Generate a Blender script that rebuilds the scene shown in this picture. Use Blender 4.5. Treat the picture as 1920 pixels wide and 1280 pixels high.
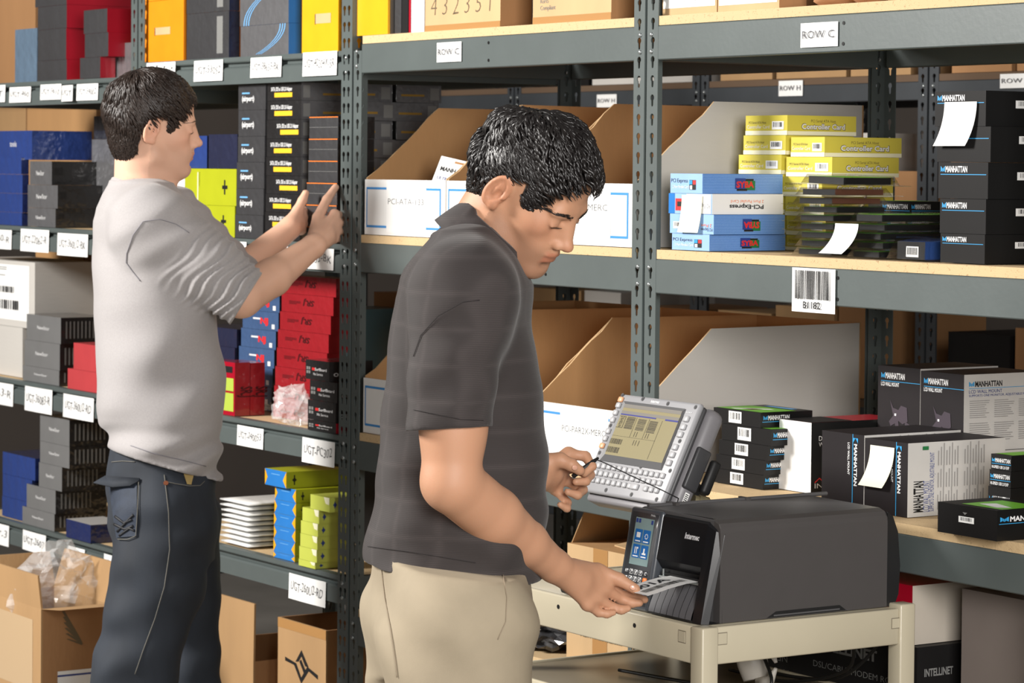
import bpy, bmesh, math, random
import numpy as np
from mathutils import Vector, Matrix, Euler, geometry
from math import sin, cos, pi, radians, sqrt

for _o in list(bpy.data.objects):
    bpy.data.objects.remove(_o)
SC = bpy.context.scene
COL = SC.collection
random.seed(7)

# ------------------------------------------------------------------ camera
# world: x along the shelving (to the right), y into the shelving, z up; x = 0 is the post
# between the middle and the right bay, y = 0 the front of the shelving.
FPX, YAW, PITCH, ROLL, SHV = 5290.2, 0.579090, 0.0273106, -0.0090056, -183.2
CAM = Vector((4.57255, -3.30470, 1.60))
_fw = Vector((-cos(YAW) * cos(PITCH), sin(YAW) * cos(PITCH), -sin(PITCH)))
_r = Vector((sin(YAW), cos(YAW), 0.0))
_d = _fw.cross(_r)
RT = _r * cos(ROLL) + _d * sin(ROLL)
DN = _d * cos(ROLL) - _r * sin(ROLL)
cam_data = bpy.data.cameras.new('camera')
cam_data.lens = FPX / 1920 * 36
cam_data.sensor_width = 36
cam_data.shift_y = SHV / 1920
cam_data.clip_end = 60
cam_data.dof.use_dof = True
cam_data.dof.focus_distance = 4.95
cam_data.dof.aperture_fstop = 13.0
cam_ob = bpy.data.objects.new('camera', cam_data)
_m = Matrix((RT, -DN, -_fw)).transposed().to_4x4()
_m.translation = CAM
cam_ob.matrix_world = _m
COL.objects.link(cam_ob)
SC.camera = cam_ob

# ------------------------------------------------------------------ light and exposure
vs = SC.view_settings
vs.view_transform = 'Standard'
vs.look = 'None'
vs.gamma = 1
vs.use_curve_mapping = False
vs.exposure = 0.0
world = bpy.data.worlds.new('world')
SC.world = world
world.use_nodes = True
world.node_tree.nodes['Background'].inputs[0].default_value = (1.0, 0.96, 0.92, 1)
world.node_tree.nodes['Background'].inputs[1].default_value = 0.16


def area_light(name, loc, target, sx, sy, power, color):
    d = bpy.data.lights.new(name, 'AREA')
    d.shape = 'RECTANGLE'
    d.size, d.size_y = sx, sy
    d.energy = power
    d.color = color
    o = bpy.data.objects.new(name, d)
    o.location = loc
    o.rotation_euler = (Vector(target) - Vector(loc)).to_track_quat('-Z', 'Y').to_euler()
    COL.objects.link(o)
    return o


# big studio softbox at the photographer's left, a weaker one high at the right
area_light('key_softbox', (-2.1, -4.2, 3.3), (-0.2, -0.2, 1.55), 1.2, 1.2, 440, (1.0, 0.965, 0.92))
area_light('fill_softbox', (4.5, -2.2, 2.15), (0.0, 0.2, 1.45), 1.5, 1.5, 215, (1.0, 0.97, 0.94))


# ------------------------------------------------------------------ measuring helpers
def ray(u, v):
    return (_fw + RT * ((u - 960) / FPX) + DN * ((v - 640 - SHV) / FPX))


def PY(u, v, y):           # point of the line of sight at world depth y
    r = ray(u, v)
    return CAM + r * ((y - CAM.y) / r.y)


def PZ(u, v, z):           # ... at height z
    r = ray(u, v)
    return CAM + r * ((z - CAM.z) / r.z)


def PX(u, v, x):
    r = ray(u, v)
    return CAM + r * ((x - CAM.x) / r.x)


def PD(u, v, dist):        # ... at a distance from the camera
    return CAM + ray(u, v) * dist


def pix(p):
    q = Vector(p) - CAM
    z = q.dot(_fw)
    return 960 + FPX * q.dot(RT) / z, 640 + SHV + FPX * q.dot(DN) / z


# ------------------------------------------------------------------ materials
MATS = {}


def mat(name, col, rough=0.6, metal=0.0, spec=0.5, coat=0.0, coat_rough=0.08, bump=0.0, bscale=60.0, var=0.0,
        vscale=8.0, trans=0.0, alpha=1.0, emit=0.0, sheen=0.0, bdetail=3.0, stretch=None, sss=0.0):
    if name in MATS:
        return MATS[name]
    m = bpy.data.materials.new(name)
    m.use_nodes = True
    nt = m.node_tree
    b = nt.nodes['Principled BSDF']
    c = tuple(col) + (1,)
    b.inputs['Base Color'].default_value = c
    b.inputs['Roughness'].default_value = rough
    b.inputs['Metallic'].default_value = metal
    b.inputs['Specular IOR Level'].default_value = spec
    b.inputs['Coat Weight'].default_value = coat
    b.inputs['Coat Roughness'].default_value = coat_rough
    b.inputs['Transmission Weight'].default_value = trans
    b.inputs['Alpha'].default_value = alpha
    b.inputs['Sheen Weight'].default_value = sheen
    if sss:
        b.inputs['Subsurface Weight'].default_value = sss
        b.inputs['Subsurface Radius'].default_value = (0.012, 0.005, 0.003)
        b.inputs['Subsurface Scale'].default_value = 0.5
    if emit:
        b.inputs['Emission Color'].default_value = c
        b.inputs['Emission Strength'].default_value = emit
    m.diffuse_color = c
    if var or bump:
        tc = nt.nodes.new('ShaderNodeTexCoord')
        src = tc.outputs['Object']
        if stretch:
            mp = nt.nodes.new('ShaderNodeMapping')
            mp.inputs['Scale'].default_value = stretch
            nt.links.new(src, mp.inputs[0])
            src = mp.outputs[0]
    if var:
        n = nt.nodes.new('ShaderNodeTexNoise')
        n.inputs['Scale'].default_value = vscale
        n.inputs['Detail'].default_value = 5
        nt.links.new(src, n.inputs['Vector'])
        mx = nt.nodes.new('ShaderNodeMix')
        mx.data_type = 'RGBA'
        mx.inputs['A'].default_value = tuple(x * (1 - var) for x in col) + (1,)
        mx.inputs['B'].default_value = tuple(min(1, x * (1 + var)) for x in col) + (1,)
        rp = nt.nodes.new('ShaderNodeMapRange')
        rp.inputs['From Min'].default_value = 0.3
        rp.inputs['From Max'].default_value = 0.7
        nt.links.new(n.outputs['Fac'], rp.inputs['Value'])
        nt.links.new(rp.outputs[0], mx.inputs['Factor'])
        nt.links.new(mx.outputs['Result'], b.inputs['Base Color'])
    if bump:
        n2 = nt.nodes.new('ShaderNodeTexNoise')
        n2.inputs['Scale'].default_value = bscale
        n2.inputs['Detail'].default_value = bdetail
        nt.links.new(src, n2.inputs['Vector'])
        bp = nt.nodes.new('ShaderNodeBump')
        bp.inputs['Strength'].default_value = bump
        bp.inputs['Distance'].default_value = 0.004
        nt.links.new(n2.outputs['Fac'], bp.inputs['Height'])
        nt.links.new(bp.outputs[0], b.inputs['Normal'])
        if coat:
            nt.links.new(bp.outputs[0], b.inputs['Coat Normal'])
    MATS[name] = m
    return m


def S(r, g, b):            # sRGB 0..255 -> linear
    return tuple(((c / 255) / 12.92 if c / 255 <= 0.04045 else ((c / 255 + 0.055) / 1.055) ** 2.4) for c in (r, g, b))


# ------------------------------------------------------------------ object helpers
LABELS = {}


def tag(o, label=None, cat=None, group=None, kind=None):
    if label:
        o['label'] = label
        if cat:
            LABELS.setdefault(label, []).append(o.name)
    if cat:
        o['category'] = cat
    if group:
        o['group'] = group
    if kind:
        o['kind'] = kind
    return o


def empty(name, loc, label=None, cat=None, group=None, rz=0.0):
    o = bpy.data.objects.new(name, None)
    o.empty_display_size = 0.05
    o.location = loc
    o.rotation_euler = (0, 0, rz)
    COL.objects.link(o)
    return tag(o, label, cat, group)


def link(name, me, parent=None, loc=(0, 0, 0), rot=(0, 0, 0)):
    o = bpy.data.objects.new(name, me)
    o.location = loc
    o.rotation_euler = rot
    COL.objects.link(o)
    if parent:
        o.parent = parent
    return o


class MB:
    """collects faces with materials; every mesh of the scene comes out of one of these"""

    def __init__(self):
        self.v, self.f, self.m, self.mats, self.sm = [], [], [], [], []

    def mi(self, m):
        if m not in self.mats:
            self.mats.append(m)
        return self.mats.index(m)

    def add(self, vs_, fs, m, smooth=False):
        n = len(self.v)
        self.v += [tuple(p) for p in vs_]
        k = self.mi(m)
        for f in fs:
            self.f.append(tuple(n + i for i in f))
            self.m.append(k)
            self.sm.append(smooth)
        return self

    def box(self, a, b, m, M=None, mats=None):
        (x0, y0, z0), (x1, y1, z1) = a, b
        p = [(x0, y0, z0), (x1, y0, z0), (x1, y1, z0), (x0, y1, z0), (x0, y0, z1), (x1, y0, z1), (x1, y1, z1), (x0, y1, z1)]
        if M:
            p = [M @ Vector(q) for q in p]
        fs = [(0, 1, 5, 4), (1, 2, 6, 5), (4, 5, 6, 7), (2, 3, 7, 6), (3, 0, 4, 7), (0, 3, 2, 1)]
        for i, f in enumerate(fs):
            self.add([p[j] for j in f], [(0, 1, 2, 3)], (mats[i] if mats and mats[i] else m))
        return self

    def bevbox(self, a, b, m, r=0.004, M=None, seg=2, smooth=True):
        bm = bmesh.new()
        bmesh.ops.create_cube(bm, size=1)
        c = (Vector(a) + Vector(b)) / 2
        s = Vector(b) - Vector(a)
        for v in bm.verts:
            v.co = Vector((v.co.x * s.x, v.co.y * s.y, v.co.z * s.z)) + c
        bmesh.ops.bevel(bm, geom=list(bm.edges), offset=min(r, min(s) * 0.49), segments=seg, profile=0.5, affect='EDGES')
        return self.bm(bm, m, M, smooth)

    def bm(self, bm, m, M=None, smooth=False):
        bm.verts.index_update()
        vs_ = [(M @ v.co if M else v.co.copy()) for v in bm.verts]
        self.add(vs_, [tuple(v.index for v in f.verts) for f in bm.faces], m, smooth)
        bm.free()
        return self

    def cyl(self, p, q, r, m, n=12, r2=None, cap=True, smooth=True):
        p, q = Vector(p), Vector(q)
        r2 = r if r2 is None else r2
        d = (q - p).normalized()
        a = d.orthogonal().normalized()
        b = d.cross(a)
        ring = [(a * cos(2 * pi * i / n) + b * sin(2 * pi * i / n)) for i in range(n)]
        vs_ = [p + w * r for w in ring] + [q + w * r2 for w in ring]
        self.add(vs_, [(i, (i + 1) % n, n + (i + 1) % n, n + i) for i in range(n)], m, smooth)
        if cap:
            self.add(vs_[:n], [tuple(range(n - 1, -1, -1))], m)
            self.add(vs_[n:], [tuple(range(n))], m)
        return self

    def tube(self, pts, r, m, n=8, smooth=True, cap=True):
        pts = [Vector(p) for p in pts]
        rs = r if isinstance(r, (list, tuple)) else [r] * len(pts)
        vs_, fs = [], []
        a = None
        for i, p in enumerate(pts):
            d = (pts[min(i + 1, len(pts) - 1)] - pts[max(i - 1, 0)]).normalized()
            a = d.orthogonal().normalized() if a is None else (a - d * a.dot(d)).normalized()
            b = d.cross(a)
            vs_ += [p + (a * cos(2 * pi * k / n) + b * sin(2 * pi * k / n)) * rs[i] for k in range(n)]
        for i in range(len(pts) - 1):
            for k in range(n):
                fs.append((i * n + k, i * n + (k + 1) % n, (i + 1) * n + (k + 1) % n, (i + 1) * n + k))
        if cap:
            fs += [tuple(range(n - 1, -1, -1)), tuple(range(len(pts) * n - n, len(pts) * n))]
        return self.add(vs_, fs, m, smooth)

    def prism(self, poly, ext, m, M=None):
        """polygon (list of 3d points) pushed along ext"""
        n = len(poly)
        P = [Vector(p) for p in poly] + [Vector(p) + Vector(ext) for p in poly]
        if M:
            P = [M @ p for p in P]
        fs = [tuple(range(n - 1, -1, -1)), tuple(range(n, 2 * n))] + [(i, (i + 1) % n, n + (i + 1) % n, n + i) for i in range(n)]
        return self.add(P, fs, m)

    def ball(self, c, r, m, M=None, n=10, k=7):
        rx, ry, rz = r if isinstance(r, (tuple, list)) else (r, r, r)
        vs_, fs = [], []
        for j in range(k + 1):
            th = pi * j / k
            for i in range(n):
                ph = 2 * pi * i / n
                q = Vector((c[0] + rx * sin(th) * cos(ph), c[1] + ry * sin(th) * sin(ph), c[2] + rz * cos(th)))
                vs_.append(M @ q if M else q)
        for j in range(k):
            for i in range(n):
                fs.append((j * n + i, (j + 1) * n + i, (j + 1) * n + (i + 1) % n, j * n + (i + 1) % n))
        return self.add(vs_, fs, m, True)

    def mesh(self, name, origin=None):
        me = bpy.data.meshes.new(name)
        vs_ = self.v if origin is None else [(p[0] - origin[0], p[1] - origin[1], p[2] - origin[2]) for p in self.v]
        me.from_pydata(vs_, [], self.f)
        for m in self.mats:
            me.materials.append(m)
        me.polygons.foreach_set('material_index', self.m)
        me.polygons.foreach_set('use_smooth', self.sm)
        me.update()
        return me

    def build(self, name, parent=None, origin=None, loc=None):
        me = self.mesh(name, origin)
        l = loc if loc is not None else (origin if origin is not None else (0, 0, 0))
        return link(name, me, parent, l)


_TXT = {}


def text_geo(s, bold=0.0, shear=0.0, space=1.0):
    """flat outline of a line of lettering: vertices with cap height 1, faces, width"""
    key = (s, bold, shear, space)
    if key in _TXT:
        return _TXT[key]
    cu = bpy.data.curves.new('t', 'FONT')
    cu.body = s
    cu.size = 1.0
    cu.offset = bold
    cu.shear = shear
    cu.space_character = space
    cu.resolution_u = 2
    o = bpy.data.objects.new('t', cu)
    COL.objects.link(o)
    me = bpy.data.meshes.new_from_object(o.evaluated_get(bpy.context.evaluated_depsgraph_get()))
    vs_ = [(v.co.x / 0.70, v.co.y / 0.70) for v in me.vertices]
    fs = [tuple(p.vertices) for p in me.polygons]
    bpy.data.objects.remove(o)
    bpy.data.curves.remove(cu)
    bpy.data.meshes.remove(me)
    x0 = min([v[0] for v in vs_] or [0])
    vs_ = [(a - x0, b) for a, b in vs_]
    w = max([v[0] for v in vs_] or [0])
    _TXT[key] = (vs_, fs, w)
    return _TXT[key]


class Print:
    """flat print on a face: (u right, v up) metres from the lower left corner of the face as the camera sees it"""

    def __init__(self, ob, face, dims, off=0.0005):
        self.ob, self.face, self.d, self.off, self.mb = ob, face, dims, off, MB()
        self.k = 0

    def p3(self, u, v, lift=0.0):
        x0, x1, y0, y1, z0, z1 = self.d
        o = self.off + lift
        if self.face == 'front':
            return (x0 + u, y0 - o, z0 + v)
        if self.face == 'side':
            return (x1 + o, y0 + u, z0 + v)
        return (x0 + u, y0 + v, z1 + o)

    @property
    def W(self):
        x0, x1, y0, y1, z0, z1 = self.d
        return (y1 - y0) if self.face == 'side' else x1 - x0

    @property
    def H(self):
        x0, x1, y0, y1, z0, z1 = self.d
        return (y1 - y0) if self.face == 'top' else z1 - z0

    def poly(self, pts, m, rel=True):
        self.k += 1
        if rel:
            pts = [(a * self.W, b * self.H) for a, b in pts]
        self.mb.add([self.p3(a, b, self.k * 0.00004) for a, b in pts], [tuple(range(len(pts)))], m)
        return self

    def rect(self, u0, v0, u1, v1, m):
        return self.poly([(u0, v0), (u1, v0), (u1, v1), (u0, v1)], m)

    def text(self, s, u, v, h, m, bold=0.0, shear=0.0, maxw=None, flip=False, vert=False, align='l'):
        """u, v, h, maxw relative to the face (h, v to its height; u, maxw to its width)"""
        vs_, fs, w = text_geo(s, bold, shear)
        H = h * self.H
        sx = H
        if maxw:
            L = maxw * (self.H if vert else self.W)
            sx = min(L / max(w, 1e-6), 3 * H) if w else H
        self.k += 1
        U, V = u * self.W, v * self.H
        if align == 'c':
            U -= w * sx / 2
        out = []
        for a, b in vs_:
            a, b = a * sx, b * H
            if flip:
                a, b = w * sx - a, H - b
            if vert:       # reading downwards
                out.append(self.p3(U + b, V - a, self.k * 0.00004))
            else:
                out.append(self.p3(U + a, V + b, self.k * 0.00004))
        self.mb.add(out, fs, m)
        return self

    def barcode(self, u0, v0, u1, v1, n=14, white=True, num=True, seed=1):
        if white:
            self.rect(u0, v0, u1, v1, WHITE_PAPER)
        rnd = random.Random(seed)
        a = u0 + (u1 - u0) * 0.1
        e = u1 - (u1 - u0) * 0.1
        st = (e - a) / n
        h = v1 - v0
        for i in range(n):
            w = st * rnd.choice((0.3, 0.45, 0.7))
            self.rect(a + i * st, v0 + h * (0.3 if num else 0.1), a + i * st + w, v1 - h * 0.12, INK)
        return self

    def lines(self, u0, v0, u1, v1, n, m, seed=2, t=0.45):
        rnd = random.Random(seed)
        st = (v1 - v0) / n
        for i in range(n):
            self.rect(u0, v1 - i * st - st * t, u0 + (u1 - u0) * rnd.uniform(0.6, 1), v1 - i * st, m)
        return self

    def logo(self, u, v, w, h, m=None):
        """MANHATTAN with the blue folded mark before it"""
        a = w * 0.16
        k = h
        for q in ([(0, 0), (.28, .2), (.28, .75), (0, 1)], [(.32, .2), (.48, 0), (.48, .55), (.32, .72)],
                  [(.52, 0), (.68, .2), (.68, .72), (.52, .55)], [(.72, .2), (1, 0), (1, 1), (.72, .75)]):
            self.poly([(u + x * a, v + y * k) for x, y in q], LOGO_BLUE)
        self.text('MANHATTAN', u + a * 1.15, v, h, m or WHITE_INK, bold=0.03, maxw=w - a * 1.15)
        return self

    def done(self, name='print'):
        if not self.mb.f:
            return None
        o = self.mb.build(name, self.ob, None, (0, 0, 0))
        l = self.ob.location
        for v in o.data.vertices:
            v.co = (v.co.x - l.x, v.co.y - l.y, v.co.z - l.z)
        return o


WHITE_PAPER = mat('white_paper', S(238, 238, 236), 0.7)
WHITE_INK = mat('white_ink', S(225, 225, 225), 0.5)
INK = mat('black_ink', S(22, 22, 24), 0.5)
LOGO_BLUE = mat('logo_blue', S(52, 150, 205), 0.4)
# ================================================================== the setting
CONCRETE = mat('concrete', S(120, 116, 110), 0.7, var=0.15, vscale=3, bump=0.15, bscale=40)
WALLM = mat('wall_paint', S(96, 88, 82), 0.9, var=0.06, vscale=2)
CEILM = mat('ceiling_paint', S(70, 66, 62), 0.9)
b = MB().box((-7, -7, -0.1), (7, 6, 0), CONCRETE)
tag(b.build('floor'), kind='structure')
b = MB().box((-7, 6, -0.1), (7, 6.15, 4.6), WALLM)
tag(b.build('wall_back'), kind='structure')
b = MB().box((-7.15, -7, -0.1), (-7, 6.15, 4.6), WALLM)
tag(b.build('wall_left'), kind='structure')

# ================================================================== shelving
STEEL = mat('grey_steel', S(84, 92, 91), 0.42, spec=0.5, var=0.07, vscale=7, bump=0.04, bscale=90)
STEEL_DIM = mat('dimmed_steel', S(58, 62, 66), 0.5, spec=0.5, var=0.08, vscale=9)  # steel of the far rows, light falloff put into its colour
RIVET = mat('rivet_steel', S(160, 165, 165), 0.3, metal=0.7)
BOLT = mat('bolt_dark', S(30, 30, 30), 0.4, metal=0.5)


def board_material():
    m = mat('particle_board', S(214, 184, 140), 0.85)
    nt = m.node_tree
    bs = nt.nodes['Principled BSDF']
    tc = nt.nodes.new('ShaderNodeTexCoord')
    v = nt.nodes.new('ShaderNodeTexVoronoi')
    v.inputs['Scale'].default_value = 330
    n = nt.nodes.new('ShaderNodeTexNoise')
    n.inputs['Scale'].default_value = 120
    n.inputs['Detail'].default_value = 6
    r = nt.nodes.new('ShaderNodeValToRGB')
    r.color_ramp.elements[0].position = 0.28
    r.color_ramp.elements[0].color = S(120, 88, 54) + (1,)
    r.color_ramp.elements[1].position = 0.62
    r.color_ramp.elements[1].color = S(204, 176, 134) + (1,)
    ad = nt.nodes.new('ShaderNodeMath')
    ad.operation = 'MULTIPLY_ADD'
    ad.inputs[1].default_value = 0.5
    nt.links.new(tc.outputs['Object'], v.inputs['Vector'])
    nt.links.new(tc.outputs['Object'], n.inputs['Vector'])
    nt.links.new(v.outputs['Distance'], ad.inputs[0])
    nt.links.new(n.outputs['Fac'], ad.inputs[2])
    nt.links.new(ad.outputs[0], r.inputs[0])
    nt.links.new(r.outputs[0], bs.inputs['Base Color'])
    bp = nt.nodes.new('ShaderNodeBump')
    bp.inputs['Strength'].default_value = 0.25
    bp.inputs['Distance'].default_value = 0.002
    nt.links.new(ad.outputs[0], bp.inputs['Height'])
    nt.links.new(bp.outputs[0], bs.inputs['Normal'])
    return m


BOARD = board_material()
PITCHH = 0.0381


def hole_outline(cx, cz):
    pts = []
    R, t = 0.0066, 0.0032
    for i in range(9):
        a = radians(-55 + i * (290 / 8))
        pts.append((cx + R * cos(a), cz + 0.006 + R * sin(a)))
    pts += [(cx - t, cz - 0.009), (cx - t * 0.6, cz - 0.0115), (cx + t * 0.6, cz - 0.0115), (cx + t, cz - 0.009)]
    return pts


def post_cell(w, cols):
    vs_ = [(0, 0), (w, 0), (w, PITCHH), (0, PITCHH)]
    es = [(0, 1), (1, 2), (2, 3), (3, 0)]
    holes = []
    for c in cols:
        h = hole_outline(c, PITCHH / 2)
        n = len(vs_)
        vs_ += h
        es += [(n + i, n + (i + 1) % len(h)) for i in range(len(h))]
        holes.append((c, PITCHH / 2))
    r = geometry.delaunay_2d_cdt([Vector(v) for v in vs_], es, [], 0, 1e-6)
    V = [tuple(v) for v in r[0]]
    F = []
    for f in r[2]:
        x = sum(V[i][0] for i in f) / len(f)
        z = sum(V[i][1] for i in f) / len(f)
        inside = False
        for c in cols:
            h = hole_outline(c, PITCHH / 2)
            j = len(h) - 1
            o = False
            for i in range(len(h)):
                if (h[i][1] > z) != (h[j][1] > z) and x < (h[j][0] - h[i][0]) * (z - h[i][1]) / (h[j][1] - h[i][1]) + h[i][0]:
                    o = not o
                j = i
            inside = inside or o
        if not inside:
            F.append(tuple(f))
    return V, F


_POST = {}


def post_mesh(sx, sy, w=0.037, cols=(0.019,), n=60, m=None):
    key = (sx, sy, w, n, m)
    if key in _POST:
        return _POST[key]
    mb = MB()
    V, F = post_cell(w, cols)
    V2, F2 = post_cell(0.037, (0.019,))
    t = 0.002
    for k in range(n):
        z = k * PITCHH
        for (VV, FF, ax) in ((V, F, 'x'), (V2, F2, 'y')):
            for o in (0, t):
                if ax == 'x':
                    mb.add([(sx * a, sy * o, z + b) for a, b in VV], FF, m or STEEL)
                else:
                    mb.add([(sx * o, sy * a, z + b) for a, b in VV], FF, m or STEEL)
            # edge of the holes
        for (c, ax) in [(c, 'x') for c in cols] + [(0.019, 'y')]:
            h = hole_outline(c, PITCHH / 2)
            nn = len(h)
            P = [((sx * a, 0, z + b) if ax == 'x' else (0, sy * a, z + b)) for a, b in h]
            Q = [((sx * a, sy * t, z + b) if ax == 'x' else (sx * t, sy * a, z + b)) for a, b in h]
            mb.add(P + Q, [(i, (i + 1) % nn, nn + (i + 1) % nn, nn + i) for i in range(nn)], m or STEEL)
    # outer edges of the two flanges
    zz = n * PITCHH
    mb.add([(sx * w, 0, 0), (sx * w, sy * t, 0), (sx * w, sy * t, zz), (sx * w, 0, zz)], [(0, 1, 2, 3)], m or STEEL)
    mb.add([(0, sy * 0.037, 0), (sx * t, sy * 0.037, 0), (sx * t, sy * 0.037, zz), (0, sy * 0.037, zz)], [(0, 1, 2, 3)], m or STEEL)
    _POST[key] = mb.mesh('post')
    return _POST[key]


def beam_mesh(L, H=0.068, step=False, m=None):
    """channel beam, length L along x, front face at y = 0"""
    mb = MB()
    if step:     # lipped beam: top lip, recessed slot, lower box
        prof = [(0.0, 0.0), (0.0, H * 0.56), (0.004, H * 0.62), (0.013, H * 0.66), (0.013, H * 0.78), (0.002, H * 0.80), (0.0, H * 0.84),
                (0.0, H), (0.022, H), (0.024, H * 0.7), (0.03, H * 0.6), (0.03, 0.0)]
    else:
        prof = [(0.0, 0.002), (0.0, H - 0.002), (0.002, H), (0.026, H), (0.026, H - 0.003), (0.004, H - 0.003), (0.004, 0.003),
                (0.026, 0.003), (0.026, 0.0), (0.002, 0.0)]
    mb.prism([(0, y, z) for y, z in prof], (L, 0, 0), m or STEEL)
    for xx in (-0.022, L + 0.022):
        for z in (H * 0.25, H * 0.75):
            mb.ball((xx, -0.001, z), (0.005, 0.0035, 0.005), RIVET, n=8, k=5)
    return mb.mesh('beam')


def shelving(label, x0, x1, levels, dep=0.62, nl=None, step=False, wide_right=False, H=0.068, bh=0.019, back_post=True, y0=0.0, n=60, steel=None, board=None):
    """levels: heights of the lower edge of each beam"""
    root = empty('shelving_unit', ((x0 + x1) / 2, y0 + dep / 2, 0), label, 'shelf', 'grey steel shelving bays of this row' if y0 == 0 else 'grey steel shelving in the rows behind')
    O = Vector(root.location)

    def put(name, me, p):
        o = link(name, me, root, Vector(p) - O)
        return o
    g = 0.004
    put('post', post_mesh(1, 1, n=nl or n, m=steel), (x0 + g, y0, 0))
    if wide_right:
        put('post', post_mesh(-1, 1, 0.05, (0.016, 0.037), n=n), (x1 - g, y0, 0))
    else:
        put('post', post_mesh(-1, 1, n=n, m=steel), (x1 - g, y0, 0))
    put('post', post_mesh(1, -1, n=n, m=steel), (x0 + g, y0 + dep, 0))
    put('post', post_mesh(-1, -1, n=n, m=steel), (x1 - g, y0 + dep, 0))
    L = (x1 - x0) - 2 * 0.041
    if wide_right:
        L -= 0.012
    bm = beam_mesh(L, H, step, steel)
    bb = beam_mesh((x1 - x0) - 0.082, H, False, steel)
    sb = MB().prism([(0, 0, 0), (0, 0, H), (0.02, 0, H), (0.02, 0, 0)], (0, dep - 0.08, 0), STEEL).mesh('beam')
    for z in levels:
        put('beam', bm, (x0 + 0.041, y0 + 0.0005, z))
        o = put('beam', bb, (x0 + 0.041, y0 + dep - 0.027, z))
        put('beam', sb, (x0 + 0.008, y0 + 0.04, z))
        put('beam', sb, (x1 - 0.028, y0 + 0.04, z))
        zt = z + H
        if step:
            zt = z + H - bh - 0.001
        bd = MB().box((x0 + (0.042), y0 + (0.026 if step else 0.0015), zt + 0.0006), (x1 - 0.042 - (0.012 if wide_right else 0), y0 + dep - 0.002, zt + bh), board or BOARD)
        bo = bd.build('board', root)
        bo.location = -O
    return root, levels


BW = 1.169
Z1, Z2, Z3, Z4, Z5 = 1.814, 1.351, 0.8885, 0.475, 0.07
TB = 0.0875          # beam plus board
UNIT_R, _ = shelving('right bay of grey steel shelving holding the black MANHATTAN boxes', 0.0, BW, [Z5, Z4, Z3, Z2, Z1])
UNIT_M, _ = shelving('middle bay of grey steel shelving with white-fronted cardboard bins', -BW, 0.0, [Z5, Z4, Z3, Z2, Z1], nl=49)
XLL = PY(271, 60, 0).x - 0.041
LZ1, LZ2, LZ3, LZ4 = 1.801, 1.345, 0.893, 0.562
LT = 0.0675          # top of the board in the lipped bays
UNIT_L, _ = shelving('left bay of grey steel shelving with lipped beams behind the reaching man', XLL, -BW, [Z5, LZ4, LZ3, LZ2, LZ1], step=True, wide_right=True)
MZ1, MZ4 = 1.765, 0.475
UNIT_LL, _ = shelving('far left bay of grey steel shelving at the picture edge', XLL - BW, XLL, [Z5, MZ4, LZ3, LZ2, MZ1], step=True)
# ================================================================== boxes
def gl(name, c, rough=0.35, coat=0.25, **k):          # printed glossy carton
    return mat(name, S(*c), rough, coat=coat, coat_rough=0.2, var=0.05, vscale=14, **k)


def wrap(name, c, **k):                               # shrink-wrapped carton
    return mat(name, S(*c), 0.4, coat=0.9, coat_rough=0.07, bump=0.9, bscale=30, bdetail=2, var=0.06, vscale=12, **k)


def kraft(name, c, **k):
    return mat(name, S(*c), 0.85, var=0.07, vscale=9, bump=0.12, bscale=140, stretch=(1, 1, 0.25), **k)


KRAFT = kraft('kraft', (168, 133, 92))
KRAFT_D = kraft('kraft_dark', (160, 118, 78))
KRAFT_IN = kraft('kraft_inner', (178, 136, 90))
KRAFT_L = kraft('kraft_light', (194, 162, 120))
BOARD_W = mat('white_board', S(232, 232, 230), 0.6, var=0.02, vscale=5)
BOARD_G = mat('grey_board', S(192, 188, 182), 0.8, var=0.05, vscale=6, bump=0.1, bscale=160, stretch=(0.2, 0.2, 1))
STRIPE_B = mat('stripe_blue', S(58, 138, 205), 0.6)
TAPE = mat('parcel_tape', S(176, 132, 82), 0.3, coat=0.5)
CREAM_NOTE = mat('cream_note', S(248, 244, 218), 0.8)
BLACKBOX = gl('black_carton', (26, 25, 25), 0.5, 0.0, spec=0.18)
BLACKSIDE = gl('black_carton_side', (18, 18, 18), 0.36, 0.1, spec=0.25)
YEL = gl('yellow_carton', (206, 192, 74))
YEL_W = mat('yellow_fade', S(236, 232, 200), 0.5)
LIMEB = gl('lime_carton', (168, 174, 30))
LIME2 = gl('lime_carton_pale', (188, 196, 84))
SYBA = gl('blue_carton', (86, 132, 196))
SYBA_F = gl('pale_blue_carton', (150, 186, 230))
REDB = wrap('red_wrapped', (146, 20, 30))
REDM = gl('red_carton', (162, 10, 36))
REDP = gl('red_pink_carton', (186, 66, 70))
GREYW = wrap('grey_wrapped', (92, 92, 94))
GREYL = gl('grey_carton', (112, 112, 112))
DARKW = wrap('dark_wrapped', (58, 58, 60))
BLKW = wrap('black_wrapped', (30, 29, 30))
BLUEW = wrap('blue_wrapped', (38, 62, 126))
BLUED = wrap('blue_dark_wrapped', (28, 40, 88))
NAVYW = wrap('navy_wrapped', (32, 36, 62))
STEELBLUE = wrap('steel_blue_wrapped', (62, 88, 128))
ORANGE = gl('orange_carton', (238, 140, 24))
YELLOW = gl('strong_yellow_carton', (232, 170, 26))
TEAL = gl('teal_carton', (74, 104, 112))
BLUEY = gl('blue_carton_bright', (40, 120, 196))
ORANGE_INK = mat('orange_ink', S(232, 120, 40), 0.5)
YEL_INK = mat('yellow_ink', S(244, 186, 40), 0.5)
GREEN_INK = mat('green_ink', S(108, 178, 50), 0.4)
GREY_INK = mat('grey_ink', S(120, 120, 118), 0.6)
FINE_INK = mat('fine_print', S(150, 148, 146), 0.6)
RED_INK = mat('red_ink', S(214, 40, 40), 0.5)
BROWN_INK = mat('brown_ink', S(98, 84, 60), 0.6)
SKYINK = mat('sky_ink', S(110, 170, 220), 0.5)
DKGREEN = mat('dark_green_ink', S(30, 110, 60), 0.5)
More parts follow.
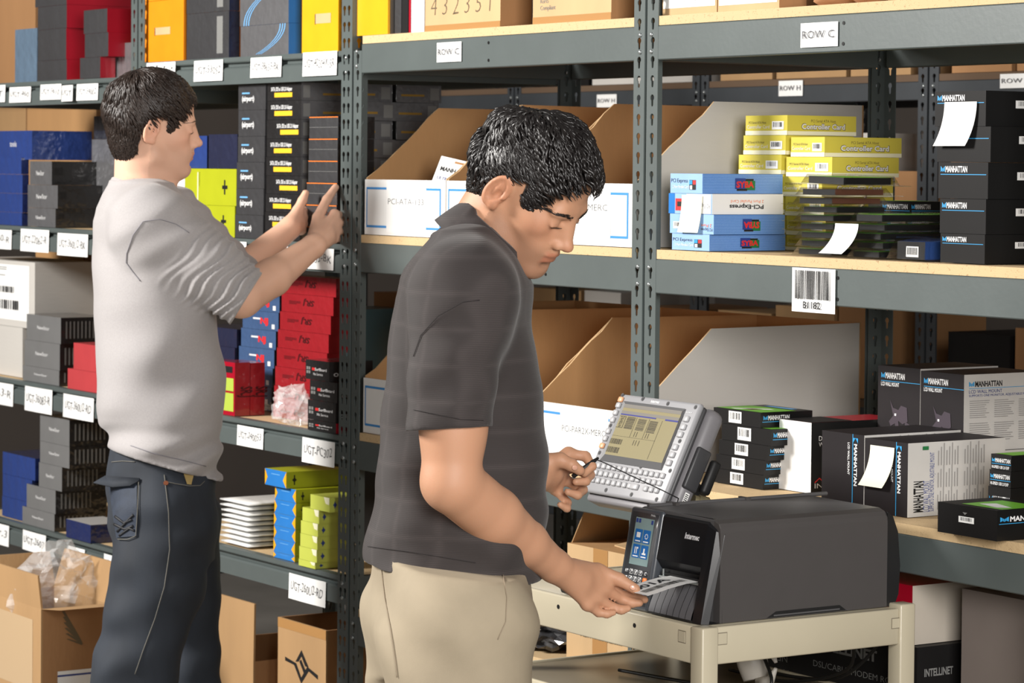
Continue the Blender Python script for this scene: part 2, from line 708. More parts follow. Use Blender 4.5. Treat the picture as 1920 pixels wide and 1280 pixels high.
NAVYINK = mat('navy_ink', S(40, 60, 130), 0.5)

ORD = ['bottom', 'second up', 'third up', 'fourth up', 'fifth up', 'sixth up', 'seventh up', 'eighth up', 'ninth up']


def mk(name, label, cat, dims, front, side=None, top=None, group=None, rz=0.0, bev=0.0012):
    x0, x1, y0, y1, z0, z1 = dims
    c = Vector(((x0 + x1) / 2, (y0 + y1) / 2, z0))
    mb = MB()
    side = side or front
    mb.box((x0, y0, z0), (x1, y1, z1), front, mats=[front, side, top or side, front, side, side])
    o = mb.build(name, None, c)
    # real carton edges: slightly rounded
    md = o.modifiers.new('edge', 'BEVEL')
    md.width = bev
    md.segments = 1
    o.rotation_euler = (0, 0, rz)
    tag(o, label, cat, group)
    return o


def vz(x, y, v):           # height whose picture row is v above (x, y)
    a = pix((x, y, 1.0))[1]
    z = 1.0
    for _ in range(3):
        b1, b2 = pix((x, y, z))[1], pix((x, y, z + 0.01))[1]
        z += 0.01 * (v - b1) / (b2 - b1)
    return z


def ux(u, y, z):           # x whose picture column is u at (y, z)
    x = 0.0
    for _ in range(6):
        b1, b2 = pix((x, y, z))[0], pix((x + 0.01, y, z))[0]
        x += 0.01 * (u - b1) / (b2 - b1)
    return x


def uy(u, x, z):
    y = 0.2
    for _ in range(8):
        b1, b2 = pix((x, y, z))[0], pix((x, y + 0.01, z))[0]
        y += 0.01 * (u - b1) / (b2 - b1)
    return y


def dims_of(u0, u1, u2, vt, z0, Y, dep=None, maxdep=0.6):
    x0, x1 = ux(u0, Y, z0), ux(u1, Y, z0)
    y1 = Y + dep if dep else min(uy(u2, x1, z0), Y + maxdep)
    return [x0, x1, Y, y1, z0, vz(x0, Y, vt)]


def stack(name, desc, where, cat, z0, Y, rows, mats, group=None, deco=None, dep=None, gap=0.0006, words=None):
    """rows from the bottom up: (u0, u1, u2, v_top)"""
    out = []
    n = len(rows)
    for i, r in enumerate(rows):
        d = dims_of(r[0], r[1], r[2], r[3], z0, Y + (r[4] if len(r) > 4 else 0), dep)
        w = (words[i] if words else ('topmost' if i == n - 1 else ORD[i]))
        lab = desc + (', ' + w + ' ' + where if n > 1 else ' ' + where)
        m = mats(i) if callable(mats) else mats
        o = mk(name, lab, cat, d, *m, group=group)
        if deco:
            deco(o, d, i)
        out.append((o, d))
        z0 = d[5] + gap
    return out


R1, R2, R3, R4 = Z1 + TB, Z2 + TB, Z3 + TB, Z4 + TB
L1, L2, L3, L4 = LZ1 + LT + 0.0015, LZ2 + LT + 0.0015, LZ3 + LT + 0.0015, LZ4 + LT + 0.0015
Q1, Q4 = MZ1 + LT + 0.0015, MZ4 + LT + 0.0015
RR = [z + 0.001 for z in (R1, R2, R3, R4)]
R1, R2, R3, R4 = RR

# ---------------------------------------------------------------- right bay, second shelf: blue and yellow card boxes


def deco_blue(o, d, i):
    P = Print(o, 'front', d)
    if i in (0, 3):
        P.text('PCI Express', 0.03, 0.55, 0.2, INK, maxw=0.52).text('2 Port Parallel Card', 0.08, 0.25, 0.16, YEL_W, maxw=0.5)
        P.rect(0.6, 0.18, 0.8, 0.68, INK).rect(0.6, 0.45, 0.69, 0.66, LOGO_BLUE).rect(0.71, 0.45, 0.8, 0.66, RED_INK).rect(0.62, 0.2, 0.69, 0.4, WHITE_INK)
    elif i == 2:
        P.rect(0.0, 0.0, 0.14, 1, BLUEY).rect(0.16, 0.15, 0.34, 0.75, RED_INK).rect(0.2, 0.35, 0.36, 0.6, INK)
        P.rect(0.42, 0.02, 0.98, 0.98, WHITE_PAPER).text('PCI Express', 0.66, 0.3, 0.2, INK, maxw=0.3, flip=True)
    else:
        P.barcode(0.08, 0.25, 0.3, 0.6).text('PCI Express', 0.72, 0.15, 0.16, INK, maxw=0.26, flip=True).text('2 Port', 0.72, 0.36, 0.16, ORANGE_INK, maxw=0.24, flip=True)
    P.done('front_print')
    P = Print(o, 'side', d)
    if i == 2:
        P.text('PCI-Express', 0.24, 0.27, 0.2, INK, bold=0.03, maxw=0.48, flip=True).text('2 Port Parallel Card', 0.26, 0.56, 0.15, ORANGE_INK, maxw=0.46, flip=True)
    else:
        f = i == 1
        for q in range(12):
            P.rect(0.0, 0.04 + q * 0.08, 1.0, 0.055 + q * 0.08, SYBA_F)
        P.rect(0.40, 0.24, 0.53, 0.78, NAVYINK).rect(0.53, 0.18, 0.65, 0.66, DKGREEN).rect(0.42, 0.14, 0.55, 0.24, INK).rect(0.53, 0.66, 0.63, 0.76, INK)
        P.text('SYBA', 0.415, 0.32, 0.3, RED_INK, bold=0.04, maxw=0.22, flip=f)
    P.done('side_print')


blue_rows = [(1260, 1330, 1472, 437), (1256, 1338, 1471, 400), (1254, 1335, 1468, 362), (1257, 1317, 1467, 325)]
BLUE = stack('card_box', 'blue expansion card carton', 'of the blue stack beside the post', 'box', R2, 0.012, blue_rows,
             lambda i: (SYBA_F, BOARD_W if i == 2 else SYBA), 'blue expansion card cartons', deco_blue)


def deco_yel(o, d, i):
    P = Print(o, 'front', d)
    P.rect(0, 0, 1, 0.22, YEL_W)
    P.text('PCI Serial ATA Host', 0.08, 0.58, 0.12, BROWN_INK, maxw=0.42).text('Controller Card', 0.04, 0.34, 0.17, WHITE_INK, maxw=0.54)
    P.barcode(0.64, 0.28, 0.92, 0.7, 10, seed=i)
    P.done('front_print')
    P = Print(o, 'side', d)
    P.rect(0, 0, 1, 0.2, YEL_W)
    P.text('PCI Serial ATA Host', 0.34, 0.66, 0.14, BROWN_INK, maxw=0.36)
    P.text('Controller Card', 0.2, 0.30, 0.29, BROWN_INK, bold=0.06, maxw=0.64).text('Controller Card', 0.207, 0.315, 0.26, WHITE_INK, bold=0.025, maxw=0.625)
    P.done('side_print')


YD = 0.22
dz = [0.0375] * 9
rowsL = [(1380, 1462, 1600, 434), (1382, 1463, 1600, 398), (1384, 1464, 1600, 362), (1384, 1465, 1600, 326), (1385, 1465, 1600, 290), (1394, 1473, 1600, 254), (1398, 1476, 1605, 217)]
rowsR = [(1474, 1545, 1672, 440), (1474, 1548, 1674, 404), (1472, 1545, 1674, 368), (1467, 1541, 1674, 331), (1474, 1560, 1685, 294), (1483, 1546, 1690, 257)]
for rws, wh in ((rowsL, 'of the left yellow column'), (rowsR, 'of the right yellow column')):
    stack('controller_card_box', 'yellow controller card carton', wh, 'box', R2, YD, rws, (YEL, YEL), 'yellow controller card cartons', deco_yel)


def note(name, label, P, W, H, curl, m=CREAM_NOTE, n=10, slant=0.0, twist=0.0, dirv=(1, 0, 0), nrm=(0, -1, 0), lines=None):
    """paper hanging from its top left corner P; curls away from the wall towards its lower edge"""
    P, a, nn = Vector(P), Vector(dirv), Vector(nrm)
    mb = MB()
    vs_, fs = [], []
    for j in range(n + 1):
        t = j / n
        c = curl * t * t
        for k in (0, 1):
            q = P + a * (W * k + slant * t * t) + nn * (0.0012 + c + twist * k * t * t) + Vector((0, 0, -H * t + 0.35 * abs(curl) * t ** 3))
            vs_.append(q)
    for j in range(n):
        fs.append((2 * j, 2 * j + 2, 2 * j + 3, 2 * j + 1))
    vs_ = [v + nn * 0.00025 for v in vs_] + [v - nn * 0.00025 for v in vs_]
    N = 2 * (n + 1)
    fs = fs + [tuple(N + i for i in reversed(f)) for f in fs]
    mb.add(vs_, fs, m, True)
    o = mb.build(name, None, P)
    tag(o, label, 'note', 'paper notes stuck on the boxes')
    return o


d = BLUE[2][1]
note('sticky_note', 'cream paper note hanging down over the blue card cartons', (ux(1281, d[2], d[5]), d[2] - 0.002, d[5] - 0.003), 0.066, 0.075, 0.006, slant=-0.006)

# ---------------------------------------------------------------- black MANHATTAN cartons


def deco_manh(o, d, i):
    P = Print(o, 'front', d)
    P.logo(0.05, 0.73, 0.54, 0.165).rect(0.05, 0.655, 0.97, 0.675, LOGO_BLUE)
    P.done('front_print')
    P = Print(o, 'side', d)
    P.barcode(0.3, 0.52, 0.62, 0.74, 16, seed=i)
    P.done('barcode_label')


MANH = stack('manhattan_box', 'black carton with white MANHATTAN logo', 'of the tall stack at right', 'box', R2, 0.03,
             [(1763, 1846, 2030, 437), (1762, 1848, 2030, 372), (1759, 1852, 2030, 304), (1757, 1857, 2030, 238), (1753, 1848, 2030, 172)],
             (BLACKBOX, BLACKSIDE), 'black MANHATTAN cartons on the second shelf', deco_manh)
d = MANH[4][1]
note('sticky_note', 'long white paper note hanging from the top black MANHATTAN carton', (ux(1774, d[2], d[5]), d[2] - 0.002, vz(d[0], d[2], 192)), 0.082, 0.080, 0.010, WHITE_PAPER, slant=-0.018)


def deco_small(o, d, i):
    P = Print(o, 'front', d)
    P.logo(0.35, 0.55, 0.6, 0.28).rect(0.3, 0.42, 1, 0.46, LOGO_BLUE).text('EXPRESSCARD/34', 0.4, 0.14, 0.16, WHITE_INK, maxw=0.5)
    P.done('front_print')
    P = Print(o, 'side', d)
    P.logo(0.03, 0.55, 0.42, 0.28).text('FIREWIRE 400 EXPRESSCARD/34', 0.04, 0.2, 0.16, WHITE_INK, maxw=0.6).rect(0.03, 0.42, 0.9, 0.46, LOGO_BLUE)
    P.done('side_print')
    P = Print(o, 'top', d)
    P.rect(0.1, 0.05, 0.8, 0.7, GREEN_INK)
    P.done('top_print')


stack('express_card_box', 'flat black MANHATTAN card carton', 'of the low stack behind the clamshells', 'box', R2, 0.23,
      [(1640, 1700, 1790, 465), (1640, 1705, 1790, 438), (1645, 1700, 1790, 408), (1628, 1706, 1790, 376)], (BLACKBOX, BLACKSIDE), 'flat black MANHATTAN card cartons', deco_small)

# ---------------------------------------------------------------- clamshell packs
CLEAR = mat('clear_plastic', (1.0, 1.0, 1.0), 0.04, spec=0.6, trans=1.0, alpha=0.36)
PACKB = mat('pack_insert_black', S(18, 18, 19), 0.4, coat=0.2)
PACKBR = mat('pack_insert_brown', S(82, 48, 32), 0.5)
PACKBL = mat('pack_insert_blue', S(38, 66, 120), 0.4)
RUBBER = mat('rubber_band', S(214, 190, 168), 0.6)


def clamshell(label, x0, y0, z0, w, dp, h, ins=PACKB, rot=(0, 0, 0), bar=False, taper=0.012):
    root = empty('clamshell_pack', (x0 + w / 2, y0 + dp / 2, z0), label, 'clamshell', 'clear clamshell packs on the second shelf')
    root.rotation_euler = rot
    mb = MB().box((-w / 2, -dp / 2, 0), (w / 2, dp / 2, 0.0012), CLEAR)
    mb.build('flange', root)
    a, bq = w / 2 - 0.014, dp / 2 - 0.016
    mb = MB()
    lo = [(-a, -bq, 0.0015), (a, -bq, 0.0015), (a, bq, 0.0015), (-a, bq, 0.0015)]
    k = taper
    hi = [(-a + k, -bq + k * 0.3, h), (a - k * 0.3, -bq + k * 0.3, h), (a - k * 0.3, bq - k, h), (-a + k, bq - k, h)]
    mb.add(lo + hi, [(0, 1, 5, 4), (1, 2, 6, 5), (2, 3, 7, 6), (3, 0, 4, 7), (4, 5, 6, 7)], CLEAR)
    mb.build('blister', root)
    mb = MB().box((-a + k + 0.003, -bq + 0.006, 0.002), (a - k, bq - k, h * 0.8), PACKB, mats=[PACKB, ins, GREEN_INK if ins is PACKB else ins, None, None, None])
    c = mb.build('insert', root)
    if bar:
        P = MB()
        P.box((-0.01, -bq + 0.0045, h * 0.15), (0.022, -bq + 0.0052, h * 0.6), WHITE_PAPER)
        for q in range(7):
            P.box((-0.007 + q * 0.004, -bq + 0.004, h * 0.25), (-0.005 + q * 0.004, -bq + 0.0044, h * 0.55), INK)
        P.build('barcode_label', root)
    return root


xa = ux(1466, 0.02, R2)
zc = R2
hts = [0.0158] * 6 + [0.0165, 0.0165, 0.019]
for i in range(9):
    tilt = 0.0
    w_ = 0.15
    if i == 8:
        clamshell('clear clamshell pack, topmost and tilted of the left clamshell pile', xa + 0.008, 0.03, zc + 0.004, w_, 0.17, 0.019, PACKB, rot=(0.0, 0.03, 0.06))
    else:
        clamshell('clear clamshell pack, %s of the left clamshell pile' % ORD[i], xa + 0.004 * (i % 3), 0.016 + 0.004 * (i % 2), zc, w_, 0.165, hts[i] - 0.001,
                  PACKBR if i in (6, 7) else PACKB)
    zc += hts[i]
xb = ux(1555, 0.0, R2)
zc = R2
for i in range(5):
    clamshell('clear clamshell pack, %s of the right clamshell pile' % (ORD[i] if i < 4 else 'topmost'), xb + 0.005 * (i % 2) + 0.006 * i * 0.3, 0.012 + 0.003 * (i % 2), zc, 0.125, 0.2, 0.0152 if i < 4 else 0.017, PACKB)
    zc += 0.0164
xc = ux(1630, -0.0, R2)
clamshell('clear clamshell pack with blue insert and barcode at the shelf edge', xc, 0.012, R2, 0.145, 0.15, 0.042, PACKBL, bar=True, taper=0.02)
note('sticky_note', 'white paper note leaning on the clamshell piles', (ux(1564, 0.005, R2), 0.008, vz(0.7, 0.0, 421)), 0.065, 0.057, 0.004, WHITE_PAPER, slant=-0.042)
for (uu, v0_, v1_, lab, yy) in ((1618, 366, 411, 'beige rubber band around the left clamshell pile', 0.19), (1690, 412, 458, 'beige rubber band around the right clamshell pile', 0.215)):
    mb = MB()
    pts = []
    p0 = PY(uu - 46, v0_ - 2 if uu < 1650 else 409, yy - 0.02)
    p1, p2 = PY(uu + 4, v0_, yy - 0.004), PY(uu - 4, v1_, yy - 0.002)
    for k in range(9):
        t = k / 8
        pts.append(p1.lerp(p2, t) + Vector((0.004 * sin(t * 9), 0, 0)))
    mb.tube(pts, [0.0035 - 0.0012 * abs(sin(k * 1.3)) for k in range(9)], RUBBER, 6)
    if uu > 1650:
        mb.tube([PY(1636, 412, 0.1), PY(1655, 409, 0.14), PY(1675, 411, 0.19), p1], 0.003, RUBBER, 6)
    o = mb.build('rubber_band', None, p1)
    tag(o, lab, 'rubber band', 'rubber bands around clamshells')

# ---------------------------------------------------------------- right bay, third shelf


def deco_flat(o, d, i):
    P = Print(o, 'front', d)
    P.barcode(0.33, 0.12, 0.6, 0.9, 10, seed=i + 3)
    P.done('barcode_label')
    P = Print(o, 'side', d)
    P.logo(0.05, 0.5, 0.5, 0.3).rect(0.03, 0.36, 0.9, 0.4, LOGO_BLUE)
    P.done('side_print')
    P = Print(o, 'top', d)
    P.rect(0.02, 0.03, 0.98, 0.7, GREEN_INK).poly([(0.2, 0.15), (0.35, 0.1), (0.75, 0.5), (0.6, 0.55)], WHITE_INK).poly([(0.4, 0.18), (0.6, 0.2), (0.62, 0.4), (0.45, 0.35)], PACKBR)
    P.rect(0.2, 0.78, 0.8, 0.9, SKYINK)
    P.done('top_print')


stack('adapter_box', 'flat black carton with white barcode sticker', 'of the five beside the grey bin', 'box', R3, 0.10,
      [(1340, 1430, 1515, 877), (1343, 1433, 1515, 850), (1348, 1440, 1520, 823), (1353, 1446, 1525, 793), (1338, 1426, 1523, 763)], (BLACKBOX, BLACKSIDE), 'flat black barcode cartons', deco_flat)
d = dims_of(1460, 1520, 1690, 785, R3, 0.14, maxdep=0.3)
o = mk('tall_white_box', 'tall carton with plain white front and black-red side', 'box', d, BOARD_W, BLACKSIDE, REDM)
P = Print(o, 'side', d).text('D', 0.08, 0.74, 0.07, WHITE_INK).text('W', 0.08, 0.66, 0.06, WHITE_INK).text('INTELLINET', 0.04, 0.07, 0.07, WHITE_INK, maxw=0.5).poly([(0.04, 0.14), (0.09, 0.2), (0.14, 0.14), (0.14, 0.16), (0.09, 0.22), (0.04, 0.16)], RED_INK)
P.done('side_print')
P = Print(o, 'top', d).rect(0, 0.0, 1, 0.45, INK)
P.done('top_print')
LCDB = gl('lcd_box_black', (34, 30, 32), 0.55, 0.0, spec=0.2)
LCDW = gl('lcd_box_white', (196, 194, 190), 0.5, 0.1)
MOUNT = mat('mount_print', S(72, 64, 72), 0.5, spec=0.2)


def small_print(P, rot):
    """the text side of the wall-mount carton; rot = lying on its side"""
    if not rot:
        P.logo(0.06, 0.84, 0.42, 0.07, INK).rect(0.06, 0.815, 0.97, 0.822, LOGO_BLUE).text('LCD WALL MOUNT', 0.06, 0.755, 0.045, NAVYINK, maxw=0.42)
        P.text('SUPPORTS ONE MONITOR, ADJUSTABLE MOUNT', 0.06, 0.71, 0.03, NAVYINK, maxw=0.82)
        for k in range(3):
            P.lines(0.07 + k * 0.31, 0.42, 0.34 + k * 0.31, 0.66, 9, FINE_INK, k, 0.35).lines(0.07 + k * 0.31, 0.12, 0.34 + k * 0.31, 0.37, 9, FINE_INK, k + 5, 0.35)
        P.rect(0.9, 0.86, 0.96, 0.92, DKGREEN)
    else:
        for (s, u, h, w, m) in (('MANHATTAN', 0.06, 0.06, 0.42, INK), ('LCD WALL MOUNT', 0.155, 0.04, 0.42, NAVYINK), ('SUPPORTS ONE MONITOR, ADJUSTABLE MOUNT', 0.22, 0.028, 0.8, NAVYINK)):
            vs_, fs, wd = text_geo(s, 0.03 if u < 0.1 else 0.0)
            P.k += 1
            sc = w * P.H / wd
            P.mb.add([P.p3(u * P.W + (1 - b) * h * P.W * 1.6, 0.06 * P.H + a * sc, P.k * 0.00004) for a, b in vs_], [tuple(reversed(f)) for f in fs], m)
        for k in range(3):
            for q in range(2):
                for j in range(8):
                    P.rect(0.3 + q * 0.27 + j * 0.028, 0.08 + k * 0.3, 0.3 + q * 0.27 + j * 0.028 + 0.010, 0.08 + k * 0.3 + 0.2 + 0.05 * ((j * 7) % 3), FINE_INK)
        P.rect(0.14, 0.9, 0.2, 0.95, DKGREEN)


def mount_pic(P, sc=1.0):
    P.poly([(0.3, 0.56), (0.38, 0.46), (0.5, 0.44), (0.56, 0.5), (0.7, 0.48), (0.72, 0.3), (0.6, 0.26), (0.5, 0.3), (0.52, 0.18), (0.46, 0.14), (0.42, 0.26), (0.32, 0.22), (0.28, 0.28), (0.38, 0.36)], MOUNT)
    P.poly([(0.66, 0.3), (0.9, 0.22), (0.9, 0.06), (0.66, 0.12)], MOUNT).rect(0.41, 0.36, 0.45, 0.39, WHITE_INK)


def lcd_up(o, d, i, pic=True):
    P = Print(o, 'front', d)
    P.logo(0.08, 0.84, 0.56, 0.075).rect(0.08, 0.8, 1, 0.808, LOGO_BLUE).text('LCD WALL MOUNT', 0.08, 0.74, 0.05, WHITE_INK, bold=0.02, maxw=0.43)
    mount_pic(P)
    P.done('front_print')
    P = Print(o, 'side', d)
    small_print(P, False)
    P.done('side_print')


def lcd_side(o, d, i):
    P = Print(o, 'front', d)
    P.rect(0.73, 0, 0.745, 1, LOGO_BLUE).text('MANHATTAN', 0.77, 0.87, 0.06, WHITE_INK, bold=0.035, maxw=0.56, vert=True).text('LCD WALL MOUNT', 0.62, 0.88, 0.04, WHITE_INK, bold=0.02, maxw=0.43, vert=True)
    for q in ([(0.74, 0.88), (0.8, 0.95), (0.74, 0.95)], [(0.86, 0.88), (0.8, 0.95), (0.86, 0.95)]):
        P.poly(q, LOGO_BLUE)
    P.done('front_print')
    P = Print(o, 'side', d)
    small_print(P, True)
    P.done('side_print')


Yl = 0.055
d1 = dims_of(1540, 1619, 1700, 806, R3, Yl, dep=0.235)
d2 = dims_of(1620.5, 1701, 1806, 818, R3, Yl, dep=0.235)
d2[5] = d1[5] - 0.004
oA = mk('wall_mount_box', 'black LCD wall mount carton on its side, next to the white-fronted box', 'box', d1, LCDB, LCDW, LCDB, 'LCD wall mount cartons')
lcd_side(oA, d1, 0)
oB = mk('wall_mount_box', 'black LCD wall mount carton on its side, bearing the cream note', 'box', d2, LCDB, LCDW, LCDB, 'LCD wall mount cartons')
lcd_side(oB, d2, 1)
note('sticky_note', 'cream paper note stuck on the lying LCD wall mount carton', (ux(1634, Yl, d2[5]), Yl - 0.001, vz(d2[0], Yl, 832)), 0.066, 0.078, 0.010, slant=-0.022)
# the standing cartons behind, two on top of two
Yu = Yl + 0.235 + 0.01
dl1 = dims_of(1640, 1722, 1806, 835, R3, Yu, dep=0.2)
dl2 = dims_of(1724, 1806, 1930, 838, R3, Yu, dep=0.2)
zt = max(dl1[5], dl2[5])
dl1[5] = dl2[5] = zt
for dd, w in ((dl1, 'under the left standing one'), (dl2, 'right one with white text side')):
    o = mk('wall_mount_box', 'LCD wall mount carton, lower back row, ' + w, 'box', dd, LCDB, LCDW, LCDB, 'LCD wall mount cartons')
    lcd_up(o, dd, 0)
du1 = dims_of(1645, 1724, 1806, 684, zt + 0.001, Yu, dep=0.2)
du2 = dims_of(1725, 1806, 1930, 690, zt + 0.001, Yu, dep=0.2)
du2[5] = du1[5] - 0.003
for dd, w in ((du1, 'left of the two upper ones'), (du2, 'right of the two upper ones')):
    o = mk('wall_mount_box', 'upright black LCD wall mount carton, ' + w, 'box', dd, LCDB, LCDW, LCDB, 'LCD wall mount cartons')
    lcd_up(o, dd, 0)


def deco_usb(o, d, i):
    P = Print(o, 'front', d)
    P.logo(0.06, 0.5, 0.9, 0.26).rect(0.05, 0.38, 1, 0.42, LOGO_BLUE).text('HI-SPEED USB 2.0 EXP', 0.06, 0.1, 0.18, WHITE_INK, bold=0.02, maxw=0.85)
    P.done('front_print')
    P = Print(o, 'top', d).rect(0.1, 0.05, 0.95, 0.8, GREEN_INK)
    P.done('top_print')


stack('usb_card_box', 'small black MANHATTAN USB card carton', 'of three at the right edge', 'box', R3, 0.115,
      [(1852, 1894, 2000, 910), (1855, 1895, 2000, 879), (1858, 1896, 2000, 850)], (BLACKBOX, BLACKSIDE), 'small black USB card cartons', deco_usb)
d = dims_of(1758, 1869, 2050, 940, R3, -0.028, maxdep=0.135)
o = mk('adapter_box', 'black barcode carton jutting over the shelf edge at right', 'box', d, BLACKBOX, BLACKSIDE, BLACKBOX)
P = Print(o, 'front', d).barcode(0.36, 0.44, 0.62, 0.64, 12).poly([(0.43, 0.78), (0.51, 0.78), (0.47, 0.7)], GREY_INK)
P.done('barcode_label')
P = Print(o, 'side', d).logo(0.05, 0.62, 0.9, 0.16).rect(0.03, 0.54, 1, 0.56, LOGO_BLUE)
P.done('side_print')
P = Print(o, 'top', d).rect(0.3, 0.1, 0.98, 0.8, GREEN_INK).poly([(0.4, 0.3), (0.8, 0.2), (0.9, 0.35), (0.5, 0.5)], WHITE_INK)
P.done('top_print')
d = dims_of(1755, 1960, 2100, 590, R3, 0.56, dep=0.06)
d = [0.8, 1.12, 0.5, 0.6, R3, vz(0.8, 0.5, 595)]
o = mk('grey_carton', 'large plain grey carton at the back of the third shelf', 'carton', d, BOARD_G, BOARD_G)
mb = MB().box((d[0] - 0.006, d[2] - 0.006, d[5] - 0.055), (d[1] + 0.006, d[3] + 0.004, d[5] + 0.003), BOARD_G)
lo = mb.build('lid', o, None)
lo.location = -Vector(o.location)

# ---------------------------------------------------------------- right bay, fourth shelf
d = dims_of(1545, 1702, 1802, 1205, R4, 0.02, dep=0.26)
d = [0.36, 0.62, 0.05, 0.3, R4, vz(0.62, 0.05, 1216)]


def deco_intel(o, d, i):
    P = Print(o, 'front', d)
    P.text('INTELLINET', 0.2, 0.78, 0.1, GREY_INK, bold=0.04, maxw=0.5).text('DSL/CABLE MODEM ROUTER', 0.2, 0.6, 0.06, GREY_INK, maxw=0.75).poly([(0.12, 0.82), (0.15, 0.78), (0.19, 0.88), (0.17, 0.86), (0.15, 0.83)], RED_INK)
    P.done('front_print')
    P = Print(o, 'side', d)
    P.text('INTELLINET', 0.1, 0.72, 0.07, GREY_INK, bold=0.03, maxw=0.4).lines(0.08, 0.3, 0.4, 0.6, 6, GREY_INK).lines(0.5, 0.3, 0.8, 0.55, 5, GREY_INK)
    P.done('side_print')


x1r = ux(1720, 0.03, R4 + 0.2)
d = [x1r - 0.36, x1r, 0.03, 0.2, R4, vz(x1r, 0.03, 1214)]
o = mk('router_box', 'dark INTELLINET modem router carton under the white box', 'box', d, BLACKBOX, BLACKBOX, BLACKBOX)
deco_intel(o, d, 0)
d2 = [d[0] - 0.3, d[0] - 0.006, 0.05, 0.25, R4, d[5] - 0.02]
o = mk('router_box', 'dark router carton with upside-down NETWORK print behind the scanner', 'box', d2, BLACKBOX, BLACKBOX, BLACKBOX)
P = Print(o, 'front', d2).text('NETWORK', 0.5, 0.6, 0.08, GREY_INK, maxw=0.42, flip=True).text('IT', 0.86, 0.4, 0.12, GREY_INK, flip=True)
P.done('front_print')
d3 = [x1r - 0.16, x1r - 0.02, 0.035, 0.24, d[5] + 0.001, vz(x1r, 0.035, 1101)]
o = mk('red_white_box', 'white-sided box with red front on the router carton', 'box', d3, REDM, mat('offwhite_box', S(180, 171, 158), 0.7, var=0.06), REDM)
xg = ux(1812, 0.2, R4)
d = [x1r + 0.06, 1.12, 0.08, 0.5, R4, R4 + 0.30]
o = mk('striped_carton', 'large taupe carton with blue stripes on the lowest visible shelf at right', 'carton', d, mat('shaded_grey_board', S(116, 106, 100), 0.8, var=0.05), mat('shaded_grey_board', S(116, 106, 100)))  # grey board coloured darker to stand for the shadow over it
P = Print(o, 'front', d)
for k in range(8):
    P.rect(0, 0.02 + k * 0.04, 1, 0.035 + k * 0.04, NAVYINK)
P.done('stripes')

# ---------------------------------------------------------------- sloping bins of the middle bay
xs = [-1.124, -0.764, -0.404, -0.044]


def bin_(label, x0, x1, z, text, gray_right, mirror_text=None):
    x0 += 0.0015
    x1 -= 0.0015
    y0, y1 = 0.008, 0.605
    hf, hb, t = 0.128, 0.297, 0.004
    root = empty('cardboard_bin', ((x0 + x1) / 2, (y0 + y1) / 2, z), label, 'bin', 'sloping cardboard bins')
    O = Vector(root.location)

    def put(mb, name):
        o = mb.build(name, root)
        o.location = -O
        return o
    put(MB().box((x0, y0, z), (x1, y0 + t, z + hf), BOARD_W, mats=[BOARD_W, KRAFT_L, KRAFT_L, KRAFT_IN, KRAFT_L, KRAFT_L]), 'front_panel')
    rnd = random.Random(int(x0 * 1000) + int(z * 77))
    for s in (0, 1):
        xa_ = x0 if s == 0 else x1 - t
        top = [(y0 + t, hf + 0.004)]
        for k in range(1, 8):
            tt = k / 7
            top.append((y0 + t + 0.195 * tt, hf + (hb - hf) * tt + rnd.uniform(-0.004, 0.004)))
        poly = [(y0 + t, 0), (y1 - t, 0), (y1 - t, hb)] + [q for q in reversed(top)]
        inner, outer = KRAFT_IN, (BOARD_G if gray_right else KRAFT_IN)
        mb = MB()
        n = len(poly)
        A = [(xa_, y, z + h) for y, h in poly]
        B = [(xa_ + t, y, z + h) for y, h in poly]
        mb.add(A, [tuple(range(n - 1, -1, -1))], inner if s == 1 else KRAFT_IN)
        mb.add(B, [tuple(range(n))], outer if s == 1 else inner)
        mb.add(A + B, [(i, (i + 1) % n, n + (i + 1) % n, n + i) for i in range(n)], KRAFT_L)
        put(mb, 'side_panel')
    put(MB().box((x0, y1 - t, z), (x1, y1, z + hb), KRAFT_IN), 'back_panel')
    put(MB().box((x0 + t, y0 + t, z), (x1 - t, y1 - t, z + t), KRAFT_IN), 'base_panel')
    dd = (x0, x1, y0, y1, z, z + hf)
    P = Print(root, 'front', dd)
    for (a, b_) in ((0.03, 0.34), (0.7, 0.93)):
        P.rect(a, 0.82, b_, 0.86, STRIPE_B).rect(a, 0.13, b_, 0.17, STRIPE_B)
    P.rect(0.93, 0.13, 0.945, 0.86, STRIPE_B).rect(0.025, 0.13, 0.035, 0.86, STRIPE_B)
    P.rect(0.28, 0.05, 0.77, 0.98, WHITE_PAPER)
    if text:
        P.text(text, 0.3, 0.56, 0.105, INK, bold=-0.01, maxw=0.44)
    P.done('front_print')
    return root


bin_('white-fronted cardboard bin marked PCI-ATA-133 beside the left post', xs[0], xs[1], R2, 'PCI-ATA-133', False)
bin_('white-fronted cardboard bin on the second shelf behind the neck of the man in the polo', xs[1], xs[2], R2, '', False)
bin_('white-fronted cardboard bin with grey side, behind the face of the man in the polo', xs[2], xs[3], R2, 'PCI-2S-MERC', True)
bin_('white-fronted cardboard bin on the third shelf beside the left post', xs[0], xs[1], R3, '', False)
bin_('brown-sided cardboard bin on the third shelf behind the dark polo shirt', xs[1], xs[2], R3, '', False)
bin_('white-fronted cardboard bin marked PCI-PAR2X-ME behind the terminal', xs[2], xs[3], R3, 'PCI-PAR2X-MERC', True)

# packs standing in the PCI-ATA-133 bin


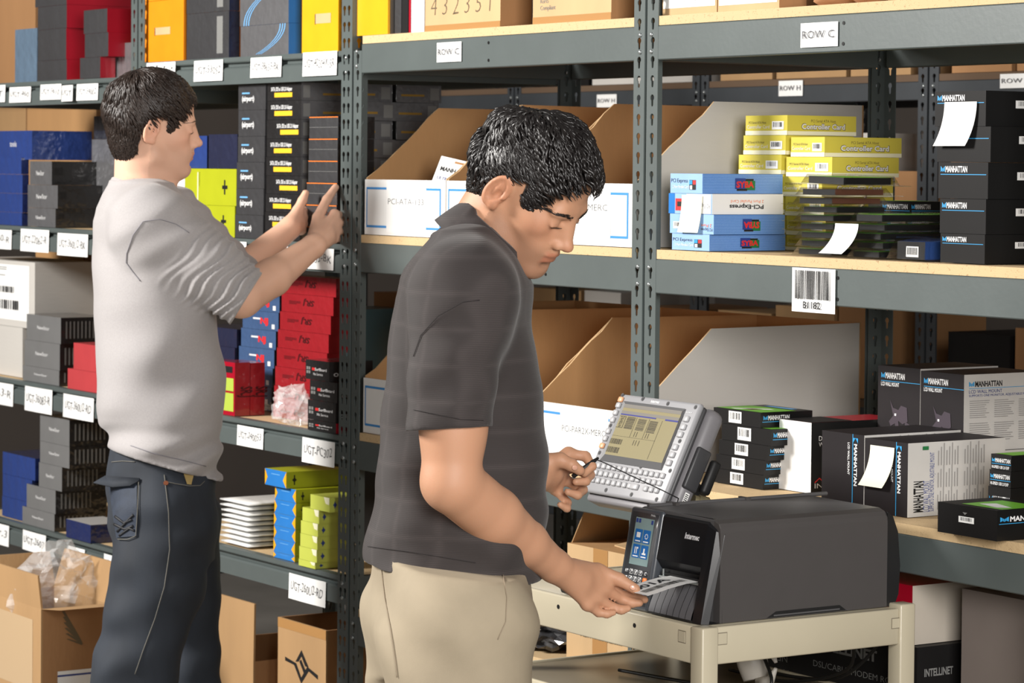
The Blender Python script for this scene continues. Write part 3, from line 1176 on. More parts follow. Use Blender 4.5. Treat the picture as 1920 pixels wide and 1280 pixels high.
def card_pack(label, p, w, h, lean, m, text=None, t=0.012, tilt=0.0):
    mb = MB().box((-w / 2, -t / 2, 0), (w / 2, t / 2, h), m)
    mb.box((-w * 0.18, -t / 2 - 0.0006, h * 0.93), (w * 0.18, -t / 2 - 0.0002, h * 0.965), KRAFT_D)
    o = mb.build('card_pack', None, (0, 0, 0))
    o.location = p
    o.rotation_euler = (lean, tilt, radians(0))
    tag(o, label, 'pack', 'hanging packs in the bins')
    if text:
        for (s, zz, hh, ww, mm) in (('MANHATTAN', 0.78, 0.065, 0.7, INK), ('ULTRA ATA/133 RAID', 0.64, 0.05, 0.85, NAVYINK), ('PCI CARD', 0.55, 0.05, 0.4, NAVYINK)):
            vs_, fs, wd = text_geo(s, 0.03 if hh > 0.06 else 0)
            q = MB().add([(-w * 0.42 + a * ww * w / wd, -t / 2 - 0.0008, h * zz + b * hh * h) for a, b in vs_], fs, mm)
            q.build('lettering', o)
    return o


card_pack('white MANHATTAN card pack leaning in the PCI-ATA-133 bin', (-0.86, 0.06, R2 + 0.03), 0.2, 0.15, -0.35, WHITE_PAPER, True, tilt=0.12)
card_pack('black pack lying behind the white MANHATTAN card pack', (-0.95, 0.12, R2 + 0.02), 0.08, 0.15, -0.2, PACKB)
for i, (u, m, lab) in enumerate(((862, PACKB, 'black and green card pack, leftmost of the packs in the bin'), (884, WHITE_PAPER, 'white card pack, second of the packs in the bin'),
                                 (900, PACKB, 'black card pack between the white packs in the bin'), (918, WHITE_PAPER, 'white card pack, rightmost of the packs in the bin'))):
    mb = MB().box((-0.022, -0.006, 0), (0.022, 0.006, 0.245), m)
    mb.box((-0.012, -0.0066, 0.215), (0.010, -0.0062, 0.222), KRAFT_D)
    mb.box((-0.02, -0.0066, 0.06), (-0.013, -0.0062, 0.2), LOGO_BLUE)
    if i == 0:
        mb.add([(-0.006, -0.0064, 0.02), (0.018, -0.0064, 0.02), (0.006, -0.0064, 0.13)], [(0, 1, 2)], GREEN_INK)
    o = mb.build('card_pack', None, (0, 0, 0))
    o.location = (-0.80 - 0.008 * i, 0.27 + i * 0.03, R2 + 0.045)
    o.rotation_euler = (0.10, -0.14, 0)
    tag(o, lab, 'pack', 'hanging packs in the bins')

# carton under the third shelf, beside the cart
d = dims_of(1062, 1186, 1250, 1017, R4, 0.03, dep=0.3)
d[1] = min(d[1], -0.05)
o = mk('kraft_carton', 'open kraft carton printed Max-Professional.com behind the cart', 'carton', d, KRAFT_L, KRAFT_D, KRAFT_IN)
P = Print(o, 'front', d).rect(0.4, 0.0, 0.62, 1, TAPE).text('Max-Professional.com', 0.22, 0.24, 0.085, BROWN_INK, bold=0.01, maxw=0.62)
P.done('front_print')
mb = MB()
x0, x1, y0, y1, z0, z1 = d
mb.prism([(x0, y1, z1), (x0, y1 - 0.29, z1), (x0 + 0.035, y1 - 0.28, z1 + 0.075), (x0 + 0.04, y1, z1 + 0.08)], (0.003, 0, 0), KRAFT)
mb.prism([(x0 + 0.1, y0 + 0.05, z1 + 0.001), (x1, y0 + 0.02, z1 + 0.002), (x1, y0 + 0.16, z1 + 0.012), (x0 + 0.13, y0 + 0.14, z1 + 0.02)], (0, 0, 0.003), KRAFT_L)
f = mb.build('flap', o)
f.location = -Vector(o.location)

# ---------------------------------------------------------------- top shelf cartons
d = dims_of(668, 727, 760, -40, R1, 0.012, dep=0.18)
o = mk('yellow_box', 'yellow carton on the top shelf right of the left post', 'box', d, YELLOW, YELLOW)
P = Print(o, 'front', d).rect(0.45, 0.62, 0.72, 0.68, KRAFT_L)
P.done('handle_slot')
for i, (u0, u1, m, lab) in enumerate(((729, 739, PACKB, 'black pack next to the top-shelf yellow carton'), (740, 752, DARKW, 'dark wrapped pack on the top shelf'),
                                     (753, 765, PACKB, 'black pack with pale print on the top shelf'), (766.5, 770, REDM, 'thin red pack on the top shelf'), (771, 795, BOARD_W, 'white box left of the 432351 carton'))):
    d = dims_of(u0, u1, 0, -45 + 6 * i, R1, 0.018, dep=0.16)
    o = mk('slim_box', lab, 'box', d, m, m, group='slim packs on the top shelf')
d = dims_of(797, 938, 997, -60, R1, 0.018, maxdep=0.3)
o = mk('kraft_carton', 'kraft carton hand-marked 432351 on the top shelf', 'carton', d, KRAFT_L, KRAFT_D)
P = Print(o, 'front', d).text('4 3 2 3 5 1', 0.08, 0.24, 0.3, BROWN_INK, bold=-0.02, shear=0.1, maxw=0.8).rect(0.0, 0.0, 1, 0.09, TAPE)
P.done('front_print')
d = dims_of(999, 1146, 1200, -60, R1, 0.018, maxdep=0.3)
o = mk('kraft_carton', 'kraft carton marked RoHS Compliant on the top shelf', 'carton', d, KRAFT_L, KRAFT_D)
P = Print(o, 'front', d).text('MNT DM', 0.04, 0.52, 0.25, BROWN_INK, shear=0.15, maxw=0.5).text('RoHS', 0.1, 0.36, 0.08, GREY_INK).text('Compliant', 0.1, 0.24, 0.08, GREY_INK).rect(0, 0, 1, 0.12, TAPE)
P.done('front_print')
d = dims_of(1242, 1344, 1400, -60, R1, 0.02, dep=0.3)
o = mk('kraft_carton', 'kraft carton with white Retro Box label on the top shelf', 'carton', d, KRAFT_L, KRAFT_D)
P = Print(o, 'front', d).rect(0.02, 0.14, 0.97, 1.0, WHITE_PAPER).text('Retro Box', 0.4, 0.22, 0.11, GREY_INK, bold=-0.02, maxw=0.32)
P.done('white_label')
d = dims_of(1346, 1461, 1512, -60, R1, 0.02, maxdep=0.3)
o = mk('kraft_carton', 'kraft carton with plain white label right of the Retro Box', 'carton', d, KRAFT_L, KRAFT_D)
P = Print(o, 'front', d).rect(0.02, 0.14, 0.97, 1.0, WHITE_PAPER)
P.done('white_label')
bmm = bmesh.new()
bmesh.ops.create_grid(bmm, x_segments=40, y_segments=16, size=0.5)
xw0, xw1 = ux(1507, 0.03, R1), ux(1800, 0.03, R1)
for v in bmm.verts:
    a, c = (v.co.x + 0.5), (v.co.y + 0.5)
    ang = c * 2 * pi
    rr = 0.06 + 0.006 * sin(a * 31 + c * 9) + 0.004 * sin(a * 57 + c * 23)
    e = min(1, min(a, 1 - a) * 9 + 0.25)
    v.co = (xw0 + (xw1 - xw0) * a, 0.12 + cos(ang) * rr * 1.3, R1 + 0.062 * e + sin(ang) * min(rr, 0.061) * e)
for v in bmm.verts:
    v.co.z = max(v.co.z, R1 + 0.001)
PAPERW = kraft('kraft_paper', (196, 150, 112))
o = MB().bm(bmm, PAPERW, None, True).build('wrapped_parcel', None, ((xw0 + xw1) / 2, 0.12, R1))
tag(o, 'crumpled brown paper parcel on the top shelf at right', 'parcel')
# ================================================================== left bays
# ---- top shelf, left bay


def slot(o, d, c=KRAFT_L):
    P = Print(o, 'front', d).rect(0.25, 0.43, 0.27, 0.56, INK).rect(0.27, 0.44, 0.66, 0.56, c)
    P.done('handle_slot')


d = dims_of(272, 344, 350, 4, L1, 0.012, dep=0.2)
o = mk('orange_box', 'orange carton with a handle slot on the top left shelf', 'box', d, ORANGE, ORANGE)
slot(o, d)
d2 = [d[0], d[1], d[2], d[3], d[5] + 0.001, d[5] + 0.12]
mk('orange_box', 'upper orange carton cut off by the picture top', 'box', d2, ORANGE, ORANGE)


def sw(o, d, i):
    P = Print(o, 'front', d)
    for k in range(3):
        s = 0.012 * k
        pts = []
        for j in range(9):
            t = j / 8
            pts.append((0.08 + s * 4 + 0.55 * (t ** 2.2) if i else 0.92 - s * 4 - 0.5 * (t ** 2.2), t * 0.95 if i else 1 - t * 0.95))
        w = 0.018
        poly = [(a, b) for a, b in pts] + [(a + w, b) for a, b in reversed(pts)]
        P.poly(poly if i else list(reversed(poly)), SKYINK)
    if i:
        P.text('NewStor3', 0.7, 0.7, 0.12, WHITE_INK, bold=0.03, maxw=0.25)
    P.done('front_print')


def plain_bits(o, d, i):
    P = Print(o, 'front', d).rect(0.72, 0.1, 0.86, 0.9, GREY_INK)
    P.done('front_print')


stack('grey_box', 'dark grey wrapped carton with navy side', 'next to the orange carton', 'box', L1, 0.012, [(350, 429, 449, 27), (350, 430, 449, -50)], (DARKW, NAVYW), 'cartons on the top left shelf', plain_bits, words=['lower', 'upper'])
stack('swoosh_box', 'grey carton with blue swoosh and bright blue side', 'left of the yellow carton', 'box', L1, 0.012, [(451, 541, 564, 50), (450, 541, 564, -20)], (GREYW, BLUEY), 'cartons on the top left shelf', sw, words=['lower', 'upper'])
d = dims_of(566, 634, 645, -30, L1, 0.012, dep=0.12)
o = mk('yellow_box', 'yellow carton with a handle slot left of the left post', 'box', d, YELLOW, YELLOW)
P = Print(o, 'front', d).rect(0.36, 0.4, 0.38, 0.55, INK).rect(0.38, 0.41, 0.8, 0.55, KRAFT_L)
P.done('handle_slot')

# ---- top shelf, far left bay
mk('blue_grey_box', 'pale blue-grey wrapped carton at the far left of the top shelf', 'box', dims_of(28, 69, 80, 56, Q1, 0.02, dep=0.12), wrap('bluegrey_wrapped', (92, 112, 132)))
stack('red_side_box', 'dark carton with red side', 'of the tall red-sided stack', 'box', Q1, 0.02, [(70, 125, 160, 115), (71, 124, 222, 57), (71, 125, 222, 14), (66, 125, 222, -40)], (DARKW, REDM), 'red-sided cartons', None, dep=0.2)
stack('red_side_box', 'small dark carton with red side', 'of the short red-sided stack', 'box', Q1, -0.0, [(150, 188, 216, 109), (159, 203, 255, 64), (157, 201, 262, 20)], (DARKW, REDM), 'red-sided cartons', None)
mk('grey_box', 'grey wrapped carton between the red cartons and the orange one', 'box', dims_of(212, 252, 265, 82, Q1, 0.05, dep=0.09), GREYW, LIMEB)
d = dims_of(-60, 66, 0, -30, Q1, 0.3, dep=0.28)
mk('kraft_carton', 'large brown carton at the back of the top left shelf', 'carton', d, KRAFT_D, KRAFT_D)

# ---- second shelf, far left bay
stack('blue_box', 'royal blue wrapped carton', 'of the left-edge blue column', 'box', L2, 0.02,
      [(-22, 41, 53, 396), (-22, 42, 54, 361), (-22, 42, 54, 326), (-22, 40, 54, 295)], (BLUEW, BLUED), 'royal blue cartons', None)


def win(o, d, i):
    P = Print(o, 'front', d).text('NewStor', 0.3, 0.4, 0.2, WHITE_INK, maxw=0.35)
    P.done('front_print')
    P = Print(o, 'side', d).barcode(0.02, 0.25, 0.22, 0.8, 8, white=False)
    P.done('side_print')


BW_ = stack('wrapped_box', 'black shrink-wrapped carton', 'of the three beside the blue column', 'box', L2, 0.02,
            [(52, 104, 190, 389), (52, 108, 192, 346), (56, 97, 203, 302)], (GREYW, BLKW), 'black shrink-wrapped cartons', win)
zt = BW_[2][1][5]
d = dims_of(-30, 60, 172, 246, zt + 0.004, 0.03)
o = mk('blue_box', 'long royal blue wrapped carton lying on top of the black ones', 'box', d, BLUEW, BLUEW, group='royal blue cartons')
P = Print(o, 'front', d).text('tools', 0.55, 0.45, 0.2, WHITE_INK)
P.done('front_print')
mk('wrapped_box', 'clear-wrapped grey carton behind the hair of the reaching man', 'box', dims_of(172, 225, 240, 259, L2 + 0.1, 0.16, dep=0.1)[:4] + [L2, vz(-1.9, 0.16, 259)], GREYW, GREYW)
mk('black_box', 'small black carton behind the hair of the reaching man', 'box', dims_of(176, 215, 240, 218, vz(-1.9, 0.16, 259) + 0.001, 0.165, dep=0.09), BLKW, BLUEW)
mk('kraft_carton', 'brown carton with a white tag at the back of the second shelf', 'carton', dims_of(-40, 48, 0, 198, L2, 0.44, dep=0.14), KRAFT, KRAFT_D)
mk('kraft_carton', 'wide brown carton at the back of the second shelf', 'carton', dims_of(50, 180, 0, 202, L2, 0.44, dep=0.14), KRAFT_IN, KRAFT_D)

# ---- second shelf, left bay


def lime(o, d, i):
    P = Print(o, 'front', d)
    P.rect(0.86, 0.3, 0.875, 0.7, INK).rect(0.84, 0.45, 0.9, 0.55, INK).rect(0.55, 0.1, 0.56, 0.9, YEL_W).text('NewStor', 0.57, 0.9, 0.05, INK, maxw=0.4, vert=True)
    if i:
        P.rect(0.3, 0.3, 0.4, 0.75, WHITE_PAPER)
    P.done('front_print')


LM = stack('lime_box', 'lime green carton', 'of two beside the reaching man', 'box', L2, 0.02, [(286, 440, 446, 381), (286, 443, 447, 315)], (LIMEB, LIMEB), 'lime green cartons', lime, dep=0.16, words=['lower', 'upper'])
zt = LM[1][1][5] + 0.001
mk('navy_box', 'navy shrink-wrapped carton on the lime cartons', 'box', dims_of(391, 445, 450, 252, zt, 0.03, dep=0.14), NAVYW, NAVYW)
mk('blue_box', 'blue carton beside the face of the reaching man', 'box', dims_of(340, 388, 390, 255, zt, 0.05, dep=0.12), BLUEW, BLUED)


def dk(o, d, i):
    P = Print(o, 'front', d).rect(0.14, 0.64, 0.42, 0.7, SKYINK).text('(airport)', 0.14, 0.36, 0.2, WHITE_INK, bold=0.03, maxw=0.45)
    P.done('front_print')


stack('grey_box', 'dark grey carton, white and blue print', 'left of the yellow-bar column', 'box', L2, 0.02,
      [(441, 493, 505, 402), (443, 494, 505, 353), (444, 495, 505, 304), (446, 496, 505, 256), (447, 497, 505, 207), (447, 498, 505, 160)], (DARKW, DARKW), 'dark grey cartons', dk, dep=0.16)


def yb(o, d, i):
    P = Print(o, 'front', d)
    if i:
        s = 0.12 if i % 3 else 0.3
        P.rect(s + 0.1, 0.2, s + 0.62, 0.46, YEL_INK).text('SATA, IDE to USB 2.0 Adapter', s, 0.56, 0.22, WHITE_INK, bold=0.02, maxw=0.62)
    P.done('front_print')
    P = Print(o, 'side', d).rect(0.04, 0.15, 0.2, 0.85, GREY_INK).rect(0.5, 0.3, 0.95, 0.42, mat('ochre_ink', S(150, 116, 44), 0.5))
    P.done('side_print')


KC = stack('adapter_carton', 'black adapter carton with a yellow bar', 'of the yellow-bar column', 'box', L2, 0.02,
           [(497, 562, 645, 431), (497, 562, 645, 397), (498, 563, 645, 363), (499, 563, 645, 329), (499, 564, 645, 294), (500, 564, 645, 260), (500, 565, 645, 225), (501, 565, 645, 190), (501, 565, 645, 157)],
           (BLKW, GREYW), 'black adapter cartons', yb)
dk0 = KC[0][1]
for r, yy in enumerate((dk0[3] + 0.003, dk0[3] + 0.003 + 0.135)):
    for i in range(3, 9):
        q = KC[i][1]
        dd = [q[0] + 0.01 * ((i * 3 + r) % 2), q[1] + 0.012 * ((i + r) % 2), yy, yy + 0.13, q[4], q[5]]
        o = mk('adapter_carton', 'grey adapter carton behind the post, %s row, %s' % (('second', 'third')[r], ORD[i]), 'box', dd, BLKW, GREYW, group='black adapter cartons')
        P = Print(o, 'side', dd).rect(0.1, 0.35, 0.62, 0.47, mat('ochre_ink', S(150, 116, 44), 0.5)).rect(0.75, 0.15, 0.95, 0.85, GREY_INK)
        P.done('side_print')
    q = KC[3][1]
    dd = [q[0], q[1], yy, yy + 0.13, L2, q[4] - 0.001]
    mk('adapter_carton', 'tall dark carton at the foot of the %s row behind the post' % ('second', 'third')[r], 'box', dd, BLKW, BLKW, group='black adapter cartons')


def hl(o, d, i):
    mb = MB().box((d[0] + 0.001, d[2] - 0.0006, d[5] - 0.0025), (d[1] - 0.001, d[2] - 0.0002, d[5] - 0.0003), ORANGE_INK)
    mb.box((d[0] + 0.002, d[2] - 0.0006, (d[4] + d[5]) / 2), (d[1] - 0.002, d[2] - 0.0002, (d[4] + d[5]) / 2 + 0.0008), GREY_INK)
    c = mb.build('orange_edge', o)
    c.location = -Vector(o.location)


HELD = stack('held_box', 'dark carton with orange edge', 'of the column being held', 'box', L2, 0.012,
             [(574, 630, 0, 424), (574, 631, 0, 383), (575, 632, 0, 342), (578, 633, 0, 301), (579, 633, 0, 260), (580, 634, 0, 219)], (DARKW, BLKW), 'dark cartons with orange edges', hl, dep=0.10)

# ---- third shelf, far left bay
g = dims_of(-55, 42, 60, 602, L3, 0.05, dep=0.2)
mk('grey_carton', 'plain grey carton at the left edge of the third shelf', 'carton', g, BOARD_G, BOARD_G)
d = dims_of(-60, 65, 80, 482, g[5] + 0.001, 0.05, dep=0.2)
o = mk('grey_carton', 'grey carton with barcode shipping label at the left picture edge', 'carton', d, BOARD_G, BOARD_G)
P = Print(o, 'front', d).rect(0.1, 0.1, 0.92, 0.94, WHITE_PAPER).lines(0.14, 0.75, 0.6, 0.9, 5, GREY_INK).barcode(0.12, 0.5, 0.78, 0.62, 26, False, False, 3).barcode(0.12, 0.24, 0.86, 0.42, 18, False, False, 4)
P.done('shipping_label')


def gr(o, d, i):
    P = Print(o, 'front', d).text('NewStor', 0.32, 0.46, 0.14, WHITE_INK, maxw=0.35)
    P.done('front_print')
    P = Print(o, 'side', d)
    for k in range(8):
        P.rect(0.1 + k * 0.08, 0.2, 0.13 + k * 0.08, 0.85, GREY_INK)
    P.done('side_print')


stack('grey_box', 'grey shrink-wrapped carton with black side', 'of three left of the red ones', 'box', L3, 0.02,
      [(43, 111, 141, 684), (46, 112, 141, 636), (50, 114, 185, 588)], (GREYL, BLKW), 'grey shrink-wrapped cartons', gr, dep=0.15)
stack('red_box', 'salmon red carton', 'behind the back of the reaching man', 'box', L3, 0.01, [(127, 190, 220, 690), (138, 200, 230, 642)], (REDP, REDP), 'salmon red cartons', None, dep=0.1, words=['lower', 'upper'])
mk('kraft_carton', 'brown carton at the back of the far left third shelf', 'carton', dims_of(66, 156, 0, 470, L3, 0.32, dep=0.26), KRAFT_IN, KRAFT_D)
d = dims_of(158, 230, 0, 478, L3, 0.3, dep=0.2)
o = mk('striped_carton', 'brown carton with teal stripes behind the reaching man', 'carton', d, KRAFT_D, KRAFT_D)
P = Print(o, 'front', d)
for k in range(9):
    P.poly([(0, 0.08 + k * 0.1), (1, 0.14 + k * 0.1), (1, 0.18 + k * 0.1), (0, 0.12 + k * 0.1)], TEAL)
P.done('stripes')

# ---- third shelf, left bay


def red(o, d, i):
    P = Print(o, 'front', d).text('SR.J', 0.42, 0.4, 0.3, mat('dark_red_ink', S(60, 10, 14), 0.4), bold=0.03, shear=0.2, maxw=0.22, flip=True).lines(0.15, 0.42, 0.38, 0.62, 3, mat('dark_red_ink', S(60, 10, 14), 0.4))
    P.done('front_print')


stack('red_wrapped_box', 'red shrink-wrapped SR.J carton', 'of the red column', 'box', L3, 0.10,
      [(512, 606, 612, 757), (514, 607, 613, 722), (516, 610, 616, 686), (519, 613, 618, 651), (521, 616, 622, 617), (525, 620, 626, 583), (528, 625, 630, 549), (531, 630, 634, 515)],
      (REDB, REDB), 'red shrink-wrapped cartons', red, dep=0.055)


def sb_(o, d, i):
    P = Print(o, 'front', d).rect(0.3, 0.55, 0.52, 0.64, WHITE_INK).text('NJ', 0.5, 0.35, 0.3, RED_INK, bold=0.05, maxw=0.22).rect(0.82, 0.1, 0.9, 0.35, WHITE_INK)
    P.done('front_print')


stack('blue_wrapped_box', 'steel blue shrink-wrapped carton', 'of the steel blue column', 'box', L3, 0.16,
      [(443, 508, 510, 752), (444, 509, 512, 717), (446, 511, 513, 682), (448, 514, 516, 648), (452, 517, 519, 614), (455, 522, 524, 580), (458, 524, 526, 546)],
      (STEELBLUE, NAVYW), 'steel blue shrink-wrapped cartons', sb_, dep=0.16)
for k, (u0, u1) in enumerate(((360, 441),)):
    stack('navy_box', 'navy carton', 'behind the side of the reaching man', 'box', L3, 0.16, [(u0, 438, 0, 676), (u0, 440, 0, 642), (u0, 444, 0, 608)], (NAVYW, NAVYW), 'navy cartons', None, dep=0.15)
GREENP = mat('pack_green', S(170, 190, 70), 0.5)
zb = L3
d = dims_of(396, 440, 468, 674, zb, 0.014)
yE = d[3]
for k in range(2):
    dd = [d[0], d[1], d[2] + k * (yE - d[2] + 0.0015), yE + k * (yE - d[2]), d[4], d[5] - 0.002 * k]
    o = mk('red_wrapped_box', 'upright red SR.J carton with green front, %s of two' % ('front', 'rear')[k], 'box', dd, REDM, REDB, REDB, 'upright red cartons')
    P = Print(o, 'front', dd).rect(0.3, 0.08, 0.95, 0.42, GREENP).rect(0.3, 0.46, 0.95, 0.7, GREENP).rect(0.6, 0.8, 0.9, 0.92, INK)
    P.done('front_print')
    P = Print(o, 'side', dd).text('SR.J', 0.4, 0.55, 0.24, mat('dark_red_ink', S(60, 10, 14), 0.4), bold=0.03, maxw=0.2, vert=True)
    P.done('side_print')


def sf(o, d, i):
    P = Print(o, 'front', d)
    P.text('SurfBoard', 0.4, 0.48, 0.15, WHITE_INK, bold=0.01, maxw=0.5).rect(0.28, 0.48, 0.4, 0.62, RED_INK).text('No Service', 0.34, 0.24, 0.13, WHITE_INK, maxw=0.4)
    for a in range(2):
        for b in range(2):
            P.rect(0.05 + a * 0.09, 0.3 + b * 0.2, 0.12 + a * 0.09, 0.45 + b * 0.2, GREY_INK)
    P.done('front_print')
    P = Print(o, 'side', d).text('OEM', 0.1, 0.25, 0.18, WHITE_INK, bold=0.03, maxw=0.3)
    if i == 0:
        P.rect(0.0, 0.02, 1, 0.98, REDM)
    P.done('side_print')


stack('surfboard_box', 'black carton with white and red lettering', 'of the four left of the post', 'box', L3, 0.006,
      [(577, 630, 0, 785), (577, 629, 0, 748), (581, 632, 0, 711), (573, 617, 0, 673)], (BLKW, BLKW), 'black lettered cartons', sf, dep=0.12)
mk('teal_box', 'teal carton at the back of the left third shelf', 'box', dims_of(616, 668, 705, 575, L3, 0.36, dep=0.14), TEAL, TEAL)
mk('kraft_carton', 'brown carton at the back of the left third shelf', 'carton', [-1.95, -1.35, 0.52, 0.6, L3, L3 + 0.3], KRAFT_D, KRAFT_D)

# ---- fourth shelf, left bay
ENV = mat('envelope_white', S(226, 226, 224), 0.35, coat=0.4, bump=0.5, bscale=30)
z = L4
for i in range(9):
    h = 0.0128
    bmm = bmesh.new()
    bmesh.ops.create_cube(bmm, size=1)
    bmesh.ops.subdivide_edges(bmm, edges=list(bmm.edges), cuts=5, use_grid_fill=True)
    rnd = random.Random(i)
    x0, x1 = ux(413, 0.02, L4) + rnd.uniform(-.006, .006), ux(464, 0.02, L4) + rnd.uniform(-.006, .006)
    for v in bmm.verts:
        e = max(abs(v.co.x), abs(v.co.y)) * 2
        k = 1 - 0.75 * max(0, e - 0.55) / 0.45
        v.co = (x0 + (v.co.x + .5) * (x1 - x0), 0.02 + (v.co.y + .5) * 0.24, h * 0.5 + v.co.z * h * k * (1 + 0.1 * rnd.random()))
    o = MB().bm(bmm, ENV, None, True).build('padded_envelope', None, ((x0 + x1) / 2, 0.14, 0))
    o.location.z = z
    tag(o, 'white padded envelope, %s of the envelope pile' % (ORD[i] if i < 8 else 'topmost'), 'envelope', 'white padded envelopes in a pile')
    z += h * 1.0 + 0.0004


def by(o, d, i):
    P = Print(o, 'front', d)
    P.poly([(0, 0), (0.12, 0.5), (0, 1)], YELLOW).poly([(1, 0), (0.84, 0.45), (1, 1)], YELLOW).rect(0.3, 0.72, 0.7, 0.76, SKYINK)
    P.done('front_print')
    P = Print(o, 'side', d).rect(0.12, 0.2, 0.14, 0.8, INK).poly([(0.09, 0.5), (0.13, 0.65), (0.17, 0.5), (0.13, 0.35)], INK)
    P.done('side_print')


BYS = stack('blue_yellow_box', 'yellow carton with blue front', 'of the blue-fronted column', 'box', L4, 0.012,
            [(513, 553, 650, 1033), (513, 553, 650, 1008), (514, 554, 650, 984), (514, 554, 650, 960), (515, 555, 650, 935), (516, 555, 650, 910)], (BLUEY, LIMEB), 'blue-fronted yellow cartons', by)
zt = BYS[-1][1][5] + 0.001
d = dims_of(497, 537, 650, 877, zt, 0.0)
o = mk('blue_yellow_box', 'yellow carton with blue front lying askew on the blue-fronted column', 'box', d, BLUEY, LIMEB, group='blue-fronted yellow cartons')
by(o, d, 0)


def l2(o, d, i):
    P = Print(o, 'front', d).poly([(0.7, 1), (1, 1), (0.98, 0.5), (0.8, 0.55)], YEL_W)
    P.done('tape_tab')
    P = Print(o, 'side', d).rect(0.14, 0.25, 0.16, 0.75, NAVYINK).poly([(0.1, 0.5), (0.16, 0.7), (0.22, 0.5), (0.16, 0.3)], NAVYINK)
    P.done('side_print')


stack('pale_lime_box', 'pale lime carton with taped end', 'of the pale lime column', 'box', L4, -0.004,
      [(560, 591, 660, 1047), (561, 594, 660, 1023), (563, 595, 660, 999), (564, 596, 660, 975), (567, 598, 660, 950), (582, 618, 680, 926)], (LIME2, LIME2), 'pale lime cartons', l2)
for k, (xa_, xb_, lab) in enumerate(((-1.98, -1.63, 'left'), (-1.62, -1.22, 'right'))):
    d = [xa_, xb_, 0.34, 0.58, L4, L4 + 0.235]
    o = mk('dark_carton', 'large dark carton in shade behind the white envelopes, %s one' % lab, 'carton', d, BLACKBOX, BLACKBOX)
    P = Print(o, 'front', d).text('NewStor', 0.3, 0.72, 0.08, GREY_INK, maxw=0.3).text('CX', 0.65, 0.72, 0.08, ORANGE_INK)
    P.done('front_print')
# ---- fourth shelf, far left bay
stack('blue_box', 'royal blue carton', 'of three at lower left', 'box', Q4, 0.03, [(4, 58, 66, 929), (5, 60, 68, 887), (5, 66, 72, 846)], (BLUEW, BLUED), 'royal blue cartons', None, dep=0.12)
stack('grey_box', 'grey carton with black wrapped side', 'of the stepped stack', 'box', Q4, 0.012,
      [(42, 102, 118, 948), (50, 104, 215, 906), (73, 116, 215, 866), (75, 130, 215, 826), (75, 130, 215, 777)], (GREYL, BLKW), 'grey cartons with black side', gr, dep=0.16)
d = dims_of(124, 170, 240, 972, Q4, -0.004)
mk('blue_box', 'flat dark blue carton lying behind the jeans', 'box', d, BLUED, BLUED, mat('grey_lid', S(170, 168, 165), 0.5))

# ---- cartons near the floor


def open_carton(label, d, flaps, m=KRAFT, ms=KRAFT_D):
    root = empty('open_carton', ((d[0] + d[1]) / 2, (d[2] + d[3]) / 2, d[4]), label, 'carton')
    O = Vector(root.location)
    x0, x1, y0, y1, z0, z1 = d
    t = 0.005

    def put(mb, nm):
        o = mb.build(nm, root)
        o.location = -O
    mb = MB()
    mb.box((x0, y0, z0), (x1, y0 + t, z1), m).box((x0, y1 - t, z0), (x1, y1, z1), m)
    mb.box((x0, y0 + t, z0), (x0 + t, y1 - t, z1), ms).box((x1 - t, y0 + t, z0), (x1, y1 - t, z1), ms)
    mb.box((x0, y0, z0), (x1, y1, z0 + t), ms)
    put(mb, 'body')
    for f in flaps:
        side, h, lean = f
        mb = MB()
        if side == 'front':
            mb.prism([(x0, y0, z1), (x1, y0, z1), (x1 - 0.004, y0 + lean, z1 + h), (x0 + 0.004, y0 + lean, z1 + h)], (0, t, 0), m)
        elif side == 'back':
            mb.prism([(x0, y1, z1), (x1, y1, z1), (x1 - 0.004, y1 + lean, z1 + h), (x0 + 0.004, y1 + lean, z1 + h)], (0, -t, 0), m)
        elif side == 'left':
            mb.prism([(x0, y0, z1), (x0, y1, z1), (x0 + lean, y1 - 0.004, z1 + h), (x0 + lean, y0 + 0.004, z1 + h)], (t, 0, 0), m)
        else:
            mb.prism([(x1, y0, z1), (x1, y1, z1), (x1 + lean, y1 - 0.004, z1 + h), (x1 + lean, y0 + 0.004, z1 + h)], (-t, 0, 0), m)
        put(mb, 'flap')
    return root


Yc = -0.42
z1c = PY(77, 1142, Yc).z
x1c = ux(77, Yc, z1c)
d = [x1c - 0.34, x1c, Yc, uy(206, x1c, z1c), 0.002, z1c]
oc = open_carton('open kraft carton spilling clear plastic beside the jeans', d, [('front', 0.085, -0.008), ('back', 0.10, 0.03), ('left', 0.09, -0.03), ('right', 0.012, 0.11)])
P = Print(oc, 'front', d).rect(0.1, 0.55, 0.85, 0.93, mat('clear_pouch', S(196, 168, 132), 0.2, coat=0.6))
P.done('document_pouch')
P = Print(oc, 'side', d)
for k in range(6):
    P.poly([(0.3 + k * 0.012, 0.98 - k * 0.03), (0.34 + k * 0.012, 0.98 - k * 0.03), (0.55 + k * 0.012, 0.84 - k * 0.008), (0.53 + k * 0.012, 0.83 - k * 0.008)], BROWN_INK)
P.rect(0.24, 0.3, 0.8, 0.66, WHITE_PAPER).rect(0.24, 0.63, 0.8, 0.64, NAVYINK).text('MAN', 0.3, 0.4, 0.06, NAVYINK, vert=False)
P.done('side_print')

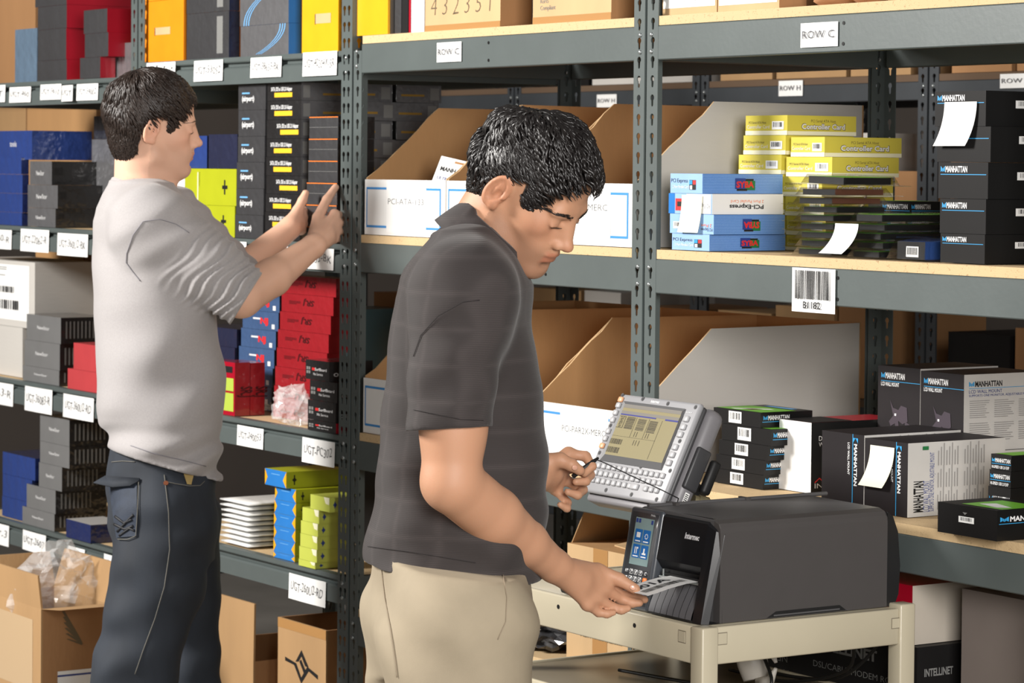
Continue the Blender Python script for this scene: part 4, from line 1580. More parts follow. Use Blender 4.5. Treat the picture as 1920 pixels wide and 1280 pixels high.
z1c = PY(475, 1240, 0.03).z
xq = ux(475, 0.03, z1c)
d = [xq - 0.36, xq, 0.03, 0.4, 0.139, z1c]
open_carton('kraft carton with raised flap behind the jeans of the reaching man', d, [('front', 0.145, 0.004)], KRAFT, KRAFT_D)
z1c = PY(525, 1157, 0.04).z
xq0, xq = ux(521, 0.04, z1c - .1), ux(611, 0.04, z1c - .1)
d = [xq0, xq, 0.04, 0.3, 0.1415, z1c]
oc = open_carton('kraft carton with black angular S emblem at the foot of the post', d, [('back', 0.03, 0.0)], KRAFT, KRAFT_D)
P = Print(oc, 'front', d)
hh = d[5] - d[4]
k = 0.095 / hh
E1 = [(-1.0, -0.05), (-0.45, -0.05), (-0.1, -0.9), (0.12, -0.9), (0.5, -0.1), (0.28, -0.05), (0.05, -0.55), (-0.18, 0.0), (-0.3, 0.22), (-1.0, 0.2)]


def emb(pts):
    return [(0.5 + a * 0.36, 1 - 1.12 * k + b * k * 0.46) for a, b in pts]


P.poly(emb([(-0.95, 0.08), (-0.42, -0.02), (0.0, -0.95), (0.42, -0.12), (0.95, -0.42), (0.95, -0.18), (0.34, 0.12), (0.0, -0.6), (-0.3, 0.12), (-0.95, 0.3)]), INK)
P.poly(emb([(-0.34, 0.2), (0.0, 0.95), (0.42, 0.1), (0.22, 0.1), (0.0, 0.6), (-0.16, 0.25)]), INK)
P.poly(emb([(-0.12, 0.28), (0.14, -0.3), (0.24, -0.12), (-0.02, 0.42)]), INK)
P.text('LINK', 0.1, 1 - 2.1 * k, 0.3 * k, INK, bold=0.03, maxw=0.5)
P.rect(0.0, 0.93, 1, 1.0, TAPE)
P.done('front_print')
# ================================================================== paper labels on the beams
HAND = mat('pen_ink', S(70, 70, 74), 0.6)


def shelf_label(unit, u0, v0, u1, v1, text, hand=True, barcode=False, y=-0.0022, skew=0.0, word='white paper label'):
    a = PY(u0, (v0 + v1) / 2, y).x
    b_ = PY(u1, (v0 + v1) / 2, y).x
    zt, zb = PY((u0 + u1) / 2, v0, y).z, PY((u0 + u1) / 2, v1, y).z
    w, h = b_ - a, zt - zb
    O = Vector(unit.location)
    mb = MB()
    n = 6
    vs_ = []
    for j in range(n + 1):
        t = j / n
        bow = 0.0016 * sin(pi * t) + skew * t
        for k in (0, 1):
            vs_.append((a + w * t, y - bow - (0.0015 if (k == 0 and hand) else 0), zt - h * (1 - k) if False else (zt if k else zb)))
    fs = [(2 * j, 2 * j + 2, 2 * j + 3, 2 * j + 1) for j in range(n)]
    mb.add(vs_, fs, WHITE_PAPER, True)
    o = mb.build('label', unit)
    o.location = -O
    tag(o, word + ((' reading ' + text) if text else ''))
    if text and not barcode:
        q = MB()
        vs_, fs, wd = text_geo(text, -0.012 if hand else 0.0, 0.12 if hand else 0.0)
        ww, hh = w * 0.86, h * (0.36 if hand else 0.32)
        out = []
        for p, r in vs_:
            t = 0.07 + 0.86 * p / wd
            out.append((a + w * t, y - 0.0016 * sin(pi * t) - skew * t - 0.002, zb + h * 0.36 + r * hh + (0.003 * sin(p * 2) if hand else 0)))
        q.add(out, fs, HAND if hand else mat('sign_ink', S(80, 80, 84), 0.6))
        lo = q.build('lettering', o)
    if barcode:
        q = MB()
        rnd = random.Random(5)
        st = w * 0.78 / 30
        for i in range(30):
            if rnd.random() < 0.8:
                x = a + w * 0.11 + i * st
                q.add([(x, y - 0.004, zb + h * 0.3), (x + st * rnd.choice((.45, .6, .95)), y - 0.004, zb + h * 0.3), (x + st * .6, y - 0.004, zb + h * 0.95), (x, y - 0.004, zb + h * 0.95)], [(0, 1, 2, 3)], INK)
        vs_, fs, wd = text_geo(text, 0.015)
        q.add([(a + w * (0.3 + 0.4 * p / wd), y - 0.004, zb + h * 0.09 + r * h * 0.155) for p, r in vs_], fs, INK)
        q.build('barcode', o)
    return o


shelf_label(UNIT_M, 819, 79, 865, 116, 'ROW C', False)
shelf_label(UNIT_R, 1501, 42, 1571, 88, 'ROW C', False)
shelf_label(UNIT_R, 1485, 503, 1566, 586, 'B1182', False, True, y=-0.003)
for t in ((275, 117, 329, 141, '3U2'), (364, 113, 418, 152, 'UGT-530S2'), (470, 107, 528, 145, 'UGT-38653-BK'), (568, 97, 632, 142, 'UGT-40204X-SR'),
          (402, 452, 462, 492, 'UGT-28023-BK'), (487, 459, 540, 498, ''), (570, 465, 626, 505, '20052-BK'), (445, 800, 494, 838, 'UGT-040053'),
          (567, 824, 628, 871, 'UGT-PC302'), (542, 1082, 611, 1130, 'UGT-260U2-RD')):
    shelf_label(UNIT_L, *t)
for t in ((-30, 160, 10, 192, 'UGT'), (18, 163, 58, 192, 'UGT-460'), (76, 158, 115, 187, 'UGT-3610'), (144, 157, 184, 188, 'UGT-34002'),
          (-30, 430, 22, 466, 'GT-360-R'), (39, 430, 92, 472, 'UGT-22062-R'), (108, 438, 165, 480, 'UGT-360U2-BK'), (-30, 716, 25, 757, 'UGT-3-R'), (47, 727, 98, 773, 'UGT-36083-R'), (119, 742, 176, 786, 'UGT-360U2-RD'),
          (-25, 980, 17, 1019, 'UGT-3'), (43, 998, 86, 1035, 'UGT-2603'), (128, 1026, 159, 1057, 'UGT-38'), (195, 1043, 238, 1079, 'UGT-39')):
    shelf_label(UNIT_LL, *t)
shelf_label(UNIT_LL, 116, 160, 144, 190, 'UGT', skew=0.012)
for unit, pts in ((UNIT_M, ((916, 80), (916, 113), (1023, 514))), (UNIT_R, ((1582, 43), (1581, 82), (1571, 521), (1570, 561)))):
    for (u, v) in pts:
        p = PY(u, v, 0)
        q = MB().cyl((p.x, -0.0006, p.z), (p.x, 0.001, p.z), 0.0035, BOLT, 8)
        o = q.build('beam_hole', unit)
        o.location = -Vector(unit.location)

# ================================================================== cart
CREAM = mat('cream_enamel', S(184, 175, 152), 0.38, spec=0.5, var=0.03, vscale=6, coat=0.15)
CX0, CX1, CY0, CY1, CZ = 0.17, 0.843, -0.482, -0.022, 0.835
cart = empty('utility_cart', ((CX0 + CX1) / 2, (CY0 + CY1) / 2, 0), 'cream enamelled steel utility cart carrying the printer', 'cart')
CO = Vector(cart.location)


def cpart(mb, name, parent=None):
    o = mb.build(name, parent or cart)
    if parent is None:
        o.location = -CO
    return o


cpart(MB().bevbox((CX0 + 0.004, CY0 + 0.004, CZ - 0.006), (CX1 - 0.004, CY1 - 0.004, CZ - 0.0005), CREAM, 0.002), 'top_shelf')
for (a, b_) in (((CX0 + 0.03, CY0, CZ - 0.062), (CX1 - 0.03, CY0 + 0.012, CZ + 0.001)), ((CX0 + 0.03, CY1 - 0.012, CZ - 0.062), (CX1 - 0.03, CY1, CZ + 0.001)),
                ((CX0, CY0 + 0.03, CZ - 0.062), (CX0 + 0.012, CY1 - 0.03, CZ + 0.001)), ((CX1 - 0.012, CY0 + 0.03, CZ - 0.062), (CX1, CY1 - 0.03, CZ + 0.001))):
    cpart(MB().bevbox(a, b_, CREAM, 0.003), 'top_rail')
for x in (CX0 - 0.002, CX1 - 0.030):
    for y in (CY0 - 0.002, CY1 - 0.030):
        s = 0.034
        h = CZ + 0.0015 if y < -0.2 else CZ + 0.008
        lg = MB().bevbox((x, y, 0.08), (x + s, y + s, h), CREAM, 0.003)
        cpart(lg, 'leg')
        cpart(MB().cyl((x + s / 2 - 0.012, y + s / 2, 0.04), (x + s / 2 + 0.012, y + s / 2, 0.04), 0.0395, mat('caster_rubber', S(40, 40, 42), 0.6), 16).cyl((x + s / 2, y + s / 2, 0.04), (x + s / 2, y + s / 2, 0.085), 0.01, RIVET, 8), 'caster')
LZ = 0.692
cpart(MB().bevbox((CX0 + 0.004, CY0 + 0.004, LZ - 0.03), (CX1 - 0.004, CY1 - 0.004, LZ - 0.024), mat('shelf_shaded', S(112, 102, 84), 0.35), 0.002), 'lower_shelf')  # plate toned down: shade of the top shelf put into its colour
for (a, b_) in (((CX0 + 0.03, CY0 + 0.001, LZ - 0.06), (CX1 - 0.03, CY0 + 0.01, LZ - 0.02)), ((CX0 + 0.03, CY1 - 0.01, LZ - 0.06), (CX1 - 0.03, CY1 - 0.001, LZ - 0.02)),
                ((CX0 + 0.001, CY0 + 0.03, LZ - 0.06), (CX0 + 0.01, CY1 - 0.03, LZ - 0.02)), ((CX1 - 0.01, CY0 + 0.03, LZ - 0.06), (CX1 - 0.001, CY1 - 0.03, LZ - 0.02))):
    cpart(MB().bevbox(a, b_, CREAM, 0.003), 'lower_rail')
GROOVE = mat('groove_shadow', S(120, 112, 96), 0.6)
# square knock-outs and bolt holes of the rails
for (u, v, w) in ((1279, 1193, 0.021), (1354, 1197, 0.021), (1679, 1168, 0.019)):
    side = u > 1320
    p = PX(u, v, CX1) if side else PY(u, v, CY0)
    for (g_, m_, k_) in ((w, GROOVE, 0.0003), (w - 0.0028, CREAM, 0.0012)):
        q = MB()
        h = g_ / 2
        if side:
            q.box((CX1 - 0.001, p.y - h, p.z - h), (CX1 + k_, p.y + h, p.z + h), m_)
        else:
            q.box((p.x - h, CY0 - k_, p.z - h), (p.x + h, CY0 + 0.001, p.z + h), m_)
        cpart(q, 'knockout')
for (u, v) in ((1047, 1137), (1190, 1172)):
    p = PY(u, v, CY0)
    cpart(MB().cyl((p.x, CY0 - 0.0008, p.z), (p.x, CY0 + 0.001, p.z), 0.004, BOLT, 10), 'bolt_hole')

# ================================================================== label printer
CHAR = mat('charcoal_plastic', S(70, 67, 66), 0.55, spec=0.3, var=0.02, vscale=20, bump=0.03, bscale=400)
CHAR_T = mat('charcoal_top', S(80, 79, 80), 0.5, spec=0.4, bump=0.03, bscale=400)
GLOSS = mat('gloss_black', S(26, 26, 28), 0.3, spec=0.2, coat=0.06, coat_rough=0.1)
MATTEB = mat('matte_black', S(20, 20, 21), 0.55)
PANELB = mat('panel_slate', S(64, 68, 74), 0.35, coat=0.3)
FACE_DK = mat('panel_face', S(44, 46, 50), 0.4, coat=0.3)
PX0, PXC, PXD, PX1 = 0.566, 0.660, 0.792, 0.816
PZ0, PZ1 = CZ + 0.0015, 1.0105
prn = empty('label_printer', ((PX0 + PX1) / 2, -0.25, PZ0), 'charcoal desktop label printer with keypad and colour display on the cart', 'printer')
PO = Vector(prn.location)


def ppart(mb, name, parent=None):
    o = mb.build(name, parent or prn)
    if not parent:
        o.location = -PO
    return o


# housing: profile in the (y, z) plane pushed along x, the top edge towards +x chamfered
mb = MB()


def ring(x, y0, y1, z0, z1, r):
    return [(x, y0, z0), (x, y1, z0), (x, y1, z1 - r), (x, y1 - r, z1), (x, y0 + r * 0.4, z1), (x, y0, z1 - r * 0.4)]


secs = [ring(PX0 + 0.004, -0.425, -0.058, PZ0, PZ1 - 0.010, 0.004), ring(PX0 + 0.03, -0.425, -0.058, PZ0, PZ1, 0.004), ring(PX1 - 0.018, -0.425, -0.058, PZ0, PZ1 - 0.002, 0.004), ring(PX1 - 0.005, -0.425, -0.058, PZ0, PZ1 - 0.007, 0.003),
        ring(PX1 - 0.001, -0.425, -0.058, PZ0, PZ1 - 0.014, 0.003), ring(PX1, -0.425, -0.058, PZ0, PZ1 - 0.022, 0.003)]
for i in range(len(secs) - 1):
    A, B = secs[i], secs[i + 1]
    n = len(A)
    mb.add(A + B, [(k, (k + 1) % n, n + (k + 1) % n, n + k)[::-1] for k in range(n)], CHAR if i > 1 else CHAR_T, True)
mb.add(secs[0], [tuple(range(6))], CHAR)
mb.add(secs[-1], [tuple(range(5, -1, -1))], CHAR)
ho = ppart(mb, 'housing')
for pl in ho.data.polygons:
    pl.use_smooth = False
# hinge line and lid seam on top
ppart(MB().cyl((PX0 + 0.036, -0.42, PZ1 + 0.0005), (PX0 + 0.036, -0.02, PZ1 + 0.0005), 0.004, CHAR_T, 10).box((PX0 + 0.02, -0.37, PZ1 - 0.002), (PX0 + 0.05, -0.362, PZ1 + 0.0045), CHAR).box((PX0 + 0.02, -0.21, PZ1 - 0.002), (PX0 + 0.05, -0.204, PZ1 + 0.0045), CHAR), 'lid_hinge')
# rear cap, bulging
mb = MB()
prof = [(-0.058, 0.0), (-0.04, 0.002), (-0.031, 0.02), (-0.028, 0.07), (-0.034, 0.13), (-0.046, 0.158), (-0.058, 0.166)]
mb.prism([(PX0 + 0.004, y, PZ0 + z) for y, z in prof], (PX1 - PX0 - 0.004, 0, 0), MATTEB)
ppart(mb, 'rear_cap')
# cut-out along the foot of the side cover
q = MB().add([(PX1 + 0.0006, -0.325, PZ0 + 0.001), (PX1 + 0.0006, -0.15, PZ0 + 0.001), (PX1 + 0.0006, -0.165, PZ0 + 0.011), (PX1 + 0.0006, -0.305, PZ0 + 0.011)], [(0, 1, 2, 3)], MATTEB)
q.box((PX1 + 0.0004, -0.31, PZ0 + 0.003), (PX1 + 0.0012, -0.165, PZ0 + 0.0055), CHAR_T)
ppart(q, 'foot_recess')
# front frame: black column at the door side, sloping face

def slope_y(z, back=0.0):
    t = (z - PZ0) / (PZ1 - PZ0)
    return -0.462 + 0.034 * t + back


mb = MB()
A = [(PXD - 0.004, slope_y(PZ0), PZ0), (PXD - 0.004, slope_y(PZ1 - 0.012), PZ1 - 0.012), (PXD - 0.004, slope_y(PZ1) + 0.012, PZ1 - 0.001), (PXD - 0.004, -0.42, PZ1 - 0.001), (PXD - 0.004, -0.42, PZ0)]
Bq = [(PX1 - 0.006, slope_y(PZ0) + 0.002, PZ0), (PX1 - 0.008, slope_y(PZ1 - 0.02) + 0.004, PZ1 - 0.02), (PX1 - 0.012, slope_y(PZ1) + 0.016, PZ1 - 0.006), (PX1 - 0.008, -0.42, PZ1 - 0.008), (PX1 + 0.0005, -0.42, PZ0)]
Cq = [(PX1 + 0.0006, slope_y(PZ0) + 0.014, PZ0), (PX1 + 0.0006, slope_y(PZ1 - 0.02) + 0.016, PZ1 - 0.026), (PX1 - 0.003, slope_y(PZ1) + 0.02, PZ1 - 0.012), (PX1 - 0.003, -0.42, PZ1 - 0.011), (PX1 + 0.0006, -0.42, PZ0)]
for U, V in ((A, Bq), (Bq, Cq)):
    mb.add(U + V, [(k, 5 + k, 5 + (k + 1) % 5, (k + 1) % 5) for k in range(5)], GLOSS, False)
mb.add(A, [(0, 1, 2, 3, 4)], GLOSS)
ppart(mb, 'front_column')
# upper front cover with the logo, chin bevel, dark mouth below
mb = MB()
zc0, zc1 = PZ0 + 0.092, PZ0 + 0.076
prof = [(slope_y(zc0), zc0), (slope_y(PZ1 - 0.01), PZ1 - 0.01), (slope_y(PZ1) + 0.010, PZ1 - 0.001), (-0.42, PZ1 - 0.001), (-0.42, zc1), (slope_y(zc1) + 0.014, zc1)]
mb.prism([(PXC + 0.002, y, z) for y, z in prof], (PXD - PXC - 0.006, 0, 0), GLOSS)
ppart(mb, 'front_cover')
ppart(MB().box((PXC + 0.002, -0.432, PZ0), (PXD - 0.004, -0.42, zc1), MATTEB), 'label_mouth')
ppart(MB().box((PXC + 0.01, -0.44, PZ0 + 0.066), (PXD - 0.006, -0.432, PZ0 + 0.07), MATTEB).cyl((PXC + 0.016, -0.44, PZ0 + 0.064), (PXC + 0.016, -0.44, PZ0 + 0.076), 0.002, RIVET, 8).cyl((PXC + 0.01, -0.443, PZ0 + 0.0625), (PXD - 0.006, -0.443, PZ0 + 0.0625), 0.0025, RIVET, 8), 'tear_bar')
# curved ribbed tray below the mouth
mb = MB()
n = 10
xa_, xb_ = PXC + 0.003, PXD - 0.006
for k in range(7):
    x0 = xa_ + (xb_ - xa_) * k / 7
    x1 = xa_ + (xb_ - xa_) * (k + 1) / 7 - 0.0012
    vs_ = []
    for j in range(n + 1):
        t = j / n
        y = -0.436 - 0.026 * sin(t * pi / 2)
        z = PZ0 + 0.056 * (1 - t) ** 1.35 + 0.003
        vs_ += [(x0, y, z), (x1, y, z)]
    mb.add(vs_, [(2 * j, 2 * j + 2, 2 * j + 3, 2 * j + 1) for j in range(n)], mat('tray_grey', S(92, 92, 96), 0.5), True)
ppart(mb, 'ribbed_tray')
ppart(MB().box((xa_, -0.4625, PZ0), (xb_, -0.42, PZ0 + 0.0035), MATTEB), 'tray_lip')
# logo lettering on the front cover
Mf = Matrix.Translation((0, 0, 0))
up = Vector((0, 0.034, PZ1 - PZ0)).normalized()
N_ = Vector((0, -(PZ1 - PZ0), 0.034)).normalized()


def plane(o, xdir=(1, 0, 0), updir=up, nrm=N_):
    M = Matrix((Vector(xdir), Vector(updir), Vector(nrm))).transposed().to_4x4()
    M.translation = o
    return M


def text3(mb, s, M, x, y, h, m, maxw=None, bold=0.0, shear=0.0, lift=0.0004, rot=False):
    vs_, fs, w = text_geo(s, bold, shear)
    sx = h if not maxw else maxw / max(w, 1e-6)
    if rot:
        mb.add([M @ Vector((x - b * h, y + a * sx, lift)) for a, b in vs_], fs, m)
    else:
        mb.add([M @ Vector((x + a * sx, y + b * h, lift)) for a, b in vs_], fs, m)


def rect3(mb, M, x0, y0, x1, y1, m, lift=0.0003):
    mb.add([M @ Vector(p) for p in ((x0, y0, lift), (x1, y0, lift), (x1, y1, lift), (x0, y1, lift))], [(0, 1, 2, 3)], m)


Mc = plane((PXC, slope_y(PZ0), PZ0))
mb = MB()
text3(mb, 'Intermec', Mc, 0.070, 0.137, 0.010, mat('silver_ink', S(226, 226, 228), 0.3), maxw=0.041, bold=0.03, shear=0.2)
ppart(mb, 'logo')
# control panel block
mb = MB()
hgt = (PZ1 - PZ0) / up.z
Mp = plane((PX0, slope_y(PZ0), PZ0))
Wp = PXC - PX0
mb.bevbox((0, 0.0, -0.045), (Wp, hgt - 0.002, 0.002), PANELB, 0.006, Mp, 3)
ctl = ppart(mb, 'control_panel')


def cp(mb, name):
    return mb.build(name, ctl)


cp(MB().bevbox((0.009, 0.008, 0.0015), (Wp - 0.007, hgt - 0.010, 0.003), FACE_DK, 0.003, Mp, 2), 'face_plate')
LCD = mat('lcd_grey_green', S(118, 138, 138), 0.25, emit=0.12)
ICON = mat('icon_blue', S(22, 88, 150), 0.3, emit=0.18)
mb = MB()
rect3(mb, Mp, 0.023, 0.076, 0.077, 0.158, LCD, 0.0036)
sc_ = cp(mb, 'display')
mb = MB()
for a in range(2):
    for b_ in range(2):
        x, y = 0.028 + a * 0.0235, 0.088 + b_ * 0.0265
        rect3(mb, Mp, x, y, x + 0.021, y + 0.0235, ICON, 0.0042)
        rect3(mb, Mp, x + 0.003, y + 0.002, x + 0.018, y + 0.004, WHITE_INK, 0.0045)
        if (a, b_) == (0, 1):
            rect3(mb, Mp, x + 0.005, y + 0.009, x + 0.016, y + 0.018, WHITE_INK, 0.0045)
        elif (a, b_) == (1, 1):
            for k in range(8):
                q = k * pi / 4
                rect3(mb, Mp, x + 0.0095 + 0.004 * cos(q), y + 0.0115 + 0.004 * sin(q), x + 0.0115 + 0.004 * cos(q), y + 0.0135 + 0.004 * sin(q), WHITE_INK, 0.0045)
        elif (a, b_) == (0, 0):
            rect3(mb, Mp, x + 0.006, y + 0.007, x + 0.008, y + 0.019, WHITE_INK, 0.0045)
            rect3(mb, Mp, x + 0.011, y + 0.007, x + 0.013, y + 0.019, WHITE_INK, 0.0045)
            rect3(mb, Mp, x + 0.010, y + 0.016, x + 0.016, y + 0.019, WHITE_INK, 0.0045)
        else:
            rect3(mb, Mp, x + 0.005, y + 0.007, x + 0.016, y + 0.010, WHITE_INK, 0.0045)
            rect3(mb, Mp, x + 0.008, y + 0.010, x + 0.012, y + 0.018, WHITE_INK, 0.0045)
for x in (0.025, 0.033, 0.069):
    rect3(mb, Mp, x, 0.149, x + 0.006, 0.156, NAVYINK, 0.0042)
cp(mb, 'screen_icons')
keys = [('F1', '7', '8', '9', 'C'), ('F2', '4', '5', '6', ''), ('F3', '1', '2', '3', ' '), ('F4', 'F5', '0', '.', '')]
for r, row in enumerate(keys):
    for c, s in enumerate(row):
        if r == 3 and c == 4:
            continue
        x, y = 0.016 + c * 0.0135, 0.059 - r * 0.0118
        m_ = {(1, 4): ORANGE_INK, (2, 4): ICON}.get((r, c), FACE_DK)
        hh = 0.0095 if (r, c) != (2, 4) else 0.0212
        y0_ = y if hh < 0.01 else y - 0.0118
        mb = MB().bevbox((x, y0_, 0.002), (x + 0.0115, y0_ + hh, 0.0046), m_, 0.0012, Mp, 1)
        k = cp(mb, 'key')
        if s.strip():
            mb2 = MB()
            if s.isdigit():
                for (a, b2, c2, d2) in ((0.0008, 0.0006, 0.0107, 0.0012), (0.0008, 0.0083, 0.0107, 0.0089), (0.0008, 0.0006, 0.0014, 0.0089), (0.0101, 0.0006, 0.0107, 0.0089)):
                    rect3(mb, Mp, x + a, y + b2, x + c2, y + d2, WHITE_INK, 0.0048)
            text3(mb, s, Mp, x + (0.0036 if len(s) == 1 else 0.0018), y + 0.0024, 0.005, WHITE_INK, lift=0.0048, bold=0.02, maxw=None)
            me_new = mb.mesh('key')
            k.data = me_new
mb = MB()
text3(mb, 'PM43c', Mp, 0.064, 0.163, 0.0035, WHITE_INK, lift=0.0034)
cp(mb, 'model_mark')
# the label coming out
lab_pts = [((PXC + PXD) / 2 + 0.010, -0.437, PZ0 + 0.0665), ((PXC + PXD) / 2 + 0.009, -0.465, PZ0 + 0.0648), ((PXC + PXD) / 2 + 0.008, -0.495, PZ0 + 0.060), ((PXC + PXD) / 2 + 0.007, -0.522, PZ0 + 0.054), ((PXC + PXD) / 2 + 0.006, -0.542, PZ0 + 0.050)]
W2 = 0.040
mb = MB()
vs_ = []
for p in lab_pts:
    vs_ += [(p[0] - W2, p[1], p[2]), (p[0] + W2, p[1], p[2])]
fs = [(2 * j, 2 * j + 1, 2 * j + 3, 2 * j + 2) for j in range(len(lab_pts) - 1)]
n = len(vs_)
mb.add(vs_ + [(a, b_, c - 0.0005) for a, b_, c in vs_], fs + [tuple(reversed([n + i for i in f])) for f in fs], WHITE_PAPER, True)
lbl = mb.build('printed_label', None, lab_pts[2])
tag(lbl, 'white A100 barcode label coming out of the printer', 'label')


def lab_at(s, t):          # s across -1..1, t along 0..1
    f = t * (len(lab_pts) - 1)
    i = min(int(f), len(lab_pts) - 2)
    p = Vector(lab_pts[i]).lerp(Vector(lab_pts[i + 1]), f - i)
    return p + Vector((s * W2, 0, 0.0009)) - Vector(lab_pts[2])


mb = MB()
vs_, fs, w = text_geo('A100', 0.02)
mb.add([lab_at(-0.08 - 0.52 * b_, 0.25 + 0.6 * a / w) for a, b_ in vs_], fs, INK)
rnd = random.Random(4)
t = 0.12
while t < 0.9:
    w_ = rnd.choice((0.006, 0.01, 0.016))
    mb.add([lab_at(0.15, t), lab_at(0.15, t + w_), lab_at(0.6, t + w_), lab_at(0.6, t)], [(0, 1, 2, 3)], INK)
    t += w_ + rnd.choice((0.006, 0.01, 0.016))
mb.build('label_print', lbl)

# ================================================================== vehicle-mount terminal
SILV = mat('terminal_silver', S(144, 144, 147), 0.42, spec=0.5, bump=0.02, bscale=500)
SILV2 = mat('terminal_side', S(120, 118, 121), 0.42)
DKG = mat('terminal_dark', S(58, 58, 60), 0.45)
KEYM = mat('key_grey', S(168, 168, 170), 0.4)
tu = Vector((0, 0.087, 0.176)).normalized()
tn = Vector((0, -0.176, 0.087)).normalized()
TO = Vector((0.297, -0.352, 1.004))
TW, TH = 0.249, 0.197
Mt = plane(TO, (1, 0, 0), tu, tn)
term = empty('mobile_terminal', (0.42, -0.3, CZ), 'grey rugged terminal with screen and keyboard on a black mount', 'computer')
TOo = Vector(term.location)


def tpart(mb, name, parent=None):
    o = mb.build(name, parent or term)
    if not parent:
        o.location = -TOo
    return o


tpart(MB().bevbox((0, 0, -0.012), (TW, TH, 0), SILV, 0.009, Mt, 3), 'front_bezel')
tpart(MB().bevbox((0.002, 0.002, -0.022), (TW - 0.002, TH - 0.002, -0.011), DKG, 0.006, Mt, 2), 'gasket')
tpart(MB().bevbox((0.0, 0.0, -0.062), (TW + 0.006, TH + 0.002, -0.021), SILV2, 0.016, Mt, 3), 'rear_case')
tpart(MB().bevbox((TW + 0.002, 0.045, -0.056), (TW + 0.0115, 0.125, -0.024), DKG, 0.004, Mt, 2).bevbox((TW + 0.004, 0.05, -0.08), (TW + 0.02, 0.115, -0.06), MATTEB, 0.006, Mt, 2), 'side_door')
mb = MB()
Ms = Mt @ Matrix.Translation((TW + 0.0064, 0.004, -0.036)) @ Matrix.Rotation(pi / 2, 4, 'Y')
mb.box((0, 0, 0), (0.010, 0.036, 0.0004), WHITE_PAPER, Ms)
for k in range(10):
    mb.box((0.0015, 0.002 + k * 0.0033, 0.0004), (0.0085, 0.002 + k * 0.0033 + 0.0016, 0.0006), INK, Ms)
tpart(mb, 'side_sticker')
# bezel details (fractions from the left and from the top)


def fx(a):
    return a * TW


def fy(b_):
    return (1 - b_) * TH


mb = MB()
o_, i_ = (0.085, 0.075, 0.855, 0.685), (0.112, 0.10, 0.825, 0.615)
q = [(fx(o_[0]), fy(o_[1])), (fx(o_[2]), fy(o_[1])), (fx(o_[2]), fy(o_[3])), (fx(o_[0]), fy(o_[3]))]
r_ = [(fx(i_[0]), fy(i_[1])), (fx(i_[2]), fy(i_[1])), (fx(i_[2]), fy(i_[3])), (fx(i_[0]), fy(i_[3]))]
vs_ = [Mt @ Vector((a, b_, 0.0016)) for a, b_ in q] + [Mt @ Vector((a, b_, 0.0004)) for a, b_ in r_]
mb.add(vs_, [(k, 4 + k, 4 + (k + 1) % 4, (k + 1) % 4)[::-1] for k in range(4)], DKG)
tpart(mb, 'screen_frame')
SCR = mat('screen_beige', S(132, 123, 90), 0.3, emit=0.06)
SCR2 = mat('screen_grey', S(116, 112, 106), 0.3, emit=0.04)
SCRB = mat('screen_blue', S(48, 52, 122), 0.3, emit=0.05)
SCRK = mat('screen_ink', S(54, 48, 36), 0.3)
mb = MB()
rect3(mb, Mt, r_[3][0], r_[3][1], r_[1][0], r_[1][1], SCR, 0.0005)
scr = tpart(mb, 'screen')
mb = MB()
sw_, sh_ = r_[1][0] - r_[0][0], r_[1][1] - r_[3][1]


def sr(a0, b0, a1, b1, m, l=0.0008):
    rect3(mb, Mt, r_[0][0] + a0 * sw_, r_[0][1] - b1 * sh_, r_[0][0] + a1 * sw_, r_[0][1] - b0 * sh_, m, l)


sr(0, 0.0, 1, 0.07, SCR2)
sr(0, 0.13, 1, 0.19, SCR2)
sr(0, 0.19, 0.62, 0.215, SCRB)
sr(0.78, 0.19, 1.0, 0.22, SCRB)
for (a, w0) in ((0.0, 0.09),):
    for (x0, y0, x1, y1) in ((0.0, 0.235, 0.11, 0.243), (0.0, 0.455, 0.11, 0.463), (0.105, 0.235, 0.113, 0.463)):
        sr(x0, y0, x1, y1, SCRK)
text3(mb, 'INTERMEC', Mt, r_[0][0] + 0.082 * sw_, r_[0][1] - 0.45 * sh_, 0.009, SCRK, maxw=0.205 * sh_, rot=True, lift=0.001)
rnd = random.Random(3)
for (a0, a1, b0, b1) in ((0.14, 0.28, 0.235, 0.47), (0.34, 0.48, 0.25, 0.48), (0.54, 0.68, 0.26, 0.49)):
    k = b0
    while k < b1:
        h = rnd.choice((0.006, 0.009, 0.014))
        sr(a0, k, a1, k + h, SCRK)
        k += h + rnd.choice((0.006, 0.009))
for (b0, b1) in ((0.68, 0.78), (0.84, 0.95)):
    k = 0.0
    while k < 0.2:
        w_ = rnd.choice((0.006, 0.01, 0.016))
        sr(k, b0, k + w_, b1, SCRK)
        k += w_ + rnd.choice((0.007, 0.011))
sr(0.0, 0.62, 0.75, 0.624, SCRK)
for a in (0.3, 0.52, 0.74):
    sr(a, 0.23, a + 0.004, 0.98 if a > 0.7 else 0.62, SCRK)
for (a, b0) in ((0.4, 0.66), (0.44, 0.66), (0.49, 0.66), (0.36, 0.5), (0.4, 0.5), (0.56, 0.5), (0.6, 0.5)):
    sr(a, b0, a + 0.008, b0 + 0.1, SCRK)
tpart(mb, 'screen_image')
PEACH = mat('key_peach', S(214, 160, 120), 0.4)


def tkey(a, b_, w, h, m=KEYM, z=0.0045, name='key'):
    mb = MB().bevbox((fx(a) - w / 2, fy(b_) - h / 2, -0.001), (fx(a) + w / 2, fy(b_) + h / 2, z), m, 0.0022, Mt, 2)
    tpart(mb, name)


